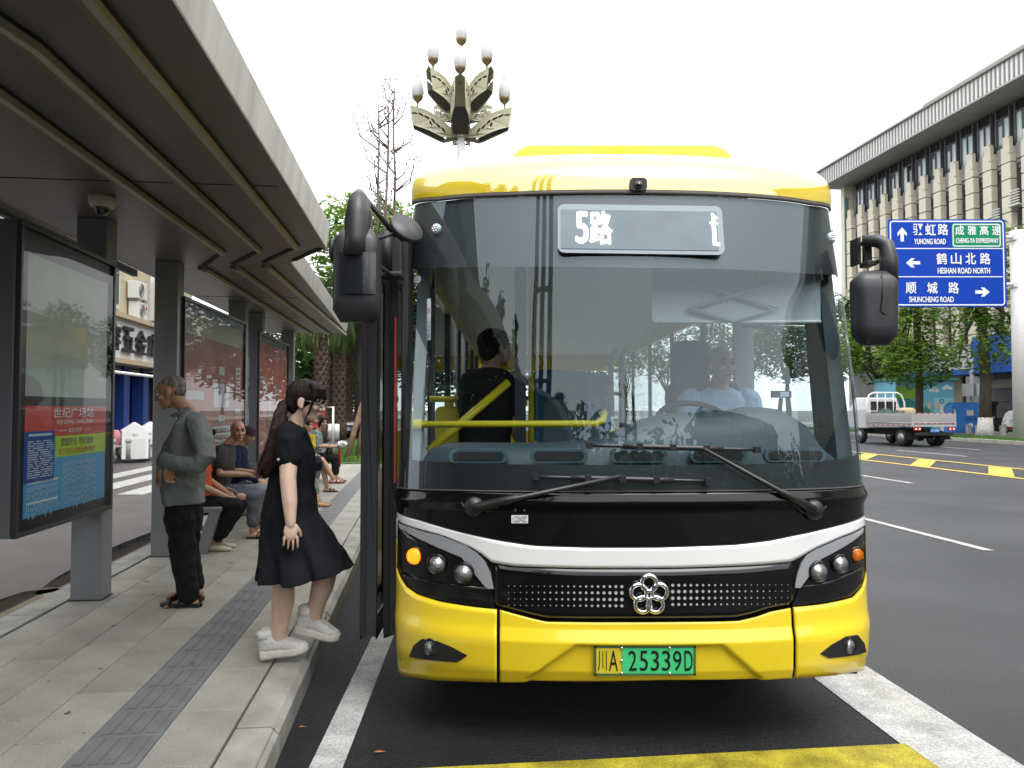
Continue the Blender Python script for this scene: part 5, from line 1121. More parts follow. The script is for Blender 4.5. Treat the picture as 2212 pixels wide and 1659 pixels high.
p = D(1984, 880, 44.8); tree('street_tree', 'slender green street tree standing in front of the painted box', (p.x, 44.8, .25), 9, .2, [((0, 0, 3.9), (2.2, 1.7, 1.5)), ((-.3, 0, 5.8), (1.6, 1.3, 1.8)), ((.2, 0, 7.6), (1.5, 1.3, 1.6)), ((0, 0, 9.3), (1.2, 1.1, 1.4)), ((-1.2, 0, 4.6), (1.3, 1, 1)), ((1.3, 0, 4.2), (1.2, 1, .9)), ((1.3, 0, 7.0), (.8, .7, .6))], 6000, .18, 'fresh', group=SG)
p = D(2127, 925, 40.2); tree('street_tree', 'tall leafy street tree with white painted foot beside the blue bin', (p.x, 40.2, .2), 9, .26, [((-.2, 0, 5.0), (2.0, 1.7, 1.8)), ((1.6, 0, 4.9), (1.7, 1.6, 1.3)), ((-1.6, 0, 6.6), (1.5, 1.4, .9)), ((.8, 0, 7.0), (2.1, 1.8, 1.6)), ((-.9, 0, 8.6), (1.9, 1.6, 1.4)), ((1.8, 0, 8.8), (1.6, 1.6, 1.4)), ((.4, 0, 10.2), (1.9, 1.6, 1.2)), ((-.9, 0, 4.0), (1.0, .8, .8))], 7000, .17, 'fresh', BARK, SG, 9, white=.95)
for i, Y in enumerate((57, 64, 72, 82, 95, 112)):
    tree('street_tree', ['dark street tree seen through the right side window of the bus', 'broad street tree glimpsed through the cab window of the bus', 'farther street tree seen through the bus windscreen', 'far street tree behind the bus', 'very far street tree behind the bus', 'farthest street tree down the road'][i], gx(29.6+random.uniform(-.4, .8), Y, .2), 4, .22, rnd((0, 0, 6.5+i*.5), (3.2, 3, 3.6), 7), 5500, .26, 'deep', group=SG)
LG_ = 'leafy trees behind the shelter'
for lab, dx, Y, zc, r_, kd in (('broad bright-topped leafy tree rising above the canopy end behind the left mirror', 775, 40, 9.9, (4.3, 3, 3.0), 'fresh'), ('second leafy tree beside it partly behind the bus roof corner', 905, 46, 9.2, (4.4, 3, 3.0), 'fresh'), ('dark dense tree behind the palms', 745, 60, 7.4, (6, 4, 4.8), 'deep'), ('dark tree behind the parked white car', 800, 74, 6.5, (7, 4, 5.5), 'dark'), ('dark tree behind the red poster board', 640, 66, 6.0, (6.5, 4, 4.8), 'deep'), ('leafy tree hidden behind the bus, mirrored in the brown chart board', 1010, 44, 5.4, (4.2, 3.5, 4.0), 'deep'), ('large tree hidden behind the bus, mirrored in the nearest board', 1180, 50, 6.4, (5.5, 4, 4.6), 'deep'), ('tree farther down the left road behind the bus', 900, 80, 6.0, (8, 4, 5.5), 'dark')):
    p = D(dx, 900, Y); tree('leafy_tree', lab, (p.x, Y, 0), zc-1.5, .25, rnd((0, 0, zc), r_, 8), 10000, .24 if Y < 50 else .34, kd, BARKD, LG_)
# bare saplings
random.seed(5)
TW = mat('bare_bark', (.16, .125, .115), .9, var=.3, vs=8)
for lab, dx, top, Y in (('leftmost thin bare tree rising behind the mirror', 812, 205, 24), ('middle thin bare tree behind the bus corner', 829, 215, 24.6), ('tallest thin bare tree behind the bus corner', 848, 192, 25.2)):
    p = D(dx, 480, Y); q = D(dx+(8 if dx < 840 else 6), top, Y); t = thing('bare_tree', lab, 'tree', (p.x, Y, 0), 0, 'thin bare trees behind the bus'); H = q.z
    mb = MB(); P = [V((random.uniform(-.05, .05)+(q.x-p.x)*i/8, random.uniform(-.08, .08), H*i/8)) for i in range(9)]; mb.tube(P, [.095-.0095*i for i in range(9)], 7); mb.build('trunk', TW, t)
    mb = MB(); lf = MB()
    for k in range(22):
        h = H*random.uniform(.4, .99); b = P[int(h/H*8)].lerp(P[min(8, int(h/H*8)+1)], h/H*8 % 1); a = random.uniform(0, 6.28); l_ = random.uniform(.5, 1.9)*(1.25-h/H*.7)
        e1 = b+V((cos(a)*l_*.5, sin(a)*l_*.5, l_*.35)); e2 = e1+V((cos(a)*l_*.2, sin(a)*l_*.2, l_*.7)); mb.tube([b, e1, e2], [.03, .02, .009], 5)
        for j in range(12):
            c = e1.lerp(e2, random.uniform(.2, 1.1))+V((random.gauss(0, .09), random.gauss(0, .09), random.gauss(0, .13))); d = V((random.uniform(-.03, .03), 0, -.05)); lf.add([c, c+V((.022, 0, -.03)), c+V((0, 0, -.085)), c+V((-.022, 0, -.03))], [(0, 1, 2, 3)])
    tag(mb.build('branch', TW, t), kind='stuff'); lf.build('withered_leaves', mat('withered', (.09, .07, .06), .9, var=.4, vs=9), t, weld=False)['kind'] = 'stuff'
# palms
FROND = [leafm('frond_a', (.06, .12, .03)), leafm('frond_b', (.1, .17, .04))]; DEADF = mat('dead_frond', (.3, .23, .13), .9, var=.3, vs=8)
PB = mat('palm_bark', (.085, .06, .04), .95, var=.55, vs=9, bump=1, bs=14)
def palm(lab, dx, Y, H, r_, n=40):
    p = D(dx, 900, Y); t = thing('palm_tree', lab, 'palm tree', (p.x, Y, 0), 0, 'palm trees beside the side road'); mb = MB()
    mb.tube([V((0, 0, H*i/10)) for i in range(11)], [r_*(1.15 if i < 2 else 1)*(1+.06*(i % 2)) for i in range(11)], 12); tr = mb.build('trunk', PB, t)
    mb = MB()
    for i in range(int(H/.22)):
        for k in range(7):
            a = 2*pi*(k+.5*(i % 2))/7; c = V((cos(a)*r_, sin(a)*r_, i*.22)); o = V((cos(a), sin(a), 0)); s_ = V((-sin(a), cos(a), 0)); mb.add([c-s_*.1, c+s_*.1, c+o*.1+V((0, 0, .15))+s_*.04, c+o*.1+V((0, 0, .15))-s_*.04], [(0, 1, 2, 3)])
    tag(mb.build('leaf_scar', PB, tr), kind='stuff')
    mb = MB(); dm = MB()
    for k in range(n+20):
        dead = k >= n; a = random.uniform(0, 6.28); el = random.uniform(-.75, 1.2) if not dead else -1.35; L_ = random.uniform(2.5, 3.4) if not dead else random.uniform(1.6, 2.6); P = [V((0, 0, H))]; M_ = dm if dead else mb
        for i in range(8): e = el-.25*i if not dead else el-.02*i; P.append(P[-1]+V((cos(a)*cos(e), sin(a)*cos(e), sin(e)))*L_/8)
        for i in range(8): M_.mi = k % 2; M_.tube([P[i], P[i+1]], .022, 4, False)
        for i in range(1, 26):
            f_ = i/26*8; c = P[int(f_)].lerp(P[min(8, int(f_)+1)], f_ % 1); d = (P[min(8, int(f_)+1)]-P[int(f_)]).normalized(); sd = d.cross(V((0, 0, 1))).normalized(); l_ = (.5 if not dead else .22)*sin(pi*(.15+.8*i/26))
            for s_ in (-1, 1): e = c+(sd*s_*.75+d*.6+V((0, 0, -.25)))*l_; w = d*.022; M_.add([c-w, c+w, e], [(0, 1, 2)])
    mb.build('frond', FROND, t, weld=False)['kind'] = 'stuff'; dm.m = [0]*len(dm.m); dm.build('dead_frond', DEADF, t, weld=False)['kind'] = 'stuff'
palm('palm tree on the left of the clump, behind the woman in black', 696, 38, 6.4, .3); palm('palm tree second in the clump with shaggy trunk', 715, 41, 6.9, .34); palm('palm tree third in the clump beside the white car', 733, 39.5, 7.0, .32); palm('palm tree on the right of the clump with hanging dead fronds', 750, 43, 7.0, .32)
palm('short palm whose crown shows between the two canopy sections', 692, 34, 6.9, .26)
# trees behind the viewer that the windscreen reflects
for lab, X, Y, H, r_ in (('tallest pointed evergreen mirrored at the left of the windscreen', -8.6, -7.2, 12, 2.6), ('second pointed evergreen from the left mirrored in the windscreen', -6.9, -8.6, 11, 2.4), ('middle pointed evergreen mirrored in the windscreen', -5.3, -9.2, 9.4, 2.2), ('bushy evergreen mirrored beside the triple post', -3.9, -10.6, 8.3, 2.2), ('lowest evergreen mirrored right of the triple post', -1.6, -12, 6.4, 2.0)):
    tree('evergreen_tree', lab, (X, Y, 0), H*.8, .16, [((0, 0, H*f_), (r_*(1.15-f_), r_*(1.15-f_), H*.13)) for f_ in (.25, .38, .5, .62, .74, .86, .96)], 6500, .22, 'dark', BARKD, 'trees mirrored in the windscreen')
for i, (X, Y, H, r_) in enumerate(((-13, -22, 8, 3.6), (14, -34, 7, 4), (24, -34, 8, 4.5), (36, -30, 8, 4.5), (-24, -26, 9, 4.5), (3, -46, 7, 4.5))):
    tree('leafy_tree', 'leafy tree mirrored in the glass, behind the viewer, %s' % ['at far left of the triple post', 'straight behind to the right', 'farther right by the cream block', 'farthest right', 'farthest left before the grey block', 'directly behind near the tiled roofs'][i], (X, Y, 0), H*.6, .25, rnd((0, 0, H*.62), (r_, r_, H*.38), 6), 3500, .36, 'deep', BARKD, 'trees mirrored in the windscreen')
t = thing('lattice_mast', 'dark lattice telecom mast mirrored in the windscreen before the driver', 'mast', (9.6, -58, 0)); mb = MB()
for s_ in (-1, 1):
    for r_ in (-1, 1): mb.tube([(s_*1.1, r_*1.1, 0), (s_*.35, r_*.35, 26)], .11, 5)
for i in range(14):
    z0, z1 = i*1.85, (i+1)*1.85; a, b = 1.1-.75*z0/26, 1.1-.75*z1/26
    mb.tube([(-a, -a, z0), (b, -b, z1)], .06, 4); mb.tube([(a, -a, z0), (-b, -b, z1)], .06, 4)
mb.tube([(0, 0, 26), (0, 0, 31)], .09, 5); mb.build('tower', BLACK, t); mb = MB()
for z in (19, 24.5):
    for k in range(8):
        a = k*pi/4; mb.tube([(0, 0, z), (cos(a)*2.2, sin(a)*2.2, z), (cos(a)*2.2, sin(a)*2.2, z+.8)], .06, 4); mb.box((cos(a)*2.2-.14, sin(a)*2.2-.1, z+.2), (cos(a)*2.2+.14, sin(a)*2.2+.1, z+1.9))
mb.build('antenna_ring', BLACK, t)
t = thing('triple_post', 'dark post of three tubes behind the viewer, mirrored in the windscreen', 'post', (-2.85, -9.8, 0)); mb = MB(); [mb.tube([(x, 0, 0), (x, 0, 24)], .2, 8) for x in (-.68, 0, .68)]; mb.build('tube', BLACK, t); mb = MB(); [mb.box((-.85, -.1, z), (.85, .1, z+.5)) for z in (3, 7.4, 11.8, 17)]; mb.build('tie_plate', BLACK, t)

# ================================================================== LOTUS LAMP
YL = 25; lc = D(996, 303, YL); lamp = thing('street_lamp', 'tall ornamental street lamp with olive petal arms and white bud globes above the bus', 'street lamp', (lc.x, YL, 0))
OLV = mat('lamp_olive', (.36, .345, .235), .5, var=.08, vs=3); OLVD = mat('lamp_olive_dark', (.035, .033, .025), .6); GLB = mat('lamp_globe', (.5, .5, .49), .2, coat=.2); GOLD = mat('lamp_bronze', (.2, .15, .08), .4, metal=.5); TIP = mat('lamp_tip', (.33, .25, .22), .5)
mb = MB(); mb.tube([(0, 0, 0), (0, 0, 5), (0, 0, lc.z+.1)], [.28, .2, .13], 16); mb.tube([(0, 0, lc.z), (0, 0, lc.z+3.0)], .045, 8); mb.build('pole', mat('lamp_pole_white', (.82, .82, .82), .5), lamp)
def plate2d(outer, holes, th):
    cu = bpy.data.curves.new('t', 'CURVE'); cu.dimensions = '2D'; cu.fill_mode = 'BOTH'; cu.extrude = th/2
    for L_ in [outer]+holes:
        s_ = cu.splines.new('POLY'); s_.points.add(len(L_)-1); s_.use_cyclic_u = True
        for q_, p_ in zip(s_.points, L_): q_.co = (p_[0], p_[1], 0, 1)
    o = bpy.data.objects.new('t', cu); COL.objects.link(o); me = bpy.data.meshes.new_from_object(o.evaluated_get(bpy.context.evaluated_depsgraph_get())); bpy.data.objects.remove(o); return me
def ell(cx, cy, a, b, rot=0, n=10): return [(cx+a*cos(t)*cos(rot)-b*sin(t)*sin(rot), cy+a*cos(t)*sin(rot)+b*sin(t)*cos(rot)) for t in [2*pi*i/n for i in range(n)]]
def arm(ang, z0, R_, Hh, s_=1.0):
    ck = lambda P: [q for a, b in zip(P, P[1:]) for q in ((a[0]*.75+b[0]*.25, a[1]*.75+b[1]*.25), (a[0]*.25+b[0]*.75, a[1]*.25+b[1]*.75))]
    top = [(.1, 0), (.28*R_, .38*Hh), (.55*R_, .7*Hh), (.8*R_, .9*Hh), (R_*1.03, Hh)]; bot = [(R_*.97, Hh*.36), (.84*R_, .28*Hh), (.65*R_, .16*Hh), (.48*R_, .02*Hh), (.36*R_, -.06*Hh)]
    top = [top[0]]+ck(ck(top))+[top[-1]]; bot = [bot[0]]+ck(ck(bot))+[bot[-1]]
    holes = [ell(R_*f_, Hh*g_, .07*R_, .035*Hh, r_) for f_, g_, r_ in ((.93, .74, .2), (.8, .68, .6), (.68, .58, .5), (.55, .45, .9), (.45, .3, .8), (.35, .17, 1.0), (.6, .36, 1.2))]
    root = None
    for sd in (-1, 1):
        me = plate2d(top+bot, holes, .02); w = .13*s_
        for v in me.vertices:
            x, z, y = v.co; wd = (.06+.25*sin(pi*.86*min(1, max(0, x/R_))**.9))*s_*sd; v.co = (x*cos(ang)-(wd+y)*sin(ang), x*sin(ang)+(wd+y)*cos(ang), z+z0)
        me.materials.clear(); me.materials.append(OLV); o = bpy.data.objects.new('petal_arm', me); COL.objects.link(o); o.parent = lamp; root = root or o
        if o is not root: o.name = 'petal_arm'
    mb = MB(); 
    for P, dz in ((top, .0), ):
        rows = []
        for x, z in P: wd = (.06+.25*sin(pi*.86*min(1, max(.01, x/R_))**.9))*s_; rows.append([(x*cos(ang)+wd*sin(ang), x*sin(ang)-wd*cos(ang), z+z0), (x*cos(ang), x*sin(ang), z+z0+.11), (x*cos(ang)-wd*sin(ang), x*sin(ang)+wd*cos(ang), z+z0)])
        mb.grid(rows)
    mb.build('ridge_plate', OLV, root); mb = MB(); rows = []
    for x, z in bot: wd = (.05+.22*sin(pi*.86*min(1, max(.01, x/R_))**.9))*s_; rows.append([(x*cos(ang)+wd*sin(ang), x*sin(ang)-wd*cos(ang), z+z0+.04), (x*cos(ang)-wd*sin(ang), x*sin(ang)+wd*cos(ang), z+z0+.04)])
    mb.grid(rows); mb.build('underside', OLVD, root)
    globe(R_*.88*cos(ang), R_*.88*sin(ang), z0+Hh*.97)
def globe(x, y, z):
    q = M.Translation((x, y, z)); mb = MB(); mb.tube([(x, y, z-.1), (x, y, z+.22)], .035, 8); mb.lathe([(.04, .2), (.08, .24), (.15, .31), (.19, .40), (.18, .42)], 16, q, False); o = mb.build('lamp_globe', GOLD, lamp)
    mb = MB(); mb.lathe([(.14, .32), (.21, .5), (.205, .7), (.17, .88), (.11, 1.0), (.07, 1.05)], 18, q, False); mb.build('glass', GLB, o); mb = MB(); mb.lathe([(.11, 1.0), (.1, 1.03), (.04, 1.1), (.001, 1.14)], 14, q, False); mb.build('tip', TIP, o)
for a in (180, 0, 90): arm(R(a+3), lc.z+.05, 1.62, 1.0)
for a in (215, 325): arm(R(a), lc.z+.95, 1.2, 1.1, .9)
for a in (48, 132): arm(R(a), lc.z+.75, 1.3, .75, .8)
arm(R(272), lc.z+.1, 1.15, 1.5, 1.0)
globe(0, 0, lc.z+2.95)

# ================================================================== DIRECTION SIGN
YS = 36.6; a, b = D(1921, 663, YS), D(2171, 474, YS); SB = thing('direction_sign', 'large blue road direction sign with white Chinese and English names', 'road sign', ((a.x+b.x)/2, YS, 0)); cx = (a.x+b.x)/2; W_, H_ = b.x-a.x, b.z-a.z; zc = (a.z+b.z)/2
BLU = mat('sign_blue', (.003, .048, .4), .5, spec=.2); GRN = mat('sign_green', (.0, .25, .12), .5, spec=.2); SWH = mat('sign_white', (.78, .8, .82), .45); lvl = lambda k: -.02-.006*k
mb = MB(); mb.rbox((-W_/2, -.02, a.z), (W_/2, .03, b.z), .1, 4, 1); mb.build('panel', BLU, SB)
def srect(x0, y0, x1, y1, m_, k, name, r_=0):
    p0, p1 = D(x0, y1, YS), D(x1, y0, YS); mb = MB(); A = (p0.x-cx, lvl(k), p0.z); B = (p1.x-cx, lvl(k)+.004, p1.z)
    (mb.rbox(A, B, r_, 5, 1) if r_ else mb.box(A, B)); return mb.build(name, m_, SB)
def frame_(x0, y0, x1, y1, t_, r_, k, name):
    p0, p1 = D(x0, y1, YS), D(x1, y0, YS); P = []
    for (X, Z, a0) in ((p1.x-r_, p1.z-r_, 0), (p0.x+r_, p1.z-r_, pi/2), (p0.x+r_, p0.z+r_, pi), (p1.x-r_, p0.z+r_, 1.5*pi)):
        for i in range(6): P.append((X-cx, Z, a0+pi/2*i/5))
    mb = MB(); o_ = [(x+r_*cos(t), lvl(k), z+r_*sin(t)) for x, z, t in P]; i_ = [(x+(r_-t_)*cos(t), lvl(k), z+(r_-t_)*sin(t)) for x, z, t in P]; n = len(P)
    mb.add(o_+i_, [(i, (i+1) % n, n+(i+1) % n, n+i) for i in range(n)]); return mb.build(name, SWH, SB)
frame_(1924, 477, 2167, 660, .06, .16, 1, 'border')
for y in (537, 598): srect(1926, y-1, 2165, y+1, SWH, 1, 'divider')
srect(2056, 482, 2162, 535, GRN, 1, 'expressway_panel', .12); frame_(2057.5, 484, 2160, 533, .05, .12, 2, 'panel_border')
def stext(s_, x, y, h, w_=None, b_=0, k=3): p = D(x, y, YS); q = D(x, y+h, YS); text(s_, p.z-q.z, SWH, SB, M.Translation((p.x-cx, lvl(k), p.z)), (w_*.46293/769*YS) if w_ else None, b_)
for s_, x0, x1, y, h in (('驭虹路', 1982, 2036, 496, 24), ('成雅高速', 2072, 2151, 498, 20), ('鹤山北路', 2033, 2127, 559, 24), ('顺城路', 1967, 2059, 622, 24)):
    for i, ch in enumerate(s_): stext(ch, x0+(x1-x0)*i/(len(s_)-1), y, h, h*.92, .006 if ch == '驭' else .018)
for s_, x, y, w_, h in (('YUHONG ROAD', 2008, 522, 68, 11.5), ('CHENG-YA EXPRESSWAY', 2110, 520, 92, 10), ('HESHAN ROAD NORTH', 2081, 585, 113, 12), ('SHUNCHENG ROAD', 2011, 647, 96, 11.5)): stext(s_, x, y, h, w_, .03)
def arrow(x, y, rot, s_=1):
    P = [(-3.6, -15), (3.6, -15), (3.6, 3), (10, -3.5), (10, 4), (0, 16), (-10, 4), (-10, -3.5), (-3.6, 3)]; c = D(x, y, YS); k = .46293/769*YS*s_
    mb = MB(); mb.add([(c.x-cx+(p[0]*cos(rot)-p[1]*sin(rot))*k, lvl(2), c.z+(p[0]*sin(rot)+p[1]*cos(rot))*k) for p in P], [(0, 1, 2, 8), (2, 3, 4), (2, 4, 5), (8, 2, 5), (8, 5, 6), (8, 6, 7)]); mb.build('arrow', SWH, SB)
arrow(1948, 507, 0); arrow(1972, 568, pi/2); arrow(2121, 631, -pi/2)
POLEW = mat('pole_white', (.68, .68, .67), .45, var=.05, vs=6)
p = D(2199, 930, YS+.1); mb = MB(); mb.tube([(24.5-cx, .3, .1), (24.5-cx, .3, 10.2)], [.42, .4], 20); mb.build('pole', POLEW, SB)
for y in (511, 613):
    q0 = D(2160, y, YS); mb = MB(); mb.tube([(q0.x-cx, .06, q0.z), (24.3-cx, .25, q0.z)], .09, 10); mb.box((24.02-cx, .0, q0.z-.16), (24.3-cx, .5, q0.z+.12)); mb.build('clamp', POLEW, SB, bevel=.03)
mb = MB(); mb.tube([(24.5-cx, .3, 10.1), (24.3-cx, .3, 10.35)], .05, 6); mb.build('cap', POLEW, SB)

# ================================================================== OFFICE BUILDING (right)
OB = thing('office_building', 'cream office block with close-set pilasters, dark windows and overhanging slatted roof', 'building', (36.9, 0, 0), ROAD)
CREAM = mat('cream_stone', (.64, .59, .47), .7, var=.06, vs=.8, bump=.1, bs=8); GREYW = mat('grey_render', (.23, .23, .235), .8, var=.12, vs=1.2); SLATG = mat('slat_grey', (.26, .26, .26), .6); SLATW = mat('slat_white', (.85, .84, .8), .6); WFR = mat('window_frame_dark', (.09, .09, .095), .5); BPANE = mat('pane_blue', (.1, .14, .17), .06, spec=1, coat=.5); DPANE = mat('pane_dark', (.02, .022, .025), .08, spec=.8); CURT = mat('pane_curtain', (.5, .6, .62), .25)
def bbox(a, b, m_, name, parent=OB, bevel=0): mb = MB(); mb.box(a, b); return mb.build(name, m_, parent, bevel)
bbox((.5, 36, .3), (14, 67.4, 22), GREYW, 'wall'); bbox((-.3, 66.9, 5.5), (.5, 67.45, 21), CREAM, 'end_wall'); bbox((.5, 67.4, .3), (5, 67.9, 20.8), mat('end_wall_pale', (.5, .48, .42), .8), 'end_wall')
for z in (12, 15, 18): bbox((.9, 67.88, z), (1.7, 67.92, z+1), DPANE, 'window')
bbox((-.25, 66.88, 12), (.1, 66.9, 20), mat('teal_glass', (.15, .3, .3), .1), 'corner_glass')
bbox((.5, -25, .3), (14, 35.9, 22), GREYW, 'wall'); bbox((-2.1, -25, 21.0), (4, 42.9, 22.5), SLATW, 'roof_edge')
for k in range(34): bbox((-.3, 35.0-1.63*k-.38, 5.5), (.45, 35.0-1.63*k+.38, 18.4), CREAM, 'pilaster')
ys = [66.2-1.63*i for i in range(19)]
panel0 = bbox((-.3, -.38, .03), (.15, .38, 1.02), CREAM, 'stone_panel', bevel=.02)
cap0 = bbox((-.26, -.16, 0), (.1, .28, .75), CREAM, 'pilaster_cap', bevel=.02); cap1 = bbox((-.36, -.42, 0), (-.1, -.2, .95), CREAM, 'pilaster_fin', bevel=.015); corb0 = MB(); [corb0.box((.05-.1*k, -.42, .28*k), (.1, .42, .28*k+.22)) for k in range(3)]; corb0 = corb0.build('corbel', GREYW, OB)
fp0 = True
for i, y in enumerate(ys):
    for k in range(12):
        if i == 0 and k == 0: panel0.location = (0, y, 5.5); continue
        inst(panel0, OB, (0, y, 5.5+k*1.05))
    for o in (cap0, cap1):
        z = 18.0 if o is cap0 else 17.6
        if i == 0: o.location = (0, y, z)
        else: inst(o, OB, (0, y, z))
    yy = y-.815
    if i == 0: corb0.location = (.3, yy, 16.4)
    else: inst(corb0, OB, (.3, yy, 16.4))
    bbox((.1, yy-.4, 17.25), (.5, yy+.4, 18.25), mat('spandrel_grey', (.3, .3, .31), .8), 'spandrel') if i < 18 else None
    # top floor window and lower windows in each bay
    if i < 18:
        f_ = MB(); f_.box((.2, yy-.62, 18.3), (.45, yy-.54, 20.9)); f_.box((.2, yy+.54, 18.3), (.45, yy+.62, 20.9)); f_.box((.2, yy-.54, 20.2), (.45, yy+.54, 20.28)); f_.box((.2, yy-.03, 18.3), (.44, yy+.03, 20.2)); w_ = f_.build('window', WFR, OB)
        r_ = random.random()
        bbox((.3, yy-.54, 18.3), (.32, yy-.03, 20.2), CURT if r_ < .75 else DPANE, 'pane', w_); bbox((.3, yy+.03, 18.3), (.32, yy+.54, 20.2), CURT if r_ > .6 else BPANE, 'pane', w_); bbox((.3, yy-.54, 20.28), (.32, yy+.54, 20.9), DPANE, 'pane', w_)
        for z0, z1 in ((13.4, 16.3), (9.9, 12.4), (6.2, 8.6)):
            f_ = MB(); f_.box((.3, yy-.4, z0), (.46, yy-.34, z1)); f_.box((.3, yy+.34, z0), (.46, yy+.4, z1)); f_.box((.3, yy-.34, z1-.8), (.46, yy+.34, z1-.74)); w_ = f_.build('window', WFR, OB); bbox((.46, yy-.34, z0), (.48, yy+.34, z1-.8), random.choice((DPANE, BPANE, DPANE)), 'pane', w_)
def louvre(y, z):
    mb = MB()
    for k in range(6): mb.box((-.5, y-.42, z+k*.17), (-.42, y+.42, z+k*.17+.06))
    mb.box((-.55, y-.42, z-.06), (.2, y+.42, z)); return mb.build('air_unit_louvre', mat('louvre_white', (.6, .6, .58), .6), OB)
for i, z in ((9, 12.0), (10, 13.4), (11, 14.2), (12, 14.6), (13, 14.9), (4, 8.0), (7, 7.8), (10, 9.0), (3, 9.6)): louvre(ys[i]-.815, z)
bbox((-2.1, 43, 21.0), (4, 68.0, 21.12), mat('roof_soffit', (.36, .36, .35), .7, var=.1, vs=.6), 'soffit'); bbox((-2.0, 43, 21.12), (4, 67.9, 22.5), SLATW, 'roof_edge')
bbox((-2.2, 43, 22.46), (-1.9, 68.1, 22.6), SLATG, 'coping')
mb = MB(); y = 43.1
while y < 67.95: mb.box((-2.08, y, 21.0), (-1.98, y+.085, 22.47)); y += .37
x = -1.9
while x < 4: mb.box((x, 67.9, 21.0), (x+.1, 67.98, 22.47)); x += .33
tag(mb.build('fascia_slat', SLATG, OB), kind='stuff')
bbox((.6, 42, 22.5), (3, 57, 24.1), CREAM, 'parapet'); bbox((.4, 42, 24.1), (3.2, 57.2, 24.35), mat('parapet_coping', (.33, .28, .25), .7), 'coping')
# ground floor: bank front, blue shop sign, dark openings
bbox((-.9, 50.9, 4.25), (.5, 61, 5.75), mat('bank_sign_white', (.62, .63, .66), .5), 'bank_sign'); bbox((-.95, 50.8, 3.9), (.5, 61.1, 4.22), mat('bank_blue', (.03, .15, .55), .5), 'sign_strip'); bbox((-.95, 36, 3.9), (.5, 50.7, 6.3), mat('shop_blue', (.012, .1, .45), .5), 'shop_sign'); bbox((-1.0, 50.8, 5.78), (.5, 61.1, 5.9), GREYW, 'ledge')
qf = lambda y, z, x=-.92: M.Translation((x, y, z)) @ M.Rotation(-pi/2, 4, 'Z')
INK = mat('bank_ink', (.015, .03, .08), .5)
for i, ch in enumerate('富村镇银行'): text(ch, .72, INK, OB, qf(55.95-i*.93, 5.12), .62)
text('VILLAGES AND TOWNS BANK', .24, INK, OB, qf(54.3, 4.55), 4.6)
bbox((.45, 51, .3), (.5, 61, 3.9), DPANE, 'shop_window'); bbox((.3, 53.4, .3), (.55, 55, 3.9), mat('beige_wall', (.45, .38, .26), .7), 'door_pier'); bbox((.25, 54.4, .5), (.3, 54.9, 2.9), mat('notice_frame', (.1, .12, .14), .4), 'notice_board')
for z in (1.0, 1.7, 2.3): bbox((.24, 54.45, z), (.245, 54.85, z+.5), mat('notice_paper', (.4, .5, .55), .6), 'notice')
bbox((.4, 36, .3), (.5, 50.5, 3.9), mat('shop_dark', (.02, .02, .022), .3), 'shop_front')
for y in (38.5, 41, 43.6, 46.2, 48.6): bbox((.28, y, .3), (.4, y+.12, 3.0), mat('shop_post', (.3, .28, .24), .6), 'shop_post')
bbox((.2, 36, 2.95), (.4, 50.5, 3.5), mat('shutter_box', (.3, .28, .24), .6), 'shutter_box')
# ================================================================== PAVEMENT FURNITURE (right)
ZR = .28
kx = thing('substation_box', 'blue and green painted substation box with mural hills, clouds and lettering', 'utility box', gx(31.2, 47.8, ZR), R(2)); kw, kh = 3.7, 3.1
K_ = lambda a, b, m_, name, par=kx, bv=0: bbox(a, b, m_, name, par, bv)
K_((-kw/2, 0, 0), (kw/2, 2.6, kh), mat('box_sky', (.16, .45, .62), .6), 'body'); K_((-kw/2-.1, -.15, kh), (kw/2+.25, 2.8, kh+.16), mat('box_roof_green', (.05, .28, .16), .6), 'roof')
def kpoly(P, m_, name, k=1): mb = MB(); mb.add([(x, -.004*k, z) for x, z in P], [tuple(range(len(P)))]); return mb.build(name, m_, kx)
kpoly([(-1.84, 0), (.35, 0), (.5, .6), (.3, 1.3), (-.4, 1.7), (-1.0, 1.95), (-1.84, 2.0)], mat('mural_teal', (.03, .25, .2), .6), 'mural_hill'); kpoly([(-1.84, 2.0), (-1.0, 1.95), (-.35, 1.98), (-.6, 2.5), (-1.2, 2.75), (-1.84, 2.7)], mat('mural_green', (.2, .42, .04), .6), 'mural_hill', 2); kpoly([(-1.84, 0), (.6, 0), (.1, .3), (-.9, .15), (-1.84, .35)], mat('mural_navy', (.01, .1, .2), .6), 'mural_water', 2); kpoly([(.5, 0), (1.84, 0), (1.84, 2.0), (.6, 2.0)], mat('mural_pale', (.3, .62, .68), .6), 'mural_sky', 1)
for x, z in ((-.3, 2.75), (.55, 2.5), (1.4, 2.65)):
    mb = MB(); [mb.add([(x+dx_+.16*s_*cos(t), -.014, z+dz_+.12*s_*sin(t)) for t in np.linspace(0, 6.28, 13)[:-1]], [tuple(range(12))]) for dx_, dz_, s_ in ((-.18, -.04, .8), (0, .04, 1.1), (.2, -.03, .9))]; mb.build('mural_cloud', SWH, kx)
qk = lambda x, z: M.Translation((x, -.016, z)); text('幸福地', .3, SWH, kx, qk(-1.0, 1.25), .9); text('最美小城', .32, SWH, kx, qk(-.75, .78), 1.2); text('蒲江', .16, INK, kx, qk(1.05, 1.5), .3)
mb = MB(); mb.add([(.95, -.016, 1.05), (1.25, -.016, 1.05), (1.1, -.016, 1.32)], [(0, 1, 2)]); mb.build('warning_triangle', mat('warning_orange', (.6, .3, .03), .5), kx)
mb = MB(); torus(mb, V((1.05, -.016, 1.82)), .12, .025, V((0, -1, 0)), 16, 5); mb.build('emblem', mat('mural_teal', (.03, .25, .2), .6), kx)
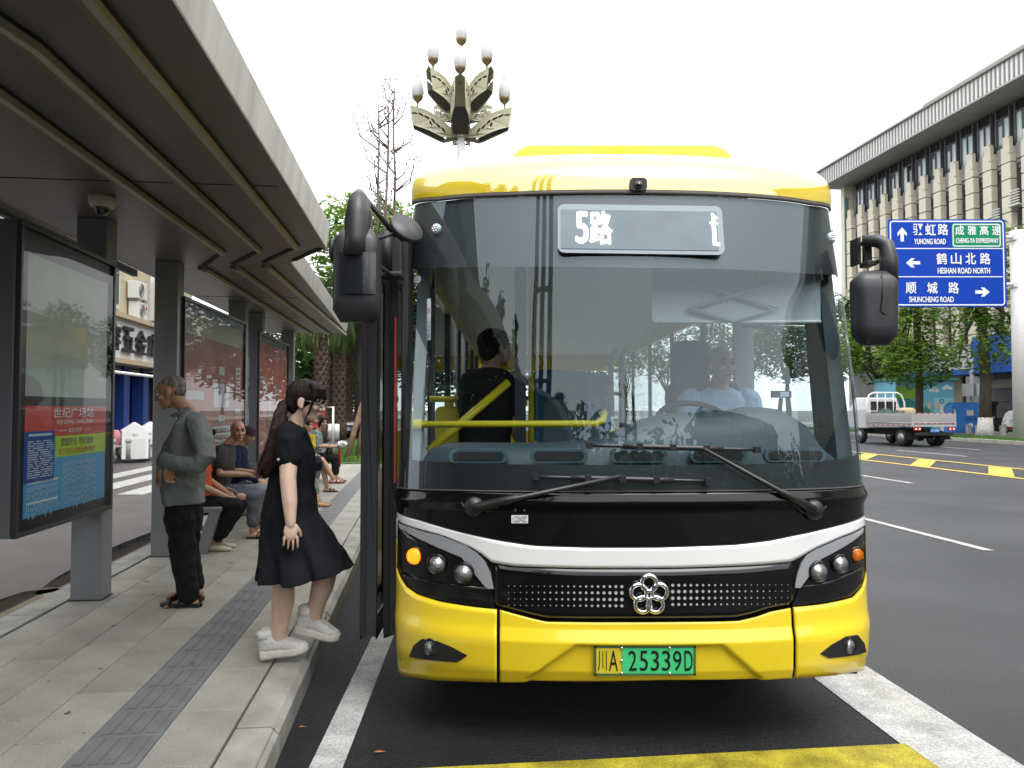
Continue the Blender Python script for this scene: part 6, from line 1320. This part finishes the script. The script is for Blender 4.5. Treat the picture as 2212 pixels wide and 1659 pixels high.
for x in (-.25, .15, .6): kpoly([(x, 1.35), (x+.18, 1.35), (x+.18, 1.7), (x, 1.7)], mat('bunting', (.7, .5, .35), .6), 'mural_flag', 3)
cb = thing('utility_cabinet', 'white utility cabinet with faded stickers before the painted box', 'cabinet', gx(31.0+.55, 45.9, ZR), R(4)); K_((-.42, 0, 0), (.42, .5, 1.55), WHITE, 'body', cb); K_((-.46, -.04, 1.55), (.46, .54, 1.62), WHITE, 'lid', cb); K_((.1, -.006, 1.15), (.38, 0, 1.4), mat('sticker_orange', (.6, .35, .25), .6), 'sticker', cb); K_((-.36, -.006, 1.25), (-.1, 0, 1.42), mat('sticker_grey', (.45, .45, .45), .6), 'sticker', cb); K_((-.004, -.008, .05), (.004, 0, 1.5), SLATG, 'door_seam', cb)
bn = thing('donation_bin', 'blue metal clothes donation bin beside the tree with white foot', 'donation bin', gx(30.9, 43.7, ZR-.05), R(-2)); BB = mat('bin_blue', (.025, .17, .5), .45, var=.06, vs=4)
mb = MB(); mb.prism([(-.85, 0, 0), (.85, 0, 0), (.85, 0, 1.5), (.6, 0, 1.75), (-.6, 0, 1.75), (-.85, 0, 1.5)], [(-.85, .9, 0), (.85, .9, 0), (.85, .9, 1.5), (.6, .9, 1.75), (-.6, .9, 1.75), (-.85, .9, 1.5)]); mb.build('body', BB, bn, bevel=.015); K_((-.03, -.012, 1.0), (.35, 0, 1.3), mat('bin_poster', (.6, .55, .45), .6), 'poster', bn); K_((-.1, -.03, .72), (.5, 0, .95), mat('bin_flap', (.015, .1, .35), .5), 'flap', bn); K_((.08, -.012, .35), (.3, 0, .55), SWH, 'plate', bn)
for s_ in (-1, 1): text('爱\n心\n衣\n物', .9, SWH, bn, M.Translation((s_*.68, -.003, .9)), .14)
def bollard(X0, Y, h=.52, lab='', w_=.11, m_=CONC, cat='bollard', group='stone bollards on the far pavement', z=.2):
    t = thing('bollard', lab, cat, gx(X0, Y, z), 0, group); mb = MB(); mb.box((-w_, -w_, 0), (w_, w_, h)); mb.build('post', mat('bollard_stone', (.36, .355, .33), .8, var=.15, vs=6), t, bevel=.02); mb = MB(); mb.box((-w_-.006, -w_-.006, h*.78), (w_+.006, w_+.006, h*.82)); mb.build('band', GREYW, t)
for x, Y, l_ in ((2092, 43.2, 'stone bollard left of the blue bin by the hedge'), (2113, 42.0, 'stone bollard in front of the blue bin'), (2141, 41.4, 'stone bollard right of the white tree foot'), (2166, 40.6, 'stone bollard before the covered red scooter')):
    p = D(x, 925, Y); bollard(p.x+.1157*Y, Y, lab=l_)
hg = thing('hedge', 'clipped green bush behind the truck tail beside the blue bin', 'hedge', (D(2085, 920, 46.5).x, 46.5, ZR)); crown([((0, 0, .45), (.8, .6, .45))], 1500, .1, LEAF['fresh'], hg, 'foliage')
pp = thing('camera_post', 'grey post with two equipment boxes behind the blue bin', 'post', (D(2101, 900, 46.8).x, 46.8, ZR)); mb = MB(); mb.tube([(0, 0, 0), (0, 0, 4.6)], .11, 10); mb.tube([(0, 0, 4.4), (-1.6, 0, 4.7)], .04, 6); mb.build('pole', mat('post_grey', (.36, .38, .4), .5), pp); [K_((x, -.2, 2.1), (x+.5, .1, 2.85), mat('box_pale', (.5, .53, .55), .5), 'equipment_box', pp) for x in (-.55, .15)]; mb = MB(); mb.ball((-1.5, 0, 4.55), (.12, .2, .12)); mb.build('camera', WHITE, pp)
def wheel_(parent, c, r_, w_=.1, m_=RUB, axis='X', rim=True):
    q = M.Translation(c) @ (M.Rotation(pi/2, 4, 'Y') if axis == 'X' else M.Rotation(pi/2, 4, 'X')); mb = MB(); mb.lathe([(r_*.6, -w_*.9), (r_*.93, -w_), (r_, -w_*.6), (r_, w_*.6), (r_*.93, w_), (r_*.6, w_*.9)], 20, q, True); o = mb.build('wheel', m_, parent)
    if rim: mb = MB(); mb.lathe([(r_*.62, -w_*.93), (r_*.6, -w_*.3), (r_*.2, -w_*.4), (r_*.2, w_*.4), (r_*.6, w_*.3), (r_*.62, w_*.93)], 16, q, True); mb.build('rim', mat('wheel_steel', (.3, .3, .3), .4, metal=.7), o)
    return o
sc_ = thing('scooter', 'red scooter under a silver rain cover beside the white pole', 'scooter', (D(2186, 925, 42.2).x, 42.2, ZR), R(-60)); wheel_(sc_, (0, .62, .25), .25, .06); wheel_(sc_, (0, -.62, .25), .25, .06); mb = MB(); loft(mb, [((0, .0, .22), .6, .16), ((0, 0, .45), .62, .2), ((0, -.1, .7), .45, .18), ((0, -.1, .8), .3, .13)], (0, 1, 0), (1, 0, 0)); limb(mb, [V((0, .55, .4)), V((0, .45, 1.0))], [.12, .1]); fuse(mb, 'body', mat('scooter_red', (.45, .04, .03), .35), sc_, .03, 2); mb = MB(); loft(mb, [((0, -.15, .35), .6, .34), ((0, -.1, .75), .55, .34), ((0, .05, 1.1), .4, .26), ((0, .2, 1.25), .15, .15)], (0, 1, 0), (1, 0, 0)); fuse(mb, 'rain_cover', mat('cover_silver', (.5, .5, .52), .4, var=.15, vs=5, bump=.4, bs=8), sc_, .03, 2, .04, (5, 5, 5))
tk = thing('tricycle', 'dark covered electric tricycle parked behind the tree with white foot', 'tricycle', (D(2158, 915, 44.6).x, 44.6, ZR), R(15)); [wheel_(tk, c_, .26, .06) for c_ in ((-.4, .4, .26), (.4, .4, .26), (0, -.9, .26))]
mb = MB(); [mb.tube([(s_*.5, .7, .4), (s_*.55, .7, 1.5), (s_*.45, .4, 1.75), (s_*.45, -.4, 1.75), (s_*.4, -.75, 1.2), (s_*.25, -.9, .5)], .035, 6) for s_ in (-1, 1)]; mb.tube([(-.45, -.4, 1.75), (.45, -.4, 1.75)], .03, 6); mb.build('hood_frame', BLACK, tk); mb = MB(); mb.grid([[(x, y, z) for x in (-.5, 0, .5)] for y, z in ((.72, .9), (.7, 1.5), (.4, 1.76), (-.4, 1.76))]); mb.build('hood', mat('hood_cloth', (.03, .03, .035), .6), tk); K_((-.5, -.2, .4), (.5, .75, .8), BLACK, 'seat_box', tk); mb = MB(); mb.tube([(-.35, -.7, 1.0), (0, -.75, 1.05), (.35, -.7, 1.0)], .03, 6); mb.tube([(0, -.85, .3), (0, -.72, 1.05)], .04, 6); mb.build('handlebar', BLACK, tk); mb = MB(); mb.ball((0, -.85, .85), .1); mb.build('headlight', CHROME, tk)
sc2 = thing('scooter', 'blue scooter parked between the white cabinet and the bank door', 'scooter', (D(2052, 895, 48.5).x, 48.5, ZR), R(70)); wheel_(sc2, (0, .6, .25), .25, .06); wheel_(sc2, (0, -.6, .25), .25, .06); mb = MB(); loft(mb, [((0, 0, .3), .6, .15), ((0, -.1, .6), .5, .17), ((0, -.2, .8), .35, .14)], (0, 1, 0), (1, 0, 0)); limb(mb, [V((0, .5, .4)), V((0, .42, 1.05))], [.12, .09]); fuse(mb, 'body', mat('scooter_blue', (.03, .06, .3), .35), sc2, .03, 2)
vb = thing('vending_box', 'red upright box left of the blue bin', 'box', (D(2081, 905, 46).x, 46, ZR)); K_((-.14, 0, 0), (.16, .3, 1.2), mat('box_red', (.5, .07, .04), .5), 'body', vb); K_((-.1, -.005, .8), (.12, 0, 1.1), mat('box_label', (.6, .3, .2), .5), 'label_plate', vb)

# ================================================================== TRUCK
tr = thing('flatbed_truck', 'silver flatbed truck with open load bed driving away on the far carriageway', 'truck', (17.7, 32.3, 0), ROAD+R(1)); ALU = mat('bed_silver', (.5, .5, .5), .4, metal=.3, var=.05, vs=4); RED = mat('reflector_red', (.45, .04, .03), .4)
def T_(a, b, m_, name, par=tr, bv=0): return bbox(a, b, m_, name, par, bv)
T_((-.98, 0, .92), (.98, 3.3, 1.0), SLATG, 'load_floor')
tg = T_((-.98, -.03, 1.02), (.98, .02, 1.42), ALU, 'tailgate'); 
for z in (1.12, 1.22, 1.32): T_((-.92, -.045, z), (.92, -.03, z+.045), ALU, 'rib', tg)
for s_ in (-1, 1):
    sp_ = T_((s_*.98-.02, .03, 1.02), (s_*.98+.02, 3.3, 1.42), ALU, 'side_panel')
    for z in (1.1, 1.2, 1.3): T_((s_*1.0, .05, z), (s_*1.0+s_*.015, 3.28, z+.04) if s_ > 0 else (s_*1.0-.0001, 3.28, z+.04), ALU, 'rib', sp_) if s_ > 0 else T_((-1.016, .05, z), (-1.0, 3.28, z+.04), ALU, 'rib', sp_)
    T_((s_*.96-.03, -.04, .92), (s_*.96+.03, .03, 1.44), ALU, 'corner_post')
mb = MB(); mb.box((-1.0, -.05, .86), (1.0, 3.3, .93)); mb.build('bed_rail', ALU, tr)
for i in range(7): T_((-.9+i*.28, -.062, .985), (-.78+i*.28, -.05, 1.015), RED, 'reflector_strip', tg); T_((-.9+i*.28, -.062, 1.395), (-.78+i*.28, -.05, 1.425), RED, 'reflector_strip', tg)
for i in range(9): T_((-1.01, .1+i*.36, .88), (-1.002, .24+i*.36, .92), RED, 'reflector_strip')
for s_ in (-1, 1):
    l_ = T_((s_*.78-.16, -.06, .7), (s_*.78+.16, .0, .84), mat('tail_red', (.4, .02, .02), .3, coat=.5), 'tail_light'); T_((s_*.78-.1, -.066, .74), (s_*.78-.05, -.06, .8), mat('tail_bulb', (.8, .5, .4), .3, emit=(1, .6, .5), es=.8), 'bulb', l_); T_((s_*.78+.06, -.066, .74), (s_*.78+.11, -.06, .8), mat('tail_bulb', (.8, .5, .4)), 'bulb', l_)
npl = T_((-.22, -.07, .62), (.22, -.05, .78), mat('plate_blue', (.03, .13, .45), .4), 'number_plate'); text('川G 38830', .09, SWH, npl, M.Translation((0, -.073, .7)), .36, name='characters')
T_((-.85, -.02, .5), (.85, .05, .62), BLACK, 'bumper_bar'); T_((-.35, .1, .45), (.35, 4.6, .75), RUB, 'chassis'); mb = MB(); mb.tube([(-.8, .9, .42), (.8, .9, .42)], .09, 8); mb.ball((0, .9, .42), .2); mb.build('axle', RUB, tr)
for s_ in (-1, 1):
    wheel_(tr, (s_*.72, .9, .36), .36, .2); wheel_(tr, (s_*.78, 4.0, .36), .36, .11); T_((s_*.74-.24, .3, .3), (s_*.74+.24, .32, .62), RUB, 'mud_flap')
cabm = mat('cab_white', (.6, .61, .63), .3, coat=.5); mb = MB(); mb.smooth = False; mb.prism([(-.85, 3.45, .7), (.85, 3.45, .7), (.85, 3.45, 1.6), (.72, 3.5, 2.12), (-.72, 3.5, 2.12), (-.85, 3.45, 1.6)], [(-.85, 5.0, .7), (.85, 5.0, .7), (.85, 5.0, 1.5), (.68, 4.6, 2.14), (-.68, 4.6, 2.14), (-.85, 5.0, 1.5)]); cab_ = mb.build('cab', cabm, tr, bevel=.05)
T_((-.62, 3.43, 1.45), (.62, 3.46, 1.95), DPANE, 'rear_window', cab_)
mb = MB(); mb.tube([(-.95, 3.3, 1.0), (-.95, 3.3, 1.9), (-.8, 3.3, 2.25), (-.6, 3.3, 2.35), (.6, 3.3, 2.35), (.8, 3.3, 2.25), (.95, 3.3, 1.9), (.95, 3.3, 1.0)], .035, 8); [mb.tube([(x, 3.3, 1.0), (x, 3.3, 2.33)], .02, 6) for x in (-.4, 0, .4)]; mb.tube([(-.94, 3.3, 1.5), (.94, 3.3, 1.5)], .02, 6); mb.build('headboard_frame', WHITE, tr)
ld = thing('cargo_bundle', 'dark green tarpaulin bundle at the front of the truck bed', 'bundle', (17.7, 32.3, 0), ROAD); mb = MB(); mb.ball((-.45, 2.7, 1.25), (.4, .45, .35), 14); fuse(mb, 'tarpaulin', mat('tarp_green', (.02, .06, .04), .7), ld, .03, 2, .06, (6, 6, 6))
bs_ = thing('basket', 'round wicker basket on the truck bed', 'basket', (17.7, 32.3, 0), ROAD); mb = MB(); mb.lathe([(.26, 1.0), (.36, 1.35), (.38, 1.55), (.34, 1.6), (.2, 1.66)], 18, M.Translation((.45, 2.5, 0))); mb.build('wicker', mat('wicker', (.4, .31, .17), .8, var=.3, vs=30), bs_)
cr = thing('crate', 'grey slatted crate beside the basket on the truck bed', 'crate', (17.7, 32.3, 0), ROAD); [T_((-.1+i*.12, 2.2, 1.0), (-.05+i*.12, 2.6, 1.5), SLATG, 'slat', cr) for i in range(4)]; T_((-.12, 2.2, 1.5), (.32, 2.6, 1.54), SLATG, 'rim', cr)

# ================================================================== LEFT: SHOP BUILDING
SHB = thing('shop_building', 'beige street building with hardware shop at ground level behind the shelter', 'building', (-9.9, 0, 0), ROAD); TAN = mat('tan_stone', (.47, .4, .27), .75, var=.06, vs=1)
def s_(a, b, m_, name, par=SHB, bv=0): return bbox(a, b, m_, name, par, bv)
s_((-9, 8, 3.2), (0, 33, 14), TAN, 'wall'); s_((-9, 8, 0), (-.6, 33, 3.2), mat('shop_inside', (.03, .03, .032), .8), 'ground_floor')
for y in np.arange(8.8, 33, 1.9): s_((0, y-.006, 4.9), (.004, y+.006, 14), mat('stone_joint', (.25, .21, .14), .8), 'joint')
for z in (5.8, 7.0, 8.2, 9.4): s_((0, 8, z-.006), (.0045, 33, z+.006), mat('stone_joint', (.25, .21, .14), .8), 'joint')
sg = s_((.0, 20.4, 3.2), (.35, 27.6, 4.45), mat('shop_sign_white', (.68, .68, .67), .5), 'shop_sign'); 
LETB = mat('sign_letter_dark', (.02, .02, .022), .5); ql = lambda y, z, x: M.Translation((x, y, z)) @ M.Rotation(pi/2, 4, 'Z')
for i, ch in enumerate('聚容五金店'):
    o_ = text(ch, .78, LETB, SHB, ql(22.5+i*1.12, 3.82, .43), .86, .02); so_ = o_.modifiers.new('thick', 'SOLIDIFY'); so_.thickness = .09; so_.offset = 0
s_((-.05, 20.2, 4.45), (.55, 27.9, 4.6), mat('ledge_tan', (.42, .33, .22), .7), 'ledge'); s_((-.05, 20.2, 3.04), (.5, 27.9, 3.19), mat('ledge_tan', (.42, .33, .22), .7), 'ledge')
b2 = s_((0, 27.65, 2.95), (.3, 31, 4.42), mat('sign_blue_ribbed', (.012, .06, .32), .5), 'lottery_sign')
for z in np.arange(3.0, 4.35, .15): s_((.3, 27.65, z), (.33, 31, z+.07), mat('sign_blue_ribbed', (.012, .06, .32), .5), 'rib', b2)
text('彩', .95, mat('sign_yellow', (.7, .5, .02), .5), SHB, ql(28.3, 3.7, .36), 1.0, .03); text('票', .95, mat('sign_yellow', (.7, .5, .02), .5), SHB, ql(29.6, 3.9, .36), 1.0, .03)
SHBL = mat('shop_blue_paint', (.008, .04, .22), .5)
for y in (21.5, 24.1, 25.9, 27.7, 29.9): s_((-.5, y, 0), (-.1, y+.5, 3.1), SHBL, 'shop_pillar')
s_((-.55, 24.7, .1), (-.5, 25.4, 2.3), mat('door_wood', (.28, .22, .14), .6), 'door_leaf'); s_((-.58, 26.5, .2), (-.55, 27.6, 2.4), mat('goods', (.12, .11, .09), .8, var=.7, vs=9), 'goods_display')
for z in (2.75, 2.9, 3.02): s_((-.3, 20, z), (-.2, 27.6, z+.07), mat('shutter_slats', (.3, .29, .27), .6), 'shutter')
mb = MB(); mb.tube([(1.4, 18, 2.62), (1.4, 31, 2.62)], .045, 6); mb.tube([(1.4, 26.6, 2.62), (0, 27.4, 3.0)], .035, 6); mb.build('awning_bar', WHITE, SHB)
# arched window and air conditioners
def archw(y):
    P = [(y-.55, 4.95), (y+.55, 4.95), (y+.55, 6.0)]+[(y+.55*cos(t), 6.0+.6*sin(t)) for t in np.linspace(.2, pi-.2, 9)]+[(y-.55, 6.0)]; c = (y, 5.7); mb = MB(); mb.prism([(-.02, c[0]+(a-c[0])*1.28, c[1]+(b-c[1])*1.2) for a, b in P], [(.12, c[0]+(a-c[0])*1.28, c[1]+(b-c[1])*1.2) for a, b in P]); w_ = mb.build('window', mat('arch_surround', (.5, .5, .5), .7), SHB); mb = MB(); mb.prism([(.1, a, b) for a, b in P], [(.135, a, b) for a, b in P]); mb.build('pane', BPANE, w_); mb = MB(); mb.box((.13, y-.03, 4.95), (.16, y+.03, 6.55)); mb.box((.13, y-.55, 5.9), (.16, y+.55, 5.96)); mb.build('frame', GREYW, w_)
for y in (17.6, 20.6, 24.15, 28.6): archw(y)
def acu(y, z, lab, lg=0):
    t = thing('air_conditioner', lab, 'air conditioner', (-9.9, 0, 0), ROAD, 'outdoor air conditioner units on the shop building'); s_((.05, y-.42, z), (.4, y+.42, z+.58), mat('ac_white', (.6, .6, .57), .5), 'case', t, .02)
    mb = MB(); [torus(mb, V((.41, y-.14, z+.29)), r_, .012, V((1, 0, 0)), 18, 5) for r_ in (.22, .15, .08)]; mb.build('fan_grille', mat('ac_grille', (.25, .25, .25), .6), t); mb = MB(); mb.ball((.39, y-.14, z+.29), (.012, .22, .22), 16); mb.build('fan', mat('ac_fan_dark', (.06, .06, .06), .6), t); mb = MB(); [mb.box((.05, y+d, z-.12), (.45, y+d+.04, z)) for d in (-.3, .26)]; mb.build('bracket', SLATG, t)
    if lg: mb = MB(); mb.ball((.405, y+.25, z+.42), (.008, .075, .075), 16); mb.build('logo_disc', mat('logo_red', (.5, .02, .06), .4), t); text('LG', .09, INK, t, ql(y+.25, z+.27, .41), .14)
acu(26.05, 5.3, 'upper white air conditioner unit on the beige wall'); acu(26.15, 4.62, 'lower white air conditioner unit with red round logo', 1)
s_((.0, 14.5, 6.6), (.12, 16.9, 7.5), mat('grid_white', (.6, .6, .58), .6), 'vent_panel')
for i in range(10): s_((.12, 14.6+i*.23, 6.7), (.14, 14.66+i*.23, 7.4), GREYW, 'vent_slat')
# pavement, bins, bollards on the left
LP = bpy.data.objects.new('left_pavement', None); COL.objects.link(LP); LP.location = (-9.2, 0, 0); LP.rotation_euler = (0, 0, ROAD); struct(LP); bbox((-9, 4, 0), (-.02, 60, .11), mat('left_paving', (.27, .26, .24), .8, var=.15, vs=2), 'paving', LP)
ks = bbox((-.14, .01, 0), (0, .99, .12), CONC, 'kerb_stone', LP, .012); ks.location = (0, 18, 0); [inst(ks, LP, (0, 18+i, 0)) for i in range(1, 24)]
for x0 in (-7.35, -6.4, -5.45, -4.5): line([(sx(14.4, x0)-.26, 14.4), (sx(14.4, x0)+.26, 14.4), (sx(21.5, x0)+.26, 21.5), (sx(21.5, x0)-.26, 21.5)], WLINE, .006, lane)
for k in range(2):
    Y = 23.2+k*1.05; p = D(290+k*34, 960, Y); t = thing('recycling_bin', ['white house-shaped recycling bin nearer the road', 'second white house-shaped recycling bin behind the first'][k], 'recycling bin', (p.x, Y, .11), R(30), 'white recycling bins before the hardware shop')
    mb = MB(); mb.prism([(-.36, -.36, 0), (.36, -.36, 0), (.36, -.36, .85), (0, -.36, 1.1), (-.36, -.36, .85)], [(-.36, .36, 0), (.36, .36, 0), (.36, .36, .85), (0, .36, 1.1), (-.36, .36, .85)]); mb.build('body', WHITE, t, bevel=.015)
    mb = MB(); mb.ball((.362, 0, .7), (.01, .1, .17), 14); mb.build('opening', RUB, t); mb = MB(); mb.ball((.1, -.362, .7), (.0, .0, .0)) if 0 else mb.ball((.362, .05, .4), (.006, .06, .06), 10); mb.build('blue_symbol', mat('bin_symbol', (.03, .12, .4), .5), t); K_((-.28, -.366, .06), (.28, -.36, .6), mat('bin_panel', (.66, .66, .65), .5), 'door', t); text('蒲江', .07, GREYW, t, M.Translation((0, -.366, .72)), .16)
for i, (dx, Y) in enumerate(((238, 22.3), (277, 22.9), (313, 23.6), (345, 24.4))):
    p = D(dx, 960, Y); t = thing('bollard', ['grey stone bollard at the display edge', 'grey stone bollard before the first recycling bin', 'grey stone bollard right of the recycling bins', 'grey stone bollard by the second column'][i], 'bollard', (p.x, Y, .1), 0, 'stone bollards along the left kerb'); mb = MB(); mb.lathe([(.14, 0), (.14, .48), (.13, .5), (.15, .51), (.15, .6), (.12, .63), (.001, .64)], 16); mb.build('post', mat('bollard_stone', (.36, .355, .33), .8, var=.15, vs=6), t)
    if i < 3: q = D((277, 313, 345)[i], 960, (22.9, 23.6, 24.4)[i]); mb = MB(); mb.tube([V((.13, .06, .4)), V((q.x-p.x-.13, (22.9, 23.6, 24.4)[i]-Y-.04, .4))], .035, 8); mb.build('rail', SLATG, t)
pm = thing('parked_scooter', 'pink covered scooter left of the recycling bins', 'scooter', (D(240, 965, 23.6).x, 23.6, .11), R(60)); wheel_(pm, (0, .5, .24), .24, .06); wheel_(pm, (0, -.5, .24), .24, .06); mb = MB(); loft(mb, [((0, 0, .3), .55, .15), ((0, 0, .6), .5, .2), ((0, 0, .85), .3, .14)], (0, 1, 0), (1, 0, 0)); fuse(mb, 'cover', cloth('pink_cover', (.55, .2, .22)), pm, .03, 2)
# ================================================================== LEFT: CARS, STAKES
def car(lab, x, Y, rz, m_, group, s=1.0, suv=0):
    t = thing('parked_car', lab, 'car', (x, Y, 0), rz, group); L_ = MB(); h = .12 if suv else 0
    secs = [(-2.05, .66, .32, .62), (-2.0, .82, .28, .74), (-1.6, .87, .24, .84+h), (-.9, .88, .24, .93+h), (1.3, .88, .24, .98+h), (1.9, .84, .28, .98+h), (2.05, .7, .35, .85+h)]
    rows = []
    for y, w_, z0, z1 in secs: rows.append([(w_*math.copysign(abs(cos(a))**.35, cos(a)), y, (z0+z1)/2+(z1-z0)/2*math.copysign(abs(sin(a))**.5, sin(a))) for a in np.linspace(0, 2*pi, 25)[:-1]])
    L_.smooth = True; L_.grid([r_+[r_[0]] for r_ in rows]); L_.add(rows[0], [tuple(range(24))]); L_.add(rows[-1], [tuple(range(24))]); L_.build('body', m_, t)
    g = MB(); g.smooth = True; rows = [];
    for y, w_, z1 in ((-1.0, .74, .93+h), (-.25, .62, 1.38+h), (.2, .62, 1.44+h), (1.0, .6, 1.42+h), (1.75, .68, 1.0+h)): rows.append([(-w_*1.12, y, .9+h), (-w_, y, z1), (w_, y, z1), (w_*1.12, y, .9+h)])
    g.smooth = False; g.grid(rows); g.build('window_glass', DPANE, t, bevel=.03); r_ = MB(); r_.grid([[(-.6, y, z+h), (0, y, z+.03+h), (.6, y, z+h)] for y, z in ((-.2, 1.41), (.2, 1.46), (.95, 1.44))]); r_.build('roof', m_, t)
    for sd in (-1, 1):
        hl = MB(); hl.ball((sd*.68, -1.88, .7+h*.5), (.17, .14, .075), 12); o = hl.build('headlight', mat('car_lamp', (.3, .32, .34), .08, spec=1, coat=1), t); fg = MB(); fg.ball((sd*.62, -1.97, .42), (.12, .05, .06), 10); fg.build('fog_light', BLACK, t); mr = MB(); mr.ball((sd*.98, -.75, 1.0+h), (.1, .06, .07), 10); mr.build('door_mirror', m_, t)
        for y in (-1.3, 1.35): wheel_(t, (sd*.78, y, .32), .32, .1)
    gr_ = MB(); gr_.rbox((-.4, -2.07, .62), (.4, -2.0, .72), .04, 3, 1); gr_.build('grille', BLACK, t); gr_ = MB(); gr_.rbox((-.5, -2.06, .3), (.5, -1.98, .42), .05, 3, 1); gr_.build('intake', BLACK, t); pl_ = bbox((-.22, -2.09, .48), (.22, -2.07, .6), mat('plate_blue', (.03, .13, .45), .4), 'number_plate', t); text('川A 36M80', .07, SWH, pl_, M.Translation((0, -2.093, .54)), .34, name='characters'); return t
c_ = D(770, 940, 44); car('white car parked facing the viewer beside the palms', c_.x, 44, R(8), mat('car_white', (.72, .73, .74), .25, coat=.7), 'cars parked on the side road')
c_ = D(792, 940, 51); cd_ = car('dark car with loaded roof parked behind the white car', c_.x, 51, R(8), mat('car_dark', (.03, .035, .04), .3, coat=.7), 'cars parked on the side road', suv=1)
ld2 = thing('roof_load', 'brown tarpaulin load on the roof of the dark car', 'load', (c_.x, 51, 0), R(8)); mb = MB(); mb.ball((0, .4, 1.75), (.6, .9, .3), 14); fuse(mb, 'bundle', mat('load_brown', (.12, .09, .06), .8, var=.3, vs=4), ld2, .04, 2, .08, (4, 4, 4))
STK = mat('stake_wood', (.16, .1, .065), .9, var=.35, vs=12, bump=.6, bs=30)
for lab, a, b, Y in (('thick brown wooden stake leaning right in the grass', (748, 978), (779, 900), 21.3), ('second brown wooden stake leaning in the grass nearer the bus', (771, 975), (792, 895), 22)):
    p = D(*a, Y); q = D(*b, Y+.5); t = thing('support_stake', lab, 'stake', p); mb = MB(); d = q-p; d.z = max(d.z, 1.2); mb.tube([V((0, 0, -.3)), d*.5+V((.02, 0, .0)), d, d*1.5], [.085, .08, .075, .06], 8); mb.build('pole', STK, t)
pn = thing('pink_parasol', 'folded pink parasol on a scooter standing by the stakes', 'parasol', D(789, 905, 25)); mb = MB(); loft(mb, [((0, 0, -.35), .1, .1), ((0, 0, -.1), .3, .2), ((0, 0, .3), .25, .2), ((.1, 0, .6), .1, .1)], (1, 0, 0), (0, 1, 0)); fuse(mb, 'canopy', cloth('pink', (.5, .12, .28)), pn, .03, 2, .05, (6, 6, 6)); mb = MB(); mb.tube([(0, 0, -1.3), (0, 0, -.3)], .03, 6); mb.build('shaft', BLACK, pn)
wb = thing('barrier_panel', 'white framed barrier panel behind the woman in floral blouse', 'barrier', D(697, 930, 33)); mb = MB(); [mb.tube(P, .06, 6) for P in ([(-.7, 0, -.6), (-.7, 0, 1.0), (.45, 0, 1.0), (.45, 0, -.6)],)]; mb.build('frame', WHITE, wb); K_((-.66, -.02, .1), (.1, .02, .95), mat('barrier_red', (.35, .04, .05), .6), 'panel', wb)
for k in range(3): p = D(712+k*7, 930, 38); t = thing('white_drum', ['white round drum nearest the barrier', 'white round drum in the middle of three', 'white round drum nearest the white car'][k], 'drum', (p.x, 38, .1), 0, 'white drums by the palms'); mb = MB(); mb.lathe([(.17, 0), (.17, .4), (.18, .43), (.17, .46), (.17, .75), (.001, .77)], 14); mb.build('barrel', WHITE, t)
# street behind the viewer: what the lower windscreen mirrors
for lab, x0, x1, Y, h in (('grey office block behind the viewer mirrored low in the windscreen', -58, -22, -60, 17), ('long low tiled-roof row behind the viewer mirrored above the dashboard', -18, 22, -52, 9), ('tall cream block behind the viewer mirrored in the right of the windscreen', 26, 62, -60, 15), ('long grey street building left of the viewer mirrored at the left windscreen edge', -26, -11, -1, 12)):
    t = thing('street_building', lab, 'building', ((x0+x1)/2, Y, 0)); w2 = (x1-x0)/2; mb = MB(); mb.box((-w2, -8, 0), (w2, 0, h)); mb.build('wall', mat('mirrored_wall', (.12, .115, .1), .8, var=.2, vs=.4), t); mb = MB(); mb.prism([(-w2-.8, .8, h), (-w2-.8, -4, h+2.2), (-w2-.8, -8.8, h)], [(w2+.8, .8, h), (w2+.8, -4, h+2.2), (w2+.8, -8.8, h)]); mb.build('roof', mat('mirrored_roof', (.05, .045, .045), .8), t)
    for z in np.arange(2, h-1.6, 3):
        for x in np.arange(-w2+1.5, w2-1.5, 4.5): mb = MB(); mb.box((x, 0, z), (x+1.6, .06, z+1.5)); mb.build('window', DPANE, t)
random.seed(21)
crown([((x, -27+random.uniform(-2, 2), 4.4+random.uniform(-.9, .5)), (3.6, 2.2, 4.5)) for x in range(-40, 56, 4)], 36000, .42, LEAF['deep'], None, 'treeline', shell=.2)['kind'] = 'stuff'
